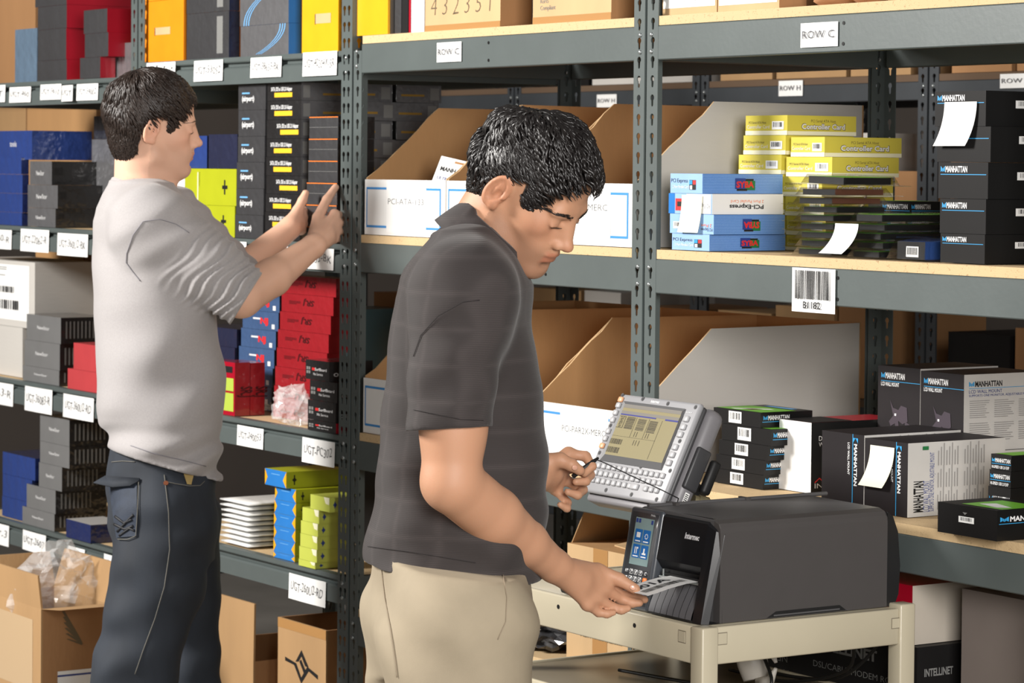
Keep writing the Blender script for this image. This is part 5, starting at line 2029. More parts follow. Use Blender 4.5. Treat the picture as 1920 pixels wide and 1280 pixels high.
for k, b_ in enumerate((0.065, 0.125, 0.2, 0.275, 0.39, 0.465, 0.54)):
    tkey(0.045, b_, 0.013, 0.0105, PEACH if k in (0, 6) else KEYM, name='side_button')
for b_ in (0.17, 0.25, 0.325, 0.45, 0.525, 0.605):
    tkey(0.91, b_, 0.015, 0.0115, KEYM, name='side_button')
for r, b_ in enumerate((0.735, 0.808, 0.88)):
    for c in range(13):
        if r == 2 and c == 8:
            tkey(0.1 + 8.1 * 0.065, b_, 0.022, 0.0115)
            continue
        if r == 2 and c == 9:
            continue
        tkey(0.1 + c * 0.0665, b_, 0.0118, 0.0105)
for (a, b_) in ((0.035, 0.02), (0.3, 0.03), (0.62, 0.045), (0.955, 0.045), (0.04, 0.33), (0.93, 0.385), (0.04, 0.61), (0.955, 0.675), (0.33, 0.665), (0.6, 0.68), (0.3, 0.955), (0.62, 0.955), (0.93, 0.96)):
    c0 = Mt @ Vector((fx(a), fy(b_), -0.0005))
    mb = MB().cyl(c0, c0 + tn * 0.0012, 0.0042, DKG, 12).cyl(c0 + tn * 0.001, c0 + tn * 0.0017, 0.0026, INK, 6)
    tpart(mb, 'screw')
mb = MB()
text3(mb, 'Intermec', Mt, fx(0.41), fy(0.055), 0.0055, WHITE_INK, maxw=0.026, bold=0.02, shear=0.15)
for k in range(4):
    c0 = Mt @ Vector((fx(0.88 + k * 0.018), fy(0.105), 0.0004))
    mb.cyl(c0, c0 + tn * 0.0006, 0.0011, WHITE_INK, 6)
tpart(mb, 'logo')
tpart(MB().bevbox((0.004, -0.012, -0.05), (TW - 0.01, 0.004, -0.014), SILV2, 0.005, Mt, 2), 'bottom_grille')
# mount: ball arm and base on the cart
B0 = Vector((0.45, -0.2, CZ))
mb = MB().cyl(B0 + Vector((0, 0, 0.001)), B0 + Vector((0, 0, 0.012)), 0.06, MATTEB, 24).cyl(B0 + Vector((0, 0, 0.012)), B0 + Vector((0, -0.01, 0.15)), 0.022, MATTEB, 14, 0.017)
mb.ball(B0 + Vector((0, -0.014, 0.165)), 0.03, MATTEB).cyl(B0 + Vector((0, -0.014, 0.165)), Mt @ Vector((TW * 0.6, TH * 0.42, -0.06)), 0.022, MATTEB, 12)
mb.bevbox((TW * 0.35, TH * 0.2, -0.075), (TW * 0.85, TH * 0.7, -0.06), MATTEB, 0.006, Mt, 2)
tpart(mb, 'mount_arm')
BRASS = mat('connector_metal', S(150, 140, 110), 0.35, metal=0.6)
c0 = Mt @ Vector((TW - 0.004, 0.035, -0.066))
tpart(MB().cyl(c0, c0 + Vector((0.012, 0.04, -0.012)), 0.011, BRASS, 12).cyl(c0 + Vector((0.002, 0.008, -0.002)), c0 + Vector((0.008, 0.026, -0.008)), 0.0135, BRASS, 8), 'cable_connector')
pts = []
a0 = c0 + Vector((0.012, 0.04, -0.012))
for k in range(60):
    t = k / 59
    base = a0 + Vector((-0.02 * t, 0.13 * t, -0.025 * t - 0.05 * t * t))
    pts.append(base)
mb = MB().tube(pts, [0.0105 + 0.0022 * (k % 2) for k in range(60)], MATTEB, 8)
pts = [Vector((0.43, -0.19, 1.02)), Vector((0.46, -0.13, 1.03)), Vector((0.52, -0.1, 1.0)), Vector((0.545, -0.08, 0.95)), Vector((0.545, -0.06, 0.84))]
tpart(mb, 'power_cable')
# black flat tray under the terminal
o = MB().bevbox((0.40, -0.47, CZ + 0.001), (0.55, -0.3, CZ + 0.020), MATTEB, 0.008).build('black_case', None, (0.475, -0.38, CZ + 0.001))
tag(o, 'flat black case on the cart under the terminal', 'case')

# ================================================================== lower cart shelf: scanner and cables
SCW = mat('scanner_white', S(206, 200, 190), 0.4)
LS = LZ - 0.0235
pc = PY(1418, 1245, -0.2)
sx_, sy_ = pc.x, -0.2
scn = empty('barcode_scanner', (sx_, sy_, LS), 'white handheld barcode scanner on the lower cart shelf', 'scanner')


def spart(mb, n):
    o = mb.build(n, scn)
    o.location = -Vector(scn.location)


mb = MB()
prof = [((sx_ - 0.03, sy_, LS + 0.115), 0.026), ((sx_ - 0.02, sy_, LS + 0.085), 0.03), ((sx_ - 0.01, sy_, LS + 0.05), 0.028), ((sx_ + 0.0, sy_, LS + 0.024), 0.023)]
mb.tube([p for p, r in prof], [r for p, r in prof], SCW, 16)
spart(mb, 'body')
mb = MB().tube([(sx_ + 0.008, sy_, LS + 0.1), (sx_ + 0.04, sy_, LS + 0.085), (sx_ + 0.056, sy_, LS + 0.062)], [0.012, 0.009, 0.003], SCW, 10)
mb.tube([(sx_ + 0.012, sy_, LS + 0.02), (sx_ + 0.04, sy_, LS + 0.028), (sx_ + 0.056, sy_, LS + 0.052)], [0.012, 0.009, 0.003], SCW, 10)
spart(mb, 'trigger_guard')
CABLE = mat('black_cable', S(18, 18, 18), 0.4)
for k, pts in enumerate(([(0.35, -0.3, LS + 0.006), (0.5, -0.27, LS + 0.007), (0.62, -0.25, LS + 0.012), (0.7, -0.22, LS + 0.03), (sx_ - 0.03, sy_, LS + 0.12)],
                         [(0.45, -0.12, LS + 0.006), (0.6, -0.1, LS + 0.006), (0.75, -0.09, LS + 0.05), (0.8, -0.12, LS + 0.12)],
                         [(0.5, -0.08, LS + 0.006), (0.68, -0.06, LS + 0.02), (0.78, -0.05, LS + 0.09), (0.8, -0.06, LS + 0.13)])):
    sp = []
    P4 = [Vector(p) for p in pts]
    for i in range(len(P4) - 1):
        p0, p1, p2, p3 = P4[max(i - 1, 0)], P4[i], P4[i + 1], P4[min(i + 2, len(P4) - 1)]
        for j in range(8):
            t = j / 8
            sp.append(0.5 * ((2 * p1) + (p2 - p0) * t + (2 * p0 - 5 * p1 + 4 * p2 - p3) * t * t + (3 * p1 - p0 - 3 * p2 + p3) * t ** 3))
    sp.append(P4[-1])
    o = MB().tube(sp, 0.0032, CABLE, 8).build('cable', None, P4[0])
    tag(o, ('black cable running to the white scanner', 'black cable behind the cart leg, lower loop', 'black cable behind the cart leg, upper loop')[k], 'cable', 'black cables on the lower cart shelf')

# ================================================================== crumpled plastic
BAGM = mat('bag_plastic', (0.95, 0.95, 0.95), 0.05, spec=0.8, alpha=0.26, coat=1.0, coat_rough=0.04)


def bag(name, label, c, r, seed, m=BAGM, inner=None):
    bmm = bmesh.new()
    bmesh.ops.create_icosphere(bmm, subdivisions=4, radius=1)
    from mathutils import noise
    for v in bmm.verts:
        p = v.co.normalized()
        q = p * 2.2 + Vector((seed, seed * 2, 0))
        k = 1 + 0.55 * noise.noise(q) + 0.35 * abs(noise.noise(q * 2.3)) + 0.15 * noise.noise(q * 5)
        v.co = Vector((p.x * r[0] * k, p.y * r[1] * k, max(p.z * r[2] * k, -r[2] * 0.95)))
    for f in bmm.faces:
        f.smooth = False
    o = MB().bm(bmm, m).build(name, None)
    o.location = c
    tag(o, label, 'bag', 'crumpled clear plastic')
    return o


zb_ = PY(110, 1085, -0.3).z
bag('plastic_bag', 'crumpled clear plastic sticking out of the open carton', PY(112, 1098, -0.30), (0.07, 0.10, 0.085), 3.0)
bag('plastic_bag', 'small clear plastic bag on the third shelf beside the red cartons', PY(548, 772, 0.048) + Vector((0, 0, 0.012)), (0.07, 0.03, 0.045), 8.0)
bag('plastic_bag', 'clear plastic bag of black parts under the third shelf', (ux(1025, 0.1, R4), 0.1, R4 + 0.045), (0.13, 0.09, 0.046), 11.0, mat('dark_bag', S(60, 60, 62), 0.15, coat=1.0, coat_rough=0.05))

# ================================================================== the rows behind
pf = PD(1460, 170, 8.15)
YF = pf.y
xm = ux(1313, YF, 1.8)
FBW = 1.02
fu = []
for k in (-2, -1, 0, 1):
    lab = ['dark shelving bay behind, left of the neighbouring row', 'dark shelving bay behind with the left ROW H sign', 'dark shelving bay behind with the right ROW H sign', 'dark shelving bay behind with the ROW E sign'][k + 2]
    u_, _ = shelving(lab, xm + k * FBW, xm + (k + 1) * FBW, [0.475, 0.8885, 1.351, 1.79], y0=YF, H=0.05, n=54, steel=STEEL_DIM, board=mat('dimmed_board', S(96, 76, 58), 0.85))  # steel and boards darkened in colour to imitate the weaker light back here
    fu.append(u_)


def far_sign(unit, u0, v0, u1, v1, text):
    shelf_label(unit, u0, v0, u1, v1, text, False, y=YF - 0.003, word='white row sign')


far_sign(fu[2], 1460, 151, 1505, 180, 'ROW H')
far_sign(fu[1], 1119, 177, 1156, 201, 'ROW H')
far_sign(fu[3], 1875, 138, 1935, 165, 'ROW E')
rnd = random.Random(12)
fz = [0.475 + 0.0705, 0.8885 + 0.0705, 1.351 + 0.0705, 1.79 + 0.0705]
FM = [KRAFT, KRAFT_D, KRAFT_D, BOARD_G, KRAFT, BLACKBOX]
words = ['light brown', 'dark brown', 'brown', 'pale grey', 'kraft brown', 'black']
lv = ['low', 'third', 'second', 'upper']
for k in (-1, 0, 1):
    for j, z in enumerate(fz):
        x = xm + k * FBW + 0.06
        i = 0
        while x < xm + (k + 1) * FBW - 0.2:
            w = rnd.uniform(0.22, 0.36)
            w = min(w, xm + (k + 1) * FBW - 0.05 - x)
            h = rnd.uniform(0.16, 0.30)
            c = rnd.randrange(6)
            o = mk('kraft_carton', '%s carton, %s on the %s shelf of %s' % (words[c], ('first', 'second', 'third', 'fourth', 'fifth')[i], lv[j], ['the farthest left bay behind', 'the left ROW H bay', 'the right ROW H bay', 'the ROW E bay'][k + 2]), 'carton',
                   [x, x + w - 0.02, YF + 0.03, YF + 0.4, z + 0.001, z + h], FM[c], FM[c], group='cartons in the rows behind')
            x += w
            i += 1
# ================================================================== figures: implicit bodies turned into meshes
F32 = np.float32


def npv(p):
    return np.array([p[0], p[1], p[2]], F32)


def J(u, v, dist):
    return npv(PD(u, v, dist))


def smin(a, b, k):
    h = np.clip(0.5 + 0.5 * (b - a) / k, 0, 1)
    return b + (a - b) * h - k * h * (1 - h)


class Sdf:
    def __init__(self):
        self.ops = []

    def u(self, fn, k=0.01):
        self.ops.append(('u', fn, k))
        return self

    def s(self, fn, k=0.006):
        self.ops.append(('s', fn, k))
        return self

    def i(self, fn, k=0.004):
        self.ops.append(('i', fn, k))
        return self

    def __call__(self, P, act=None):
        d = np.full(len(P), 1e3, F32)
        for n, (o, fn, k) in enumerate(self.ops):
            if act is not None and not act[n]:
                continue
            e = fn(P)
            if o == 'u':
                d = smin(d, e, k)
            elif o == 's':
                d = -smin(-d, e, k)
            else:
                d = -smin(-d, -e, k)
        return d

    def march(self, O, D, steps=70, far=9.0):
        """walk many rays (N,3) up to the surface at once; starts at O"""
        O, D = np.asarray(O, F32), np.asarray(D, F32)
        t = np.zeros(len(O), F32)
        live = np.ones(len(O), bool)
        for _ in range(steps):
            i = np.flatnonzero(live)
            if not len(i):
                break
            e = self(O[i] + D[i] * t[i, None])
            t[i] += np.where(e < 0.0005, 0, np.maximum(e * 0.75, 0.0004)).astype(F32)
            live[i] = (e >= 0.0005) & (t[i] < far)
        return O + D * t[:, None]

    def traces(self, uv, near=3.6):
        """points of the surface seen at the picture positions uv"""
        D = np.array([tuple(ray(u, v)) for u, v in uv], F32)
        return self.march(np.array(CAM, F32) + D * near, D)

    def normals(self, P):
        P = np.asarray(P, F32)
        e = 0.002
        g = np.stack([self(P + np.eye(3, dtype=F32)[i] * e) - self(P - np.eye(3, dtype=F32)[i] * e) for i in range(3)], 1)
        return g / (np.linalg.norm(g, axis=1)[:, None] + 1e-9)

    def trace(self, u, v):
        return Vector(self.traces([(u, v)])[0])

    def normal(self, p):
        return Vector(self.normals([tuple(p)])[0])


def cone(a, b, ra, rb, disp=None):
    a, b = np.array(a, F32), np.array(b, F32)
    ab = b - a
    L2_ = float(ab @ ab) + 1e-12

    def f(P):
        q = P - a
        t = np.clip((q @ ab) / L2_, 0, 1)
        e = q - t[:, None] * ab
        d = np.sqrt((e * e).sum(1)) - (ra + t * (rb - ra))
        if disp is not None:
            d = d + disp(P, t)
        return d
    return f


def chain(s, pts, rs, k=0.006, k0=None):
    for i in range(len(pts) - 1):
        s.u(cone(pts[i], pts[i + 1], rs[i], rs[i + 1]), k if i or k0 is None else k0)
    return s


def ell(c, r, R=None):
    c, r = np.array(c, F32), np.array(r, F32)

    def f(P):
        q = P - c
        if R is not None:
            q = q @ R
        k0 = np.sqrt(((q / r) ** 2).sum(1)) + 1e-6
        k1 = np.sqrt(((q / (r * r)) ** 2).sum(1)) + 1e-6
        return k0 * (k0 - 1) / k1
    return f


def half(p, n):
    p, n = np.array(p, F32), np.array(n, F32)
    n = n / np.linalg.norm(n)
    return lambda P: (P - p) @ n


def loft(st, fdir, ldir, ex=2.3, disp=None):
    """stations (centre, half depth, half width), interpolated over height"""
    st = sorted(st, key=lambda q: q[0][2])
    Z = np.array([q[0][2] for q in st], F32)
    X = np.array([q[0][0] for q in st], F32)
    Y = np.array([q[0][1] for q in st], F32)
    A = np.array([q[1] for q in st], F32)
    B = np.array([q[2] for q in st], F32)
    fd, ld = np.array(fdir, F32), np.array(ldir, F32)

    def f(P):
        z = P[:, 2]
        cx, cy = np.interp(z, Z, X), np.interp(z, Z, Y)
        a, b = np.interp(z, Z, A), np.interp(z, Z, B)
        dx, dy = P[:, 0] - cx, P[:, 1] - cy
        qa = np.abs(dx * fd[0] + dy * fd[1]) / a
        qb = np.abs(dx * ld[0] + dy * ld[1]) / b
        rho = (qa ** ex + qb ** ex) ** (1 / ex)
        d = (rho - 1) * np.minimum(a, b)
        if disp is not None:
            d = d + disp(P)
        d = np.maximum(d, np.maximum(z - Z[-1], Z[0] - z))
        return d.astype(F32)
    return f


def local(fn, o, R, s=1.0):
    """evaluate fn in a local frame; R has the axes as columns"""
    o, R = np.array(o, F32), np.array(R, F32)
    return lambda P: fn(((P - o) @ R) / s) * s


def surface(s, lo, hi, h, bs=12):
    lo, hi = np.array(lo, float), np.array(hi, float)
    nb = np.ceil((hi - lo) / (h * bs)).astype(int)
    N = nb * bs + 1
    D = np.full(N, 1.0, F32)
    R = h * bs * sqrt(3) / 2
    bi = np.stack(np.meshgrid(*[np.arange(n) for n in nb], indexing='ij'), -1).reshape(-1, 3)
    C = (lo + (bi + 0.5) * h * bs).astype(F32)
    dall = np.stack([fn(C) for (_, fn, _) in s.ops], 1)
    d = s(C)
    near = np.abs(d) < R * 1.5 + 0.02
    for b, dd in zip(bi[~near], d[~near]):
        if dd < 0:
            q = b * bs
            D[q[0]:q[0] + bs + 1, q[1]:q[1] + bs + 1, q[2]:q[2] + bs + 1] = -1.0
    g = np.stack(np.meshgrid(*[np.arange(bs + 1)] * 3, indexing='ij'), -1).reshape(-1, 3)
    for b, da in zip(bi[near], dall[near]):
        q = b * bs
        P = (lo + (q + g) * h).astype(F32)
        act = [(da[n] < R * 2.0 + 0.05 + 2 * s.ops[n][2]) if s.ops[n][0] != 'i' else True for n in range(len(s.ops))]
        D[q[0]:q[0] + bs + 1, q[1]:q[1] + bs + 1, q[2]:q[2] + bs + 1] = s(P, act).reshape(bs + 1, bs + 1, bs + 1)
    neg = D < 0
    cnt = np.zeros(N - 1, np.int8)
    for dx in (0, 1):
        for dy in (0, 1):
            for dz_ in (0, 1):
                cnt += neg[dx:N[0] - 1 + dx, dy:N[1] - 1 + dy, dz_:N[2] - 1 + dz_]
    cells = np.argwhere((cnt > 0) & (cnt < 8))
    idx = np.full(N - 1, -1, np.int32)
    idx[cells[:, 0], cells[:, 1], cells[:, 2]] = np.arange(len(cells))
    acc = np.zeros((len(cells), 3))
    num = np.zeros(len(cells))
    cor = [np.array((a, b, c)) for a in (0, 1) for b in (0, 1) for c in (0, 1)]
    val = {tuple(c): D[cells[:, 0] + c[0], cells[:, 1] + c[1], cells[:, 2] + c[2]] for c in cor}
    for c in cor:
        for ax in range(3):
            if c[ax] == 0:
                e = c.copy()
                e[ax] = 1
                v0, v1 = val[tuple(c)], val[tuple(e)]
                m = (v0 < 0) != (v1 < 0)
                t = np.where(m, v0 / (v0 - v1 + 1e-12), 0)
                p = c[None].astype(float).repeat(len(cells), 0)
                p[:, ax] += t
                acc += p * m[:, None]
                num += m
    V = lo + (cells + acc / num[:, None]) * h
    Fq = []
    for ax in range(3):
        a1, a2 = (ax + 1) % 3, (ax + 2) % 3
        sl0 = [slice(None)] * 3
        sl1 = [slice(None)] * 3
        sl0[ax], sl1[ax] = slice(0, -1), slice(1, None)
        n0, n1 = neg[tuple(sl0)], neg[tuple(sl1)]
        e = np.argwhere(n0 != n1)
        ok = (e[:, a1] > 0) & (e[:, a2] > 0) & (e[:, a1] < N[a1] - 1) & (e[:, a2] < N[a2] - 1)
        e = e[ok]
        fl = n0[e[:, 0], e[:, 1], e[:, 2]]
        q = []
        for (o1, o2) in ((-1, -1), (0, -1), (0, 0), (-1, 0)):
            c = e.copy()
            c[:, a1] += o1
            c[:, a2] += o2
            q.append(idx[c[:, 0], c[:, 1], c[:, 2]])
        q = np.stack(q, 1)
        q[~fl] = q[~fl][:, ::-1]
        Fq.append(q)
    return V, np.concatenate(Fq)


def np_mesh(name, V, Fq, m, smooth=True, color=None, origin=(0, 0, 0)):
    me = bpy.data.meshes.new(name)
    V = V - np.array(origin)
    me.vertices.add(len(V))
    me.vertices.foreach_set('co', V.astype(F32).ravel())
    n = Fq.shape[1]
    me.loops.add(Fq.size)
    me.loops.foreach_set('vertex_index', Fq.astype(np.int32).ravel())
    me.polygons.add(len(Fq))
    me.polygons.foreach_set('loop_start', np.arange(0, Fq.size, n, dtype=np.int32))
    me.polygons.foreach_set('use_smooth', np.full(len(Fq), smooth))
    me.materials.append(m)
    me.update(calc_edges=True)
    if color is not None:
        at = me.color_attributes.new('tint', 'FLOAT_COLOR', 'POINT')
        at.data.foreach_set('color', np.concatenate([color, np.ones((len(V), 1))], 1).astype(F32).ravel())
    return me


def tint_mat(name, rough, sss=0.0, bump=0.0, bscale=300, spec=0.45, sheen=0.0):
    m = mat(name, (0.8, 0.8, 0.8), rough, spec=spec, sss=sss, bump=bump, bscale=bscale, sheen=sheen)
    nt = m.node_tree
    at = nt.nodes.new('ShaderNodeAttribute')
    at.attribute_name = 'tint'
    nt.links.new(at.outputs['Color'], nt.nodes['Principled BSDF'].inputs['Base Color'])
    return m


# ------------------------------------------------------------------ heads
def head_axes(yaw, pitch, roll):
    """face towards the picture's right, then turned to the camera, bowed and tilted"""
    def R(ax, a, v):
        return v * cos(a) + np.cross(ax, v) * sin(a) + ax * (ax @ v) * (1 - cos(a))
    f, u, l = np.array(RT), -np.array(DN), np.array(_fw)
    f, l = R(u, -yaw, f), R(u, -yaw, l)
    f, u = R(l, pitch, f), R(l, pitch, u)
    l, u = R(f, roll, l), R(f, roll, u)
    return np.stack([f, l, u], 1)


def head_ops(s, o, R, sc, jaw=1.0):
    def a(fn, k=0.012, op='u'):
        getattr(s, op)(local(fn, o, R, sc), k * sc)
    a(ell((-.010, 0, .040), (.094, .075, .084)), .01)
    a(ell((.024, 0, -.022), (.064, .0565, .078)), .03)
    a(ell((.048, 0, .050), (.047, .058, .046)), .02)
    for y in (-1, 1):
        a(cone((-.012, y * .053, -.030), (.006, y * .048, -.066), .018, .016), .022)
        a(cone((.006, y * .048, -.066), (.076, y * .013, -.103), .016, .015), .022)
        a(ell((.055, y * .040, -.016), (.025, .018, .020)), .03)
    a(ell((.079, 0, -.102), (.020, .022, .017)), .014)
    a(ell((.068, 0, -.062), (.031, .039, .036)), .026)
    a(cone((.085, -.030, .024), (.085, .030, .024), .012, .012), .014)
    for y in (-1, 1):
        a(ell((.104, y * .034, .002), (.016, .015, .010)), .010, 's')
        a(ell((.0775, y * .0325, .001), (.0155, .0155, .0125)), .004)
        a(cone((.0915, y * .020, -.0045), (.089, y * .044, -.004), .0030, .0030), .003)
        a(cone((.094, y * .018, .017), (.083, y * .046, .018), .004, .003), .014)
    a(cone((.088, 0, .018), (.108, 0, -.030), .0105, .0115), .012)
    a(ell((.086, 0, -.016), (.018, .019, .030)), .012)
    a(ell((.1125, 0, -.034), (.0125, .0115, .010)), .006)
    for y in (-1, 1):
        a(ell((.1005, y * .013, -.0385), (.0115, .0075, .0085)), .005)
        a(ell((.105, y * .0065, -.0475), (.006, .0036, .004)), .003, 's')
    a(cone((.100, 0, -.046), (.099, 0, -.055), .005, .006), .006)
    a(ell((.0955, 0, -.0605), (.0105, .023, .0062)), .005)
    a(ell((.0935, 0, -.0725), (.0105, .020, .0070)), .005)
    a(ell((.098, 0, -.084), (.006, .016, .005)), .008, 's')
    ca, sa = cos(0.30), sin(0.30)
    for y in (-1, 1):
        Re = np.array([[ca, 0, sa], [0, 1, 0], [-sa, 0, ca]]) @ np.array([[cos(y * .38), -sin(y * .38), 0], [sin(y * .38), cos(y * .38), 0], [0, 0, 1]]).T
        Re = Re.astype(F32)
        c = np.array((-.012, y * .079, .000))
        a(ell(c, (.0205, .0090, .0350), Re), .004)
        a(ell(c + np.array((.0015, y * .0075, .003)), (.0130, .0078, .0252), Re), .003, 's')
        a(ell(c + np.array((-.001, y * .0005, .004)), (.0055, .0062, .0175), Re), .004)
        a(ell(c + np.array((.008, y * .003, -.004)), (.0065, .006, .0085), Re), .004, 's')
        a(ell(c + np.array((.0155, y * -.001, -.003)), (.0042, .0048, .0065), Re), .004)
        a(ell(c + np.array((.0045, y * -.001, -.027)), (.0085, .005, .0095), Re), .004)


def skin_tint(V, base, heads, extra=None, scalp=None):
    """base skin colour with lips, brows, ears, stubble; heads = (o, R, scale)"""
    n = len(V)
    c = np.tile(np.array(base), (n, 1))
    o, R, sc = heads
    q = ((V - np.array(o)) @ R) / sc

    def mix(w, col):
        nonlocal c
        w = np.clip(w, 0, 1)[:, None]
        c = c * (1 - w) + np.array(col) * w
    near = (np.abs(q) < 0.2).all(1)
    b = np.array(base)

    def blob(p, r):
        return np.exp(-(((q - np.array(p)) / np.array(r)) ** 2).sum(1)) * near
    # warm cheeks, nose and ears
    w = blob((.07, -.045, -.02), (.03, .03, .025)) + blob((.07, .045, -.02), (.03, .03, .025)) + blob((.12, 0, -.034), (.014, .014, .012))
    mix(0.3 * w, b * np.array((1.05, 0.72, 0.66)))
    w = ((np.abs(q[:, 1]) > .074) & (q[:, 0] < .02) & (q[:, 0] > -.045) & (q[:, 2] > -.04) & (q[:, 2] < .04) & near).astype(float)
    mix(0.35 * w, b * np.array((1.05, 0.74, 0.66)))
    # stubble
    w = ((q[:, 0] > -.01) & (q[:, 2] < -.048 + 0.25 * (0.10 - q[:, 0])) & (q[:, 2] > -.125) & near).astype(float) * np.clip((-.048 + 0.25 * (0.10 - q[:, 0]) - q[:, 2]) / .02, 0, 1)
    mix((scalp or 0.25) * w, b * np.array((0.42, 0.40, 0.40)))
    # lips
    w = np.clip((.0245 - np.abs(q[:, 1])) / .004, 0, 1) * np.clip((q[:, 0] - .086) / .006, 0, 1) * np.clip((-.0545 - q[:, 2]) / .002, 0, 1) * np.clip((q[:, 2] + .0795) / .002, 0, 1) * near
    mix(0.6 * w, b * np.array((0.80, 0.50, 0.46)))
    if extra is not None:
        c = extra(V, c, q, near)
    return c


# hair: tapered locks laid over the skull
def hair_shell(q, r, c):
    return np.sqrt((((q - c) / r) ** 2).sum(1))


def hairline(x):
    return np.interp(x, [-.14, -.085, -.060, -.046, -.038, -.026, .004, .024, .027, .033, .038, .050, .072, .10, .13], [-.080, -.078, -.066, -.045, -.004, .046, .050, .046, -.016, -.018, .046, .064, .082, .094, .10])


def brows(parent, sdf, head, m, seed=3, n=110, thick=0.0042):
    """eyebrows of short hairs and a lash line, laid on the face"""
    o, R, sc = head
    rng = random.Random(seed)

    def on(yz):
        p = np.array([np.array(o) + R @ (np.array((.135, y, z)) * sc) for y, z in yz])
        d = np.tile(-R[:, 0], (len(p), 1))
        return sdf.march(p, d, 45, 0.2) + R[:, 0] * 0.0004
    for side in (-1, 1):
        A, B = [], []
        for i in range(n):
            t = rng.random()
            z0 = .0155 + .0075 * sin(t * pi * 0.85) + rng.uniform(-1, 1) * thick * (1 - 0.65 * t)
            y0 = .011 + .040 * t
            A.append((side * y0, z0))
            B.append((side * (y0 + .006), z0 + .0015 - .004 * t))
        P = on(A + B + [(side * (.020 + .026 * k / 10), -.0055 - .0035 * sin(pi * k / 10)) for k in range(11)])
        mb = MB()
        nrm = R[:, 0] * 0.0007
        for i in range(n):
            a, b = P[i], P[n + i]
            mb.tube([a, (a + b) / 2 + nrm, b + nrm * 0.5], [.0004, .00045, .0002], m, 4, cap=False)
        mb.build('eyebrow', parent)
        MB().tube(list(P[2 * n:]), [.0004 + .0006 * sin(pi * k / 10) for k in range(11)], m, 5).build('eyelashes', parent)


def hair_field(q, shells, k=0.035):
    """blended distance and outward direction of the hair volume (local frame)"""
    d, n = None, None
    for c, r in shells:
        c, r = np.array(c), np.array(r)
        e = (np.sqrt((((q - c) / r) ** 2).sum(1)) - 1) * min(r)
        g = (q - c) / (r * r)
        g /= np.linalg.norm(g, axis=1)[:, None] + 1e-9
        if d is None:
            d, n = e, g
        else:
            h = np.clip(0.5 + 0.5 * (e - d) / k, 0, 1)
            n = g + (n - g) * h[:, None]
            d = e + (d - e) * h - k * h * (1 - h)
    return d, n / (np.linalg.norm(n, axis=1)[:, None] + 1e-9)


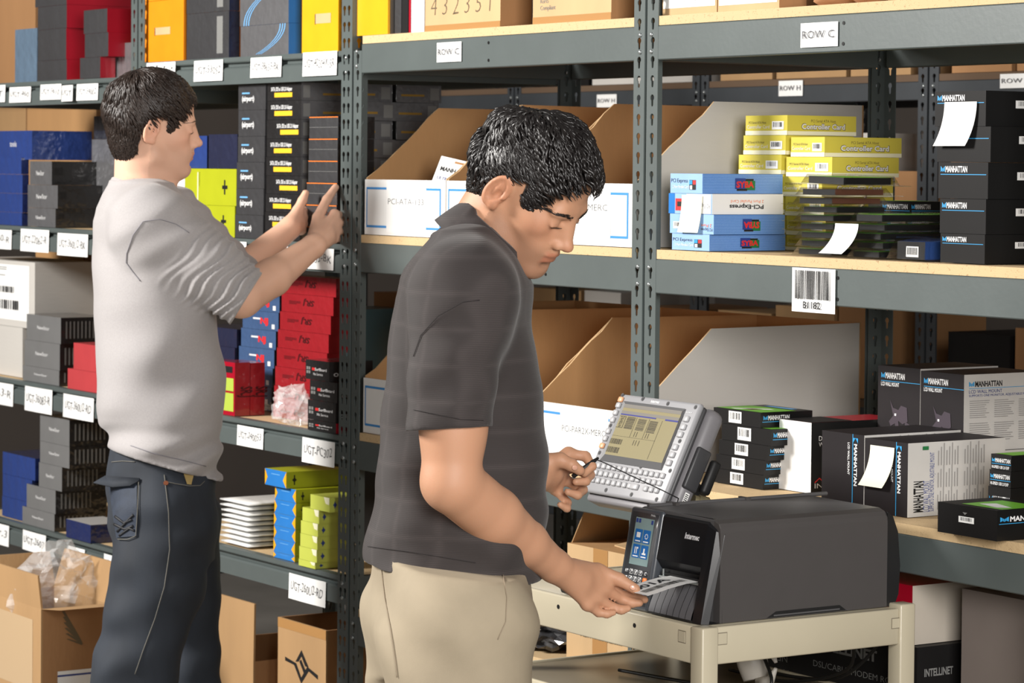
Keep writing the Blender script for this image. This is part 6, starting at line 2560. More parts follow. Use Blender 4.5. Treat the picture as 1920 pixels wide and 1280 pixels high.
def hair(name, parent, head, cap, shells, n, length, wave, crown, fwd, seed, lift=0.012, rad=0.0013, fringe=0.0, m=None):
    o, R, sc = head
    rng = np.random.default_rng(seed)
    S_ = 11
    V0 = ((np.empty((len(cap.data.vertices), 3)))).ravel()
    cap.data.vertices.foreach_get('co', V0)
    loc = ((V0.reshape(-1, 3) - np.array(o)) @ R) / sc
    d, _ = hair_field(loc, shells)
    loc = loc[np.abs(d) < .004]
    loc = loc[~((loc[:, 0] > -.042) & (loc[:, 0] < .026) & (np.abs(loc[:, 1]) > .05) & (loc[:, 2] < .060))]
    p = loc[rng.integers(0, len(loc), n)] + rng.normal(0, .0012, (n, 3))
    n = len(p)
    crown = np.array(crown)
    P = np.zeros((n, S_, 3))
    P[:, 0] = p
    L = length * rng.uniform(0.65, 1.15, n) * np.interp(p[:, 0], [0, .07], [1, .62]) * np.interp(p[:, 2], [-.06, -.02, .06], [.30, .42, 1])
    ph = rng.uniform(0, 2 * pi, n)
    fr = rng.uniform(0.8, 1.3, n)
    cl = np.sin(p @ np.array((61., 47., 53.)) + 2.0 * np.sin(p @ np.array((23., -31., 29.))))
    low = np.clip((p[:, 2] + .02) / .06, 0.12, 1)
    q = p.copy()
    for i in range(1, S_):
        _, nr = hair_field(q, shells)
        w = q - crown
        w[:, 2] *= 0.6
        w /= np.linalg.norm(w, axis=1)[:, None] + 1e-6
        f = w + np.array(fwd) * np.clip((q[:, 0:1] + .09) / .1, 0, 1)
        f[:, 2] -= 0.8 * (1 - low)
        sw = np.stack([np.sin(q[:, 1] * 60 + cl * 2), np.cos(q[:, 0] * 55 + cl * 2), 0 * cl], 1)
        f = f + sw * wave * 0.9
        f -= nr * (f * nr).sum(1)[:, None]
        f /= np.linalg.norm(f, axis=1)[:, None] + 1e-6
        side = np.cross(nr, f)
        f = f + side * (wave * 1.1 * np.sin(ph + i * fr * 0.95))[:, None]
        f /= np.linalg.norm(f, axis=1)[:, None] + 1e-6
        q = q + f * (L / (S_ - 1))[:, None]
        t = i / (S_ - 1)
        tgt = low * lift * sin(pi * min(1, t * 1.05)) * (0.55 + 0.45 * cl) + 0.0018 * t * rng.normal(0, 1, n) + fringe * t * t * np.clip((q[:, 0] - .06) / .04, 0, 1)
        d, nr = hair_field(q, shells)
        q = q + nr * ((tgt - d) * 0.8)[:, None]
        P[:, i] = q
    c = np.array(shells[0][0])
    W = np.array(o) + (P * sc) @ R.T
    # locks as three-sided tapered tubes
    T = np.gradient(W, axis=1)
    T /= np.linalg.norm(T, axis=2)[..., None] + 1e-9
    ctr = np.array(o) + R @ (c * sc)
    nr = W - ctr
    nr -= T * (nr * T).sum(2)[..., None]
    nr /= np.linalg.norm(nr, axis=2)[..., None] + 1e-9
    bi = np.cross(T, nr)
    prof = rad * sc * np.interp(np.linspace(0, 1, S_), [0, .25, .7, 1], [0.7, 1.0, 0.8, 0.12])
    wd = rng.uniform(0.7, 1.5, n)
    V = np.zeros((n, S_, 3, 3))
    for a, (x, y) in enumerate(((1.5, -0.3), (-1.5, -0.3), (0, 0.8))):
        V[:, :, a] = W + (bi * x + nr * y) * prof[None, :, None] * wd[:, None, None]
    base = (np.arange(n)[:, None, None] * S_ + np.arange(S_ - 1)[None, :, None]) * 3
    Fq = []
    for a in range(3):
        b = (a + 1) % 3
        Fq.append(np.stack([base[..., 0] + a, base[..., 0] + b, base[..., 0] + 3 + b, base[..., 0] + 3 + a], -1).reshape(-1, 4))
    me = np_mesh(name, V.reshape(-1, 3), np.concatenate(Fq), m)
    return link(name, me, parent)


def hair_cap(name, parent, head, shells, m, nape=0.0, amp=0.002, h=0.003):
    o, R, sc = head
    s = Sdf()

    def f(q):
        d, _ = hair_field(q, shells)
        d = d + 0.002 + amp * np.sin(q[:, 0] * 130 + 3 * np.sin(q[:, 1] * 60)) * np.sin(q[:, 1] * 110 + 2 * np.sin(q[:, 2] * 80))
        e = (hairline(q[:, 0]) - nape * np.clip((-.03 - q[:, 0]) / .02, 0, 1) + .004 - q[:, 2]) * 0.8
        return np.maximum(d, e).astype(F32)
    s.u(local(f, o, R, sc), 0.001)
    c0 = np.array(o) + R @ (np.array(shells[0][0]) * sc)
    V, Fq = surface(s, c0 - .16, c0 + .15, h)
    return link(name, np_mesh(name, V, Fq, m), parent)


def tube_on(parent, name, pts, r, m, n=6):
    return MB().tube(pts, r, m, n).build(name, parent)


def patch_on(parent, name, sdf, quad, m, off=0.002, nu=10, nv=10):
    """cloth patch following a garment: quad = four picture corners (TL, TR, BR, BL)"""
    tl, tr, br, bl = [Vector((q[0], q[1])) for q in quad]
    uv = []
    for j in range(nv + 1):
        for i in range(nu + 1):
            a = tl.lerp(tr, i / nu).lerp(bl.lerp(br, i / nu), j / nv)
            uv.append((a.x, a.y))
    P = sdf.traces(uv)
    miss = np.abs(sdf(P)) > 0.01
    if miss.any():
        hit = np.flatnonzero(~miss)
        for i in np.flatnonzero(miss):
            P[i] = P[hit[np.argmin(np.abs(hit - i))]]
    vs_ = P + sdf.normals(P) * off
    fs = [(j * (nu + 1) + i, (j + 1) * (nu + 1) + i, (j + 1) * (nu + 1) + i + 1, j * (nu + 1) + i + 1) for j in range(nv) for i in range(nu)]
    return MB().add(vs_, fs, m, True).build(name, parent)


def line_on(parent, name, sdf, px, r, m, off=0.0008, n=6, sub=6):
    uv = []
    for k in range(len(px) - 1):
        for j in range(sub):
            t = j / sub
            uv.append((px[k][0] + (px[k + 1][0] - px[k][0]) * t, px[k][1] + (px[k + 1][1] - px[k][1]) * t))
    P = sdf.traces(uv)
    P = P[np.abs(sdf(P)) < 0.01]          # drop sight lines that pass the garment
    pts = list(P + sdf.normals(P) * off)
    return tube_on(parent, name, pts, r, m, n)


def turn(v, a):            # horizontal direction turned about z
    return np.array((v[0] * cos(a) - v[1] * sin(a), v[0] * sin(a) + v[1] * cos(a), 0.0))


RH = np.array((RT[0], RT[1], 0.0))
RH /= np.linalg.norm(RH)


def stations(rows, dist, yaw, pad=0.0):
    """rows (v, u_back, u_front, half width) of a figure seen from its side -> loft stations"""
    out = []
    for (v, ub, uf, b) in rows:
        c = PD((ub + uf) / 2, v, dist)
        w = (uf - ub) / 2 * dist / FPX
        a = sqrt(max(w * w - (b * sin(yaw)) ** 2, (0.6 * w) ** 2)) / cos(yaw)
        out.append((c, a + pad, b + pad))
    return out


def shoe(mb, ankle, fdir, m, ms):
    a = Vector((ankle[0], ankle[1], 0))
    f = Vector(fdir)
    l = Vector((-f.y, f.x, 0))
    M = Matrix((f, l, Vector((0, 0, 1)))).transposed().to_4x4()
    M.translation = a
    mb.bevbox((-0.075, -0.045, 0.0005), (0.20, 0.045, 0.025), ms, 0.012, M, 2)
    mb.ball((0.06, 0, 0.045), (0.135, 0.043, 0.04), m, M, 14, 8)
    mb.ball((-0.01, 0, 0.07), (0.06, 0.042, 0.06), m, M, 14, 8)


SHOE = mat('shoe_leather', S(40, 34, 30), 0.5)
SOLE = mat('shoe_sole', S(26, 25, 24), 0.7)
# ================================================================== the man in the dark polo shirt
D1 = 4.70
p1 = empty('person', (PD(850, 1100, D1).x, PD(850, 1100, D1).y, 0), 'man in dark polo shirt and khaki trousers taking a label from the printer', 'person')


def adopt(o, root):
    o.parent = root
    o.location = o.location - root.location
    return o


def root_link(name, me, root):
    o = link(name, me, root)
    o.location = -Vector(root.location)
    return o


H1R = head_axes(0.48, 0.63, 0.13)
H1O = J(989, 357, 4.66)
H1 = (H1O, H1R, 0.985)


def h1(p):
    return np.array(H1O) + H1R @ (np.array(p) * 0.985)


yaw1 = 0.0
f1, l1 = turn(RH, -yaw1), turn(RH, -yaw1 + pi / 2)
rows1 = [(446, 812, 915, .080), (480, 784, 945, .120), (520, 754, 974, .150), (560, 741, 988, .162), (600, 734, 995, .166), (650, 727, 1004, .166), (720, 722, 1017, .160), (800, 715, 1022, .154),
         (880, 707, 1025, .150), (950, 697, 1027, .152), (1010, 688, 1025, .158), (1075, 681, 1010, .162), (1110, 680, 1005, .162)]
st1 = stations(rows1, D1, yaw1)
s = Sdf()
head_ops(s, H1O, H1R, 0.985)
s.u(cone(h1((-.035, 0, -.015)), J(893, 455, D1 - .01), .055, .060), .02)
s.u(cone(h1((.012, -.030, -.060)), J(925, 470, D1 - .05), .020, .022), .02)
s.u(loft([(c, a - .022, b - .022) for c, a, b in st1], f1, l1), .03)
# right arm (near)
SH, EL, WR = J(868, 552, 4.53), J(846, 903, 4.50), J(1040, 1061, 4.685)
s.u(cone(SH, J(852, 730, 4.505), .062, .054), .03)
s.u(cone(J(852, 730, 4.505), EL, .054, .047), .02)
s.u(ell(J(851, 790, 4.50), (.050, .052, .075)), .02)
s.u(cone(EL, J(925, 968, 4.575), .048, .047), .012)
s.u(cone(J(925, 968, 4.575), J(985, 1017, 4.633), .046, .037), .012)
s.u(cone(J(985, 1017, 4.633), WR, .036, .027), .012)
# right hand
zr = 0.03
k = .006


def hand(s, W, palm, fingers, thumb, rW=.026):
    """W wrist; palm = knuckles index..little; fingers = lists of joints after the knuckle; radii follow"""
    pal = [np.array(q) for q in palm]
    mid = sum(pal) / 4
    s.u(cone(W, (np.array(W) * 0.45 + mid * 0.55), rW, .021), .012)
    for i, q in enumerate(pal):
        s.u(cone(np.array(W) * 0.75 + q * 0.25, q, .0155, .0118 - .0008 * i), .012)
    s.u(cone(pal[0], pal[3], .0112, .0100), .008)
    R_ = [(.0100, .0088, .0080, .0066), (.0103, .0090, .0082, .0068), (.0098, .0085, .0078, .0064), (.0086, .0074, .0068, .0056)]
    for i, f in enumerate(fingers):
        chain(s, [pal[i]] + [np.array(q) for q in f], list(R_[i]) if len(f) == 3 else [R_[i][0], R_[i][1], R_[i][3]], .0035, .005)
    chain(s, [np.array(q) for q in thumb], [.0165, .0130, .0108, .0088][:len(thumb)], .005, .012)


RI, RM, RR_, RL = J(1143, 1086, 4.765), J(1133, 1104, 4.752), J(1119, 1121, 4.738), J(1101, 1133, 4.725)
hand(s, WR, [RI, RM, RR_, RL],
     [[J(1170, 1106, 4.785), J(1192, 1119, 4.785), J(1209, 1124, 4.785)],
      [J(1163, 1122, 4.775), J(1184, 1130, 4.772), J(1199, 1130, 4.772)],
      [J(1147, 1138, 4.755), J(1165, 1143, 4.752), J(1177, 1140, 4.755)],
      [J(1122, 1148, 4.738), J(1138, 1151, 4.737), J(1150, 1148, 4.740)]],
     [J(1074, 1066, 4.722), J(1120, 1070, 4.755), J(1161, 1086, 4.755), J(1191, 1104, 4.752)])
# left arm and hand (far) with the stylus
LW = J(1003, 893, 4.93)
s.u(cone(J(868, 545, 4.87), J(890, 850, 4.93), .06, .046), .03)
s.u(cone(J(890, 850, 4.93), LW, .042, .027), .015)
hand(s, LW, [J(1066, 851, 4.965), J(1066, 873, 4.985), J(1056, 897, 4.99), J(1042, 917, 4.985)],
     [[J(1098, 855, 4.965), J(1110, 874, 4.950), J(1096, 888, 4.940)],
      [J(1106, 890, 4.985), J(1098, 902, 4.955), J(1080, 903, 4.945)],
      [J(1093, 918, 4.985), J(1083, 928, 4.955), J(1064, 922, 4.945)],
      [J(1064, 942, 4.975), J(1063, 953, 4.955), J(1050, 946, 4.945)]],
     [J(1022, 866, 4.935), J(1050, 862, 4.93), J(1071, 871, 4.925), J(1087, 882, 4.93)])
# legs
yh = -0.14
fh, lh = turn(RH, -yh), turn(RH, -yh + pi / 2)
hipc = np.array(PD(842, 1110, D1))
leg_r = [J(858, 1180, 4.555), J(862, 1560, 4.545), J(850, 2050, 4.56)]
leg_l = [J(820, 1180, 4.745), J(800, 1560, 4.75), J(775, 2040, 4.77)]
for L_ in (leg_r, leg_l):
    L_[1][2], L_[2][2] = 0.48, 0.09
    chain(s, L_, [.08, .045, .032], .02, .03)
BODY1 = s
lo = np.array([p1.location.x - .62, p1.location.y - .55, 0.02])
pts = np.array([H1O, WR, RI, LW, EL, leg_r[2], leg_l[2]])
lo = np.minimum(pts.min(0), np.array([q[0] for q in st1]).min(0)) - .25
hi = np.maximum(pts.max(0), np.array([q[0] for q in st1]).max(0)) + .25
lo[2], hi[2] = 0.03, 1.80
V, Fq = surface(BODY1, lo, hi, 0.0034)
SKIN = tint_mat('skin', 0.55, sss=0.12, bump=0.06, bscale=420)
base1 = S(190, 142, 112)


def ex1(V, c, q, near):
    def nail(P, r, col=(0.62, 0.40, 0.33)):
        w = np.clip(1.6 - 1.6 * np.linalg.norm(V - np.array(P), axis=1) / r, 0, 1)[:, None]
        return c * (1 - w) + np.array(col) * w
    # shaved neck and the forearm's darker hair
    return c


tint = skin_tint(V, base1, H1, ex1, scalp=0.5)
body1 = root_link('body', np_mesh('body', V, Fq, SKIN, color=tint), p1)

NAIL = mat('finger_nail', S(214, 164, 140), 0.3, coat=0.3)


def nail(u, v, dist, du, dv, w=.0050, l=.0062):
    """nail lying on a finger tip, long side along the picture direction (du, dv)"""
    p = BODY1.traces([(u, v)])[0]
    n_ = Vector(BODY1.normals([p])[0])
    d_ = (RT * du + DN * dv)
    d_ = (d_ - n_ * d_.dot(n_)).normalized()
    M = Matrix((d_, n_.cross(d_), n_)).transposed().to_4x4()
    M.translation = Vector(p) - n_ * 0.0004
    MB().ball((0, 0, 0), (l, w, .0013), NAIL, M, 10, 6).build('fingernail', body1)


nail(1078, 877, 4.93, 1, .5)
nail(1186, 1101, 4.75, 1, .55, .0046, .0058)
HAIR1 = mat('hair_black', S(24, 20, 19), 0.38, spec=0.6)
brows(body1, BODY1, H1, HAIR1)
SH1 = [((-.007, 0, .041), (.104, .0795, .096)), ((-.052, 0, -.022), (.044, .056, .055))]
cap = hair_cap('hair_base', body1, H1, SH1, HAIR1, nape=-.004)
hair('hair', body1, H1, cap, SH1, 3600, .064, 0.42, (-.055, 0, .125), (0.55, 0, 0), 4, lift=0.014, rad=0.0023, fringe=0.014, m=HAIR1)

# ------------------------------------------------------------------ polo shirt
POLO = mat('polo_cloth', S(66, 58, 58), 0.85, sheen=0.1)
nt = POLO.node_tree
bs = nt.nodes['Principled BSDF']
tc = nt.nodes.new('ShaderNodeTexCoord')


def wave_lines(nt, scale, axis, dist=0.0, vec=None):
    w = nt.nodes.new('ShaderNodeTexWave')
    w.wave_type = 'BANDS'
    w.bands_direction = axis
    w.inputs['Scale'].default_value = scale
    w.inputs['Distortion'].default_value = dist
    nt.links.new(vec or tc.outputs['Object'], w.inputs['Vector'])
    return w


w1 = wave_lines(nt, 110, 'Z')
w2 = wave_lines(nt, 5.5, 'Z')
w3 = wave_lines(nt, 5.5, 'X')
m1 = nt.nodes.new('ShaderNodeMath')
m1.operation = 'MAXIMUM'
nt.links.new(w2.outputs['Fac'], m1.inputs[0])
nt.links.new(w3.outputs['Fac'], m1.inputs[1])
pw = nt.nodes.new('ShaderNodeMath')
pw.operation = 'POWER'
pw.inputs[1].default_value = 14
nt.links.new(m1.outputs[0], pw.inputs[0])
ml = nt.nodes.new('ShaderNodeMath')
ml.operation = 'MULTIPLY'
nt.links.new(pw.outputs[0], ml.inputs[0])
nt.links.new(w1.outputs['Fac'], ml.inputs[1])
mx = nt.nodes.new('ShaderNodeMix')
mx.data_type = 'RGBA'
mx.inputs['A'].default_value = S(48, 42, 41) + (1,)
mx.inputs['B'].default_value = S(64, 57, 56) + (1,)
nt.links.new(ml.outputs[0], mx.inputs['Factor'])
nt.links.new(mx.outputs['Result'], bs.inputs['Base Color'])
bp = nt.nodes.new('ShaderNodeBump')
bp.inputs['Strength'].default_value = 0.15
bp.inputs['Distance'].default_value = 0.001
nt.links.new(w1.outputs['Fac'], bp.inputs['Height'])
nt.links.new(bp.outputs[0], bs.inputs['Normal'])


def folds1(P):
    x, y, z = P[:, 0], P[:, 1], P[:, 2]
    a = x * RH[0] + y * RH[1]
    low = np.clip((1.32 - z) / .4, 0, 1)
    d = 0.006 * low * np.sin(a * 46 + 7 * z + 1.5 * np.sin(z * 17 + x * 9)) + 0.0045 * low * np.sin(z * 62 - a * 14 + 2.2 * np.sin(a * 19))
    top = np.clip((z - 1.28) / .15, 0, 1)
    d += 0.002 * top * np.sin(a * 60 + z * 30)
    # roll of cloth above the hem
    d += -0.006 * np.exp(-((z - 0.985 - 0.10 * (a - a.mean() * 0)) / .02) ** 2) * 0
    return d


s = Sdf()
s.u(loft(st1, f1, l1, 2.25, folds1), .01)
s.u(cone(J(893, 458, D1), J(885, 520, D1), .060, .10), .04)
sl = [J(868, 552, 4.53), J(854, 660, 4.507), J(844, 803, 4.50)]
s.u(cone(J(880, 512, 4.62), sl[0], .072, .078), .055)


def slf(P, t):
    z = P[:, 2]
    a = P[:, 0] * RH[0] + P[:, 1] * RH[1]
    return 0.0022 * np.sin(a * 70 + z * 38 + 1.5 * np.sin(z * 23)) + 0.002 * np.sin(z * 75 - a * 40)


s.u(cone(sl[0], sl[1], .079, .071, slf), .045)
s.u(cone(J(868, 540, 4.84), J(880, 760, 4.89), .078, .064), .03)
ax = sl[2] - sl[1]
ax = ax / np.linalg.norm(ax)
# lower half of the near sleeve: flat hem, open around the arm
hemn = np.array(ax) + np.array(RT) * 0.12
hemn = hemn / np.linalg.norm(hemn)
_so = cone(sl[1], sl[2] + (sl[2] - sl[1]) * 0.4, .073, .068, slf)
_si = cone(J(847, 800, 4.50), J(843, 880, 4.50), .0555, .056)


def sleeve_low(P):
    d = np.maximum(_so(P), (P - np.array(sl[2])) @ hemn)
    return np.maximum(d, -_si(P)).astype(F32)


s.u(sleeve_low, .006)
hb, hf = np.array(PD(682, 1046, D1)), np.array(PD(1003, 1086, D1))
hd = hf - hb
hn = np.cross(hd, l1)
hn = hn if hn[2] < 0 else -hn
s.i(half(hb, hn), .003)
s.s(cone(h1((-.035, 0, -.015)), J(893, 465, D1 - .01), .058, .062), .004)
SHIRT1 = s
V, Fq = surface(SHIRT1, (lo[0], lo[1], hb[2] - .1), (hi[0], hi[1], 1.62), 0.0046)
shirt1 = root_link('polo_shirt', np_mesh('polo_shirt', V, Fq, POLO), p1)

# collar
cc = np.array(PD(909, 452, 4.68))
e1 = np.array(PD(968, 520, 4.66)) - np.array(PD(848, 410, 4.70))
e1 /= np.linalg.norm(e1)
e2 = l1 - e1 * (l1 @ e1)
e2 /= np.linalg.norm(e2)
nn = np.cross(e1, e2)
nn = nn if nn[2] > 0 else -nn
A_, B_ = .066, .066
vs_, fs = [], []
M_ = 44
for i in range(M_ + 1):
    ph = radians(14) + (2 * pi - radians(28)) * i / M_
    front = (1 + cos(ph)) / 2
    rad = e1 * cos(ph) * A_ + e2 * sin(ph) * B_
    out = rad / np.linalg.norm(rad)
    p0 = cc + rad
    fall = .040 + .026 * front ** 3
    for (o_, h_) in ((-.004, -.004), (-.006, .018), (-.003, .0235), (.003, .022), (.009, .004), (.014, .004 - fall * 0.5), (.018, .004 - fall)):
        vs_.append(p0 + out * o_ + nn * (h_ + (.006 if front < .3 else 0)))
K = 7
for i in range(M_):
    for j in range(K - 1):
        fs.append((i * K + j, i * K + j + 1, (i + 1) * K + j + 1, (i + 1) * K + j))
co = MB().add(vs_, fs, POLO, True).build('collar', shirt1)
md = co.modifiers.new('thick', 'SOLIDIFY')
md.thickness = 0.0035
md.offset = 0
SEAM = mat('dark_seam', S(36, 31, 31), 0.9)
line_on(shirt1, 'sleeve_seam', SHIRT1, [(776, 668), (790, 628), (822, 592), (868, 566), (905, 562)], .0007, SEAM)
line_on(shirt1, 'sleeve_hem_stitch', SHIRT1, [(776, 768), (815, 776), (865, 786), (914, 788)], .0006, SEAM)
line_on(shirt1, 'hem_stitch', SHIRT1, [(690, 1024), (760, 1033), (850, 1048), (900, 1056)], .0006, SEAM)

# ------------------------------------------------------------------ khaki trousers
KHAKI = mat('khaki_cloth', S(158, 145, 123), 0.85, var=0.03, vscale=30, bump=0.08, bscale=700)


def folds_k(P):
    a = P[:, 0] * RH[0] + P[:, 1] * RH[1]
    z = P[:, 2]
    return 0.004 * np.sin(a * 42 + z * 22 + 1.6 * np.sin(z * 15)) + 0.003 * np.sin(z * 34 + a * 23)


rk = [(1020, 690, 1000, .165), (1060, 686, 997, .17), (1120, 685, 996, .175), (1180, 688, 997, .175), (1230, 692, 997, .17), (1262, 698, 994, .16)]
s = Sdf()
s.u(loft(stations(rk, D1, yh, -.004), fh, lh, 2.4, folds_k), .01)


def legf(P, t):
    return folds_k(P)


for L_, rr in ((leg_r, (.128, .098, .085)), (leg_l, (.124, .098, .085))):
    s.u(cone(L_[0], L_[1], rr[0], rr[1], legf), .03)
    s.u(cone(L_[1], L_[2], rr[1], rr[2], legf), .02)
s.i(half((0, 0, 0.055), (0, 0, -1)), .003)
s.i(half(hb + np.array((0, 0, .02)), -hn), .003)
PANTS1 = s
V, Fq = surface(PANTS1, (lo[0], lo[1], 0.03), (hi[0], hi[1], 0.99), 0.0056)
pants1 = root_link('khaki_trousers', np_mesh('khaki_trousers', V, Fq, KHAKI), p1)
KSEAM = mat('khaki_seam', S(146, 132, 112), 0.9)
line_on(pants1, 'pocket_seam', PANTS1, [(942, 1072), (950, 1120), (948, 1165), (930, 1205)], .0009, KSEAM)
line_on(pants1, 'back_seam', PANTS1, [(716, 1068), (722, 1120), (733, 1180), (742, 1240), (746, 1275)], .0009, KSEAM)
mb = MB()
shoe(mb, leg_r[2], fh, SHOE, SOLE)
o = mb.build('shoe', p1)
o.location = -Vector(p1.location)
mb = MB()
shoe(mb, leg_l[2], fh, SHOE, SOLE)
o = mb.build('shoe', p1)
o.location = -Vector(p1.location)

# stylus on its cord
a, b_ = Vector(J(1074, 893, 4.935)), Vector(J(1122, 858, 4.955))
o = MB().tube([a, a.lerp(b_, .75), b_], [.0042, .0045, .002], MATTEB, 10).build('stylus', None, a)
tag(o, 'black stylus held above the terminal keyboard', 'stylus')
pts = [Vector(J(1120, 862, 4.955)), Vector(J(1135, 868, 4.96)), Vector(J(1180, 890, 4.955)), Vector(J(1240, 918, 4.94)), Vector(J(1272, 934, 4.93)), Mt @ Vector((TW + 0.004, 0.012, -0.03))]
c_ = MB().tube(pts, .0011, MATTEB, 6).build('tether_cord', o)
c_.location = -a
# ================================================================== the man in the grey shirt
D2 = 6.40
p2 = empty('person', (PD(300, 1000, D2).x, PD(300, 1000, D2).y, 0), 'man in grey long-sleeved shirt and jeans reaching into the shelf', 'person')
H2R = head_axes(-0.26, 0.05, 0.15)
H2S = 0.935
H2O = J(286, 237, 6.38)
H2 = (H2O, H2R, H2S)


def h2(p):
    return np.array(H2O) + H2R @ (np.array(p) * H2S)


yaw2 = -0.30
f2, l2 = turn(RH, -yaw2), turn(RH, -yaw2 + pi / 2)
rows2 = [(345, 212, 322, .085), (365, 192, 338, .125), (390, 177, 350, .165), (430, 173, 368, .190), (500, 172, 392, .198), (560, 174, 404, .192), (620, 176, 411, .185), (700, 180, 419, .180), (760, 185, 420, .176),
         (810, 192, 418, .174), (850, 196, 414, .174), (905, 200, 412, .178)]
st2 = stations(rows2, D2, yaw2)
s = Sdf()
head_ops(s, H2O, H2R, H2S)
s.u(cone(h2((-.030, 0, -.030)), J(266, 372, D2), .054, .064), .02)
s.u(cone(h2((.030, 0, -.085)), J(300, 385, D2 - .01), .030, .035), .03)
s.u(loft([(c, a - .034, b - .034) for c, a, b in st2], f2, l2), .03)
RS, RE, RW = J(292, 432, 6.27), J(452, 556, 6.27), J(587, 462, 6.50)
s.u(cone(RS, RE, .062, .046), .03)
s.u(cone(RE, J(510, 520, 6.36), .046, .043), .012)
s.u(cone(J(510, 520, 6.36), RW, .042, .027), .012)
hx = HELD[1][1]
HX0, HX1, HY, HZ = hx[0], hx[1], hx[2], hx[4]


def hp(x, y, z):
    return np.array((x, y, z), F32)


zk = PY(600, 425, 0).z
hand(s, RW, [J(627, 402, 6.60), J(634, 418, 6.605), J(633, 434, 6.60), J(626, 448, 6.585)],
     [[hp(HX1 + .012, .02, zk + .030), hp(HX1 + .010, .045, zk + .032), hp(HX1 + .009, .065, zk + .030)],
      [hp(HX1 + .012, .02, zk + .010), hp(HX1 + .010, .05, zk + .012), hp(HX1 + .009, .072, zk + .010)],
      [hp(HX1 + .012, .02, zk - .010), hp(HX1 + .010, .046, zk - .010), hp(HX1 + .009, .066, zk - .010)],
      [hp(HX1 + .012, .012, zk - .028), hp(HX1 + .010, .035, zk - .028), hp(HX1 + .009, .05, zk - .028)]],
     [J(590, 440, 6.53), J(596, 408, 6.58), J(613, 374, 6.625), J(629, 351, 6.655)])
LE2, LW2 = J(440, 520, 6.60), J(543, 428, 6.70)
s.u(cone(J(320, 420, 6.56), LE2, .06, .045), .03)
s.u(cone(LE2, LW2, .043, .026), .012)
zq = PY(568, 410, 0).z
hand(s, LW2, [J(563, 398, 6.76), J(568, 408, 6.765), J(568, 420, 6.765), J(564, 432, 6.76)],
     [[hp(HX0 - .010, .015, zq + .020), hp(HX0 - .009, .035, zq + .022)], [hp(HX0 - .010, .015, zq + .004), hp(HX0 - .009, .04, zq + .004)],
      [hp(HX0 - .010, .015, zq - .012), hp(HX0 - .009, .035, zq - .012)], [hp(HX0 - .010, .012, zq - .027), hp(HX0 - .009, .03, zq - .027)]],
     [J(548, 415, 6.71), J(558, 395, 6.735), J(567, 376, 6.745), J(573, 362, 6.75)], rW=.024)
legr2 = [J(304, 925, 6.345), J(256, 1240, 6.27), J(190, 1560, 6.29)]
legl2 = [J(330, 925, 6.47), J(364, 1240, 6.50), J(372, 1560, 6.52)]
for L_ in (legr2, legl2):
    L_[2][2] = 0.09
    chain(s, L_, [.075, .040, .030], .02, .03)
BODY2 = s
pts = np.array([H2O, RW, LW2, J(640, 400, 6.7), legr2[2], legl2[2]] + [np.array(q[0]) for q in st2])
lo, hi = pts.min(0) - .25, pts.max(0) + .22
lo[2], hi[2] = 0.03, 1.90
V, Fq = surface(BODY2, lo, hi, 0.004)
tint = skin_tint(V, S(222, 176, 150), H2, None, scalp=0.22)
body2 = root_link('body', np_mesh('body', V, Fq, SKIN, color=tint), p2)
HAIR2 = mat('hair_brown', S(42, 32, 27), 0.4, spec=0.5)
brows(body2, BODY2, H2, HAIR2, 5, 24, .002)
SH2 = [((-.012, 0, .041), (.106, .0845, .099)), ((-.047, 0, -.032), (.054, .066, .070))]
cap = hair_cap('hair_base', body2, H2, SH2, HAIR2, nape=.030)
hair('hair', body2, H2, cap, SH2, 4800, .068, 0.22, (-.045, 0, .13), (0.25, 0, -0.1), 9, lift=0.007, rad=0.0017, fringe=0.010, m=HAIR2)

# ------------------------------------------------------------------ grey shirt
GREYC = mat('heather_cloth', S(160, 156, 156), 0.9, var=0.05, vscale=260, bump=0.06, bscale=600, sheen=0.15)


def folds2(P):
    x, y, z = P[:, 0], P[:, 1], P[:, 2]
    a = x * RH[0] + y * RH[1]
    a0 = a - float(np.array(st2[6][0]) @ RH)
    low = np.clip((1.30 - z) / .3, 0, 1)
    d = 0.008 * low * np.sin((a0 * 30 - z * 22) + 1.2 * np.sin(z * 9 + a0 * 8)) + 0.006 * low * np.sin(z * 40 - a0 * 26 + 1.6 * np.sin(a0 * 14 + z * 6))
    hem = np.clip((1.03 - z) / .08, 0, 1)
    d += 0.007 * hem * np.sin(z * 95 - a0 * 30 + 1.5 * np.sin(a0 * 20))
    up_ = np.clip((z - 1.25) / .1, 0, 1)
    d += 0.003 * up_ * np.sin(a0 * 40 + z * 26)
    return d


s = Sdf()
s.u(loft(st2, f2, l2, 2.25, folds2), .01)
s.u(cone(J(266, 362, D2), J(268, 410, D2), .066, .10), .04)
a1 = J(286, 425, 6.26)
s.u(cone(J(270, 410, 6.33), a1, .075, .085), .04)
cuff = J(462, 560, 6.275)
_ax = np.array(cuff) - np.array(a1)
_len = np.linalg.norm(_ax)
_ax = _ax / _len


def bunch(P, t):
    w = np.clip((t - .45) / .25, 0, 1)
    al = (P - a1) @ _ax
    sidew = (P - a1) @ np.array(DN, F32)
    return -0.0055 * w * np.sin(al * 300 + 1.8 * np.sin(sidew * 70) + sidew * 40) * (0.7 + 0.3 * np.sin(al * 90)) + 0.004 * (1 - w) * np.sin(al * 55 + sidew * 45)


_s1 = cone(a1, a1 + _ax * _len * 0.62, .088, .079, bunch)
_s2 = cone(a1 + _ax * _len * 0.55, a1 + _ax * _len * 1.2, .080, .060, lambda P, t: bunch(P, 0.45 + t))
_si = cone(a1 + _ax * _len * 0.8, a1 + _ax * _len * 1.4, .047, .049)
s.u(_s1, .03)


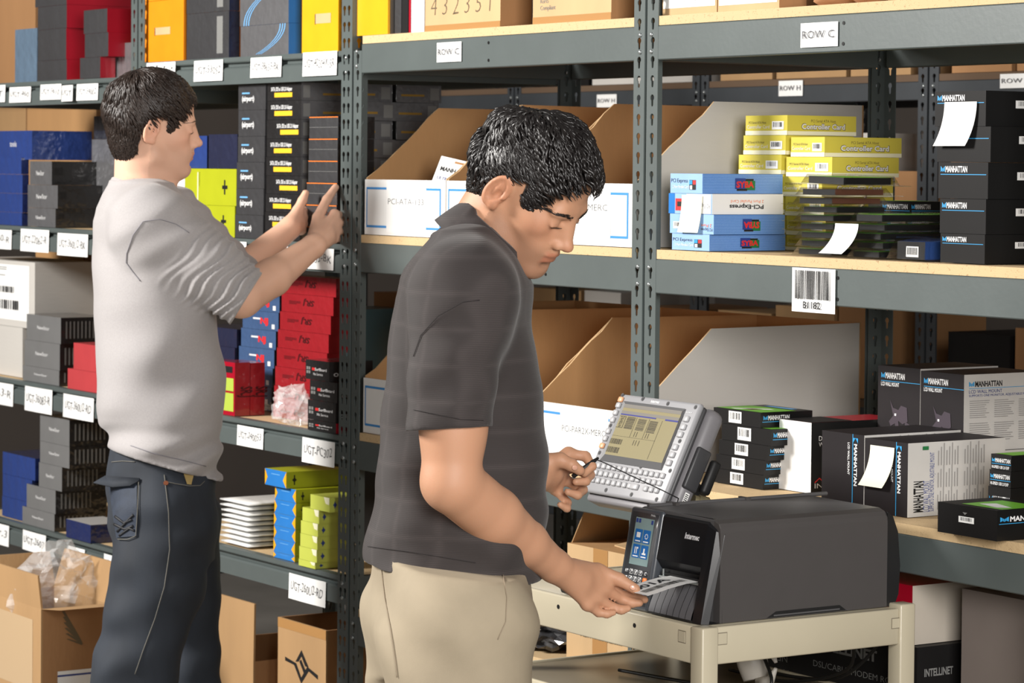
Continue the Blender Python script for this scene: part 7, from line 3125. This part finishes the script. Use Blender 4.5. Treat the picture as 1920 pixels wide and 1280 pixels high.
def cuff_part(P):
    d = np.maximum(_s2(P), (P - np.array(cuff)) @ (_ax + np.array(DN) * -0.12))
    return np.maximum(d, -_si(P)).astype(F32)


s.u(cuff_part, .008)
b1_ = J(318, 415, 6.52)
s.u(cone(b1_, J(437, 512, 6.59), .085, .060, lambda P, t: 0.003 * np.sin(P[:, 2] * 150)), .03)
hb2, hf2 = np.array(PD(193, 836, D2)), np.array(PD(404, 897, D2))
hn2 = np.cross(hf2 - hb2, l2)
hn2 = hn2 if hn2[2] < 0 else -hn2
s.i(half(hb2, hn2), .003)
s.s(cone(h2((-.030, 0, -.030)), J(266, 380, D2), .058, .066), .004)
s.s(cone(h2((.030, 0, -.085)), J(300, 383, D2 - .01), .033, .037), .004)
SHIRT2 = s
V, Fq = surface(SHIRT2, (lo[0], lo[1], 0.85), (hi[0], hi[1], 1.68), 0.0048)
shirt2 = root_link('grey_shirt', np_mesh('grey_shirt', V, Fq, GREYC), p2)
GSEAM = mat('grey_seam', S(130, 128, 134), 0.9)
line_on(shirt2, 'armhole_seam', SHIRT2, [(268, 416), (250, 440), (238, 475), (237, 492), (250, 510), (266, 530)], .0010, GSEAM)
line_on(shirt2, 'shoulder_seam', SHIRT2, [(268, 415), (300, 411), (330, 420), (360, 440)], .0009, GSEAM)
line_on(shirt2, 'hem_stitch', SHIRT2, [(245, 835), (290, 850), (340, 862), (395, 876)], .0009, GSEAM)
# ribbed neckline
ring_ = []
cN, eA = np.array(PD(268, 362, D2)), np.array(PD(330, 392, D2 - .02)) - np.array(PD(212, 340, D2))
eA /= np.linalg.norm(eA)
eB = l2 - eA * (l2 @ eA)
eB /= np.linalg.norm(eB)
for i in range(33):
    ph = 2 * pi * i / 32
    ring_.append(Vector(cN + eA * cos(ph) * .072 + eB * sin(ph) * .068))
tube_on(shirt2, 'neckband', ring_, .0075, GREYC, 8)

# ------------------------------------------------------------------ jeans
DENIM = mat('denim', S(35, 41, 50), 0.8, var=0.3, vscale=9, bump=0.12, bscale=900, stretch=(1, 1, 0.35))


def folds_j(P):
    a = P[:, 0] * RH[0] + P[:, 1] * RH[1]
    z = P[:, 2]
    d = 0.0045 * np.sin(z * 30 + a * 34 + 1.6 * np.sin(z * 14 - a * 9)) + 0.0028 * np.sin(z * 60 - a * 46 + 2 * np.sin(a * 18))
    return d * np.clip((0.98 - z) / .15, 0.15, 1)


rj = [(822, 210, 398, .150), (845, 203, 402, .156), (880, 198, 406, .165), (930, 196, 412, .178), (985, 198, 411, .178), (1020, 205, 409, .165), (1045, 212, 407, .15)]
s = Sdf()
s.u(loft(stations(rj, D2, yaw2, -.004), f2, l2, 2.4, folds_j), .01)
s.u(cone(J(306, 965, 6.31), J(293, 1100, 6.29), .104, .104, lambda P, t: folds_j(P)), .03)
s.u(cone(J(293, 1100, 6.29), legr2[1], .104, .090, lambda P, t: folds_j(P)), .02)
s.u(cone(legr2[1], legr2[2], .092, .085, lambda P, t: folds_j(P)), .02)
s.u(cone(J(334, 965, 6.49), legl2[1], .098, .058, lambda P, t: folds_j(P) * .6), .03)
s.u(cone(legl2[1], legl2[2], .062, .075, lambda P, t: folds_j(P)), .02)
s.i(half((0, 0, 0.05), (0, 0, -1)), .003)
JEANS = s
V, Fq = surface(JEANS, (lo[0], lo[1], 0.03), (hi[0], hi[1], 1.02), 0.0056)
jeans = root_link('jeans', np_mesh('jeans', V, Fq, DENIM), p2)
THREAD = mat('seam_thread', S(104, 102, 96), 0.9)
DENIM_D = mat('denim_dark', S(16, 18, 24), 0.6, var=0.3, vscale=40, bump=0.2, bscale=80)
line_on(jeans, 'side_seam', JEANS, [(308, 890), (316, 960), (318, 1030), (308, 1100), (290, 1160), (268, 1220), (250, 1272)], .0011, THREAD)
line_on(jeans, 'yoke_seam', JEANS, [(210, 866), (230, 864), (258, 866)], .0010, THREAD)
line_on(jeans, 'front_pocket_seam', JEANS, [(311, 903), (330, 907), (355, 911), (375, 910), (385, 900)], .0010, THREAD)
patch_on(jeans, 'back_pocket', JEANS, [(205, 905), (258, 905), (258, 1005), (220, 1008)], mat('denim_pocket', S(36, 45, 60), 0.75, var=0.2, vscale=40, bump=0.15, bscale=300), .003)
for px in ([(218, 968), (234, 980), (252, 972)], [(216, 982), (236, 992), (254, 984)], [(222, 996), (240, 976), (254, 962)], [(226, 1004), (244, 990), (255, 996)]):
    line_on(jeans, 'pocket_embroidery', JEANS, px, .0032, DENIM_D, .003)
line_on(jeans, 'pocket_stitch', JEANS, [(262, 900), (260, 950), (256, 1005), (240, 1012), (220, 1010)], .0010, THREAD, .004)
patch_on(jeans, 'coin_patch', JEANS, [(343, 886), (363, 888), (358, 909), (350, 908)], mat('patch_tan', S(170, 146, 92), 0.8, bump=0.4, bscale=200), .002, 4, 4)
pr = JEANS.trace(311, 906)
nr_ = JEANS.normal(pr)
MB().cyl(pr, pr + nr_ * .003, .0055, mat('copper_rivet', S(176, 110, 80), 0.35, metal=0.7), 10).build('rivet', jeans)
# pocket flap standing off the cloth
fl = []
for (u, v, o_) in ((198, 893, .002), (228, 895, .002), (264, 898, .002), (176, 906, .02), (222, 916, .014), (250, 914, .010), (263, 903, .004)):
    p = JEANS.trace(max(u, 208), v)
    q = PD(u, v, (p - CAM).dot(_fw) - o_) if u < 200 else p + JEANS.normal(p) * o_
    fl.append(q)
fo = MB().add(fl, [(0, 1, 4, 3), (1, 2, 6, 5), (1, 5, 4)], DENIM, True).build('pocket_flap', jeans)
md = fo.modifiers.new('thick', 'SOLIDIFY')
md.thickness = 0.003
for L_ in (legr2, legl2):
    mb = MB()
    shoe(mb, L_[2], f2, SHOE, SOLE)
    o = mb.build('shoe', p2)
    o.location = -Vector(p2.location)
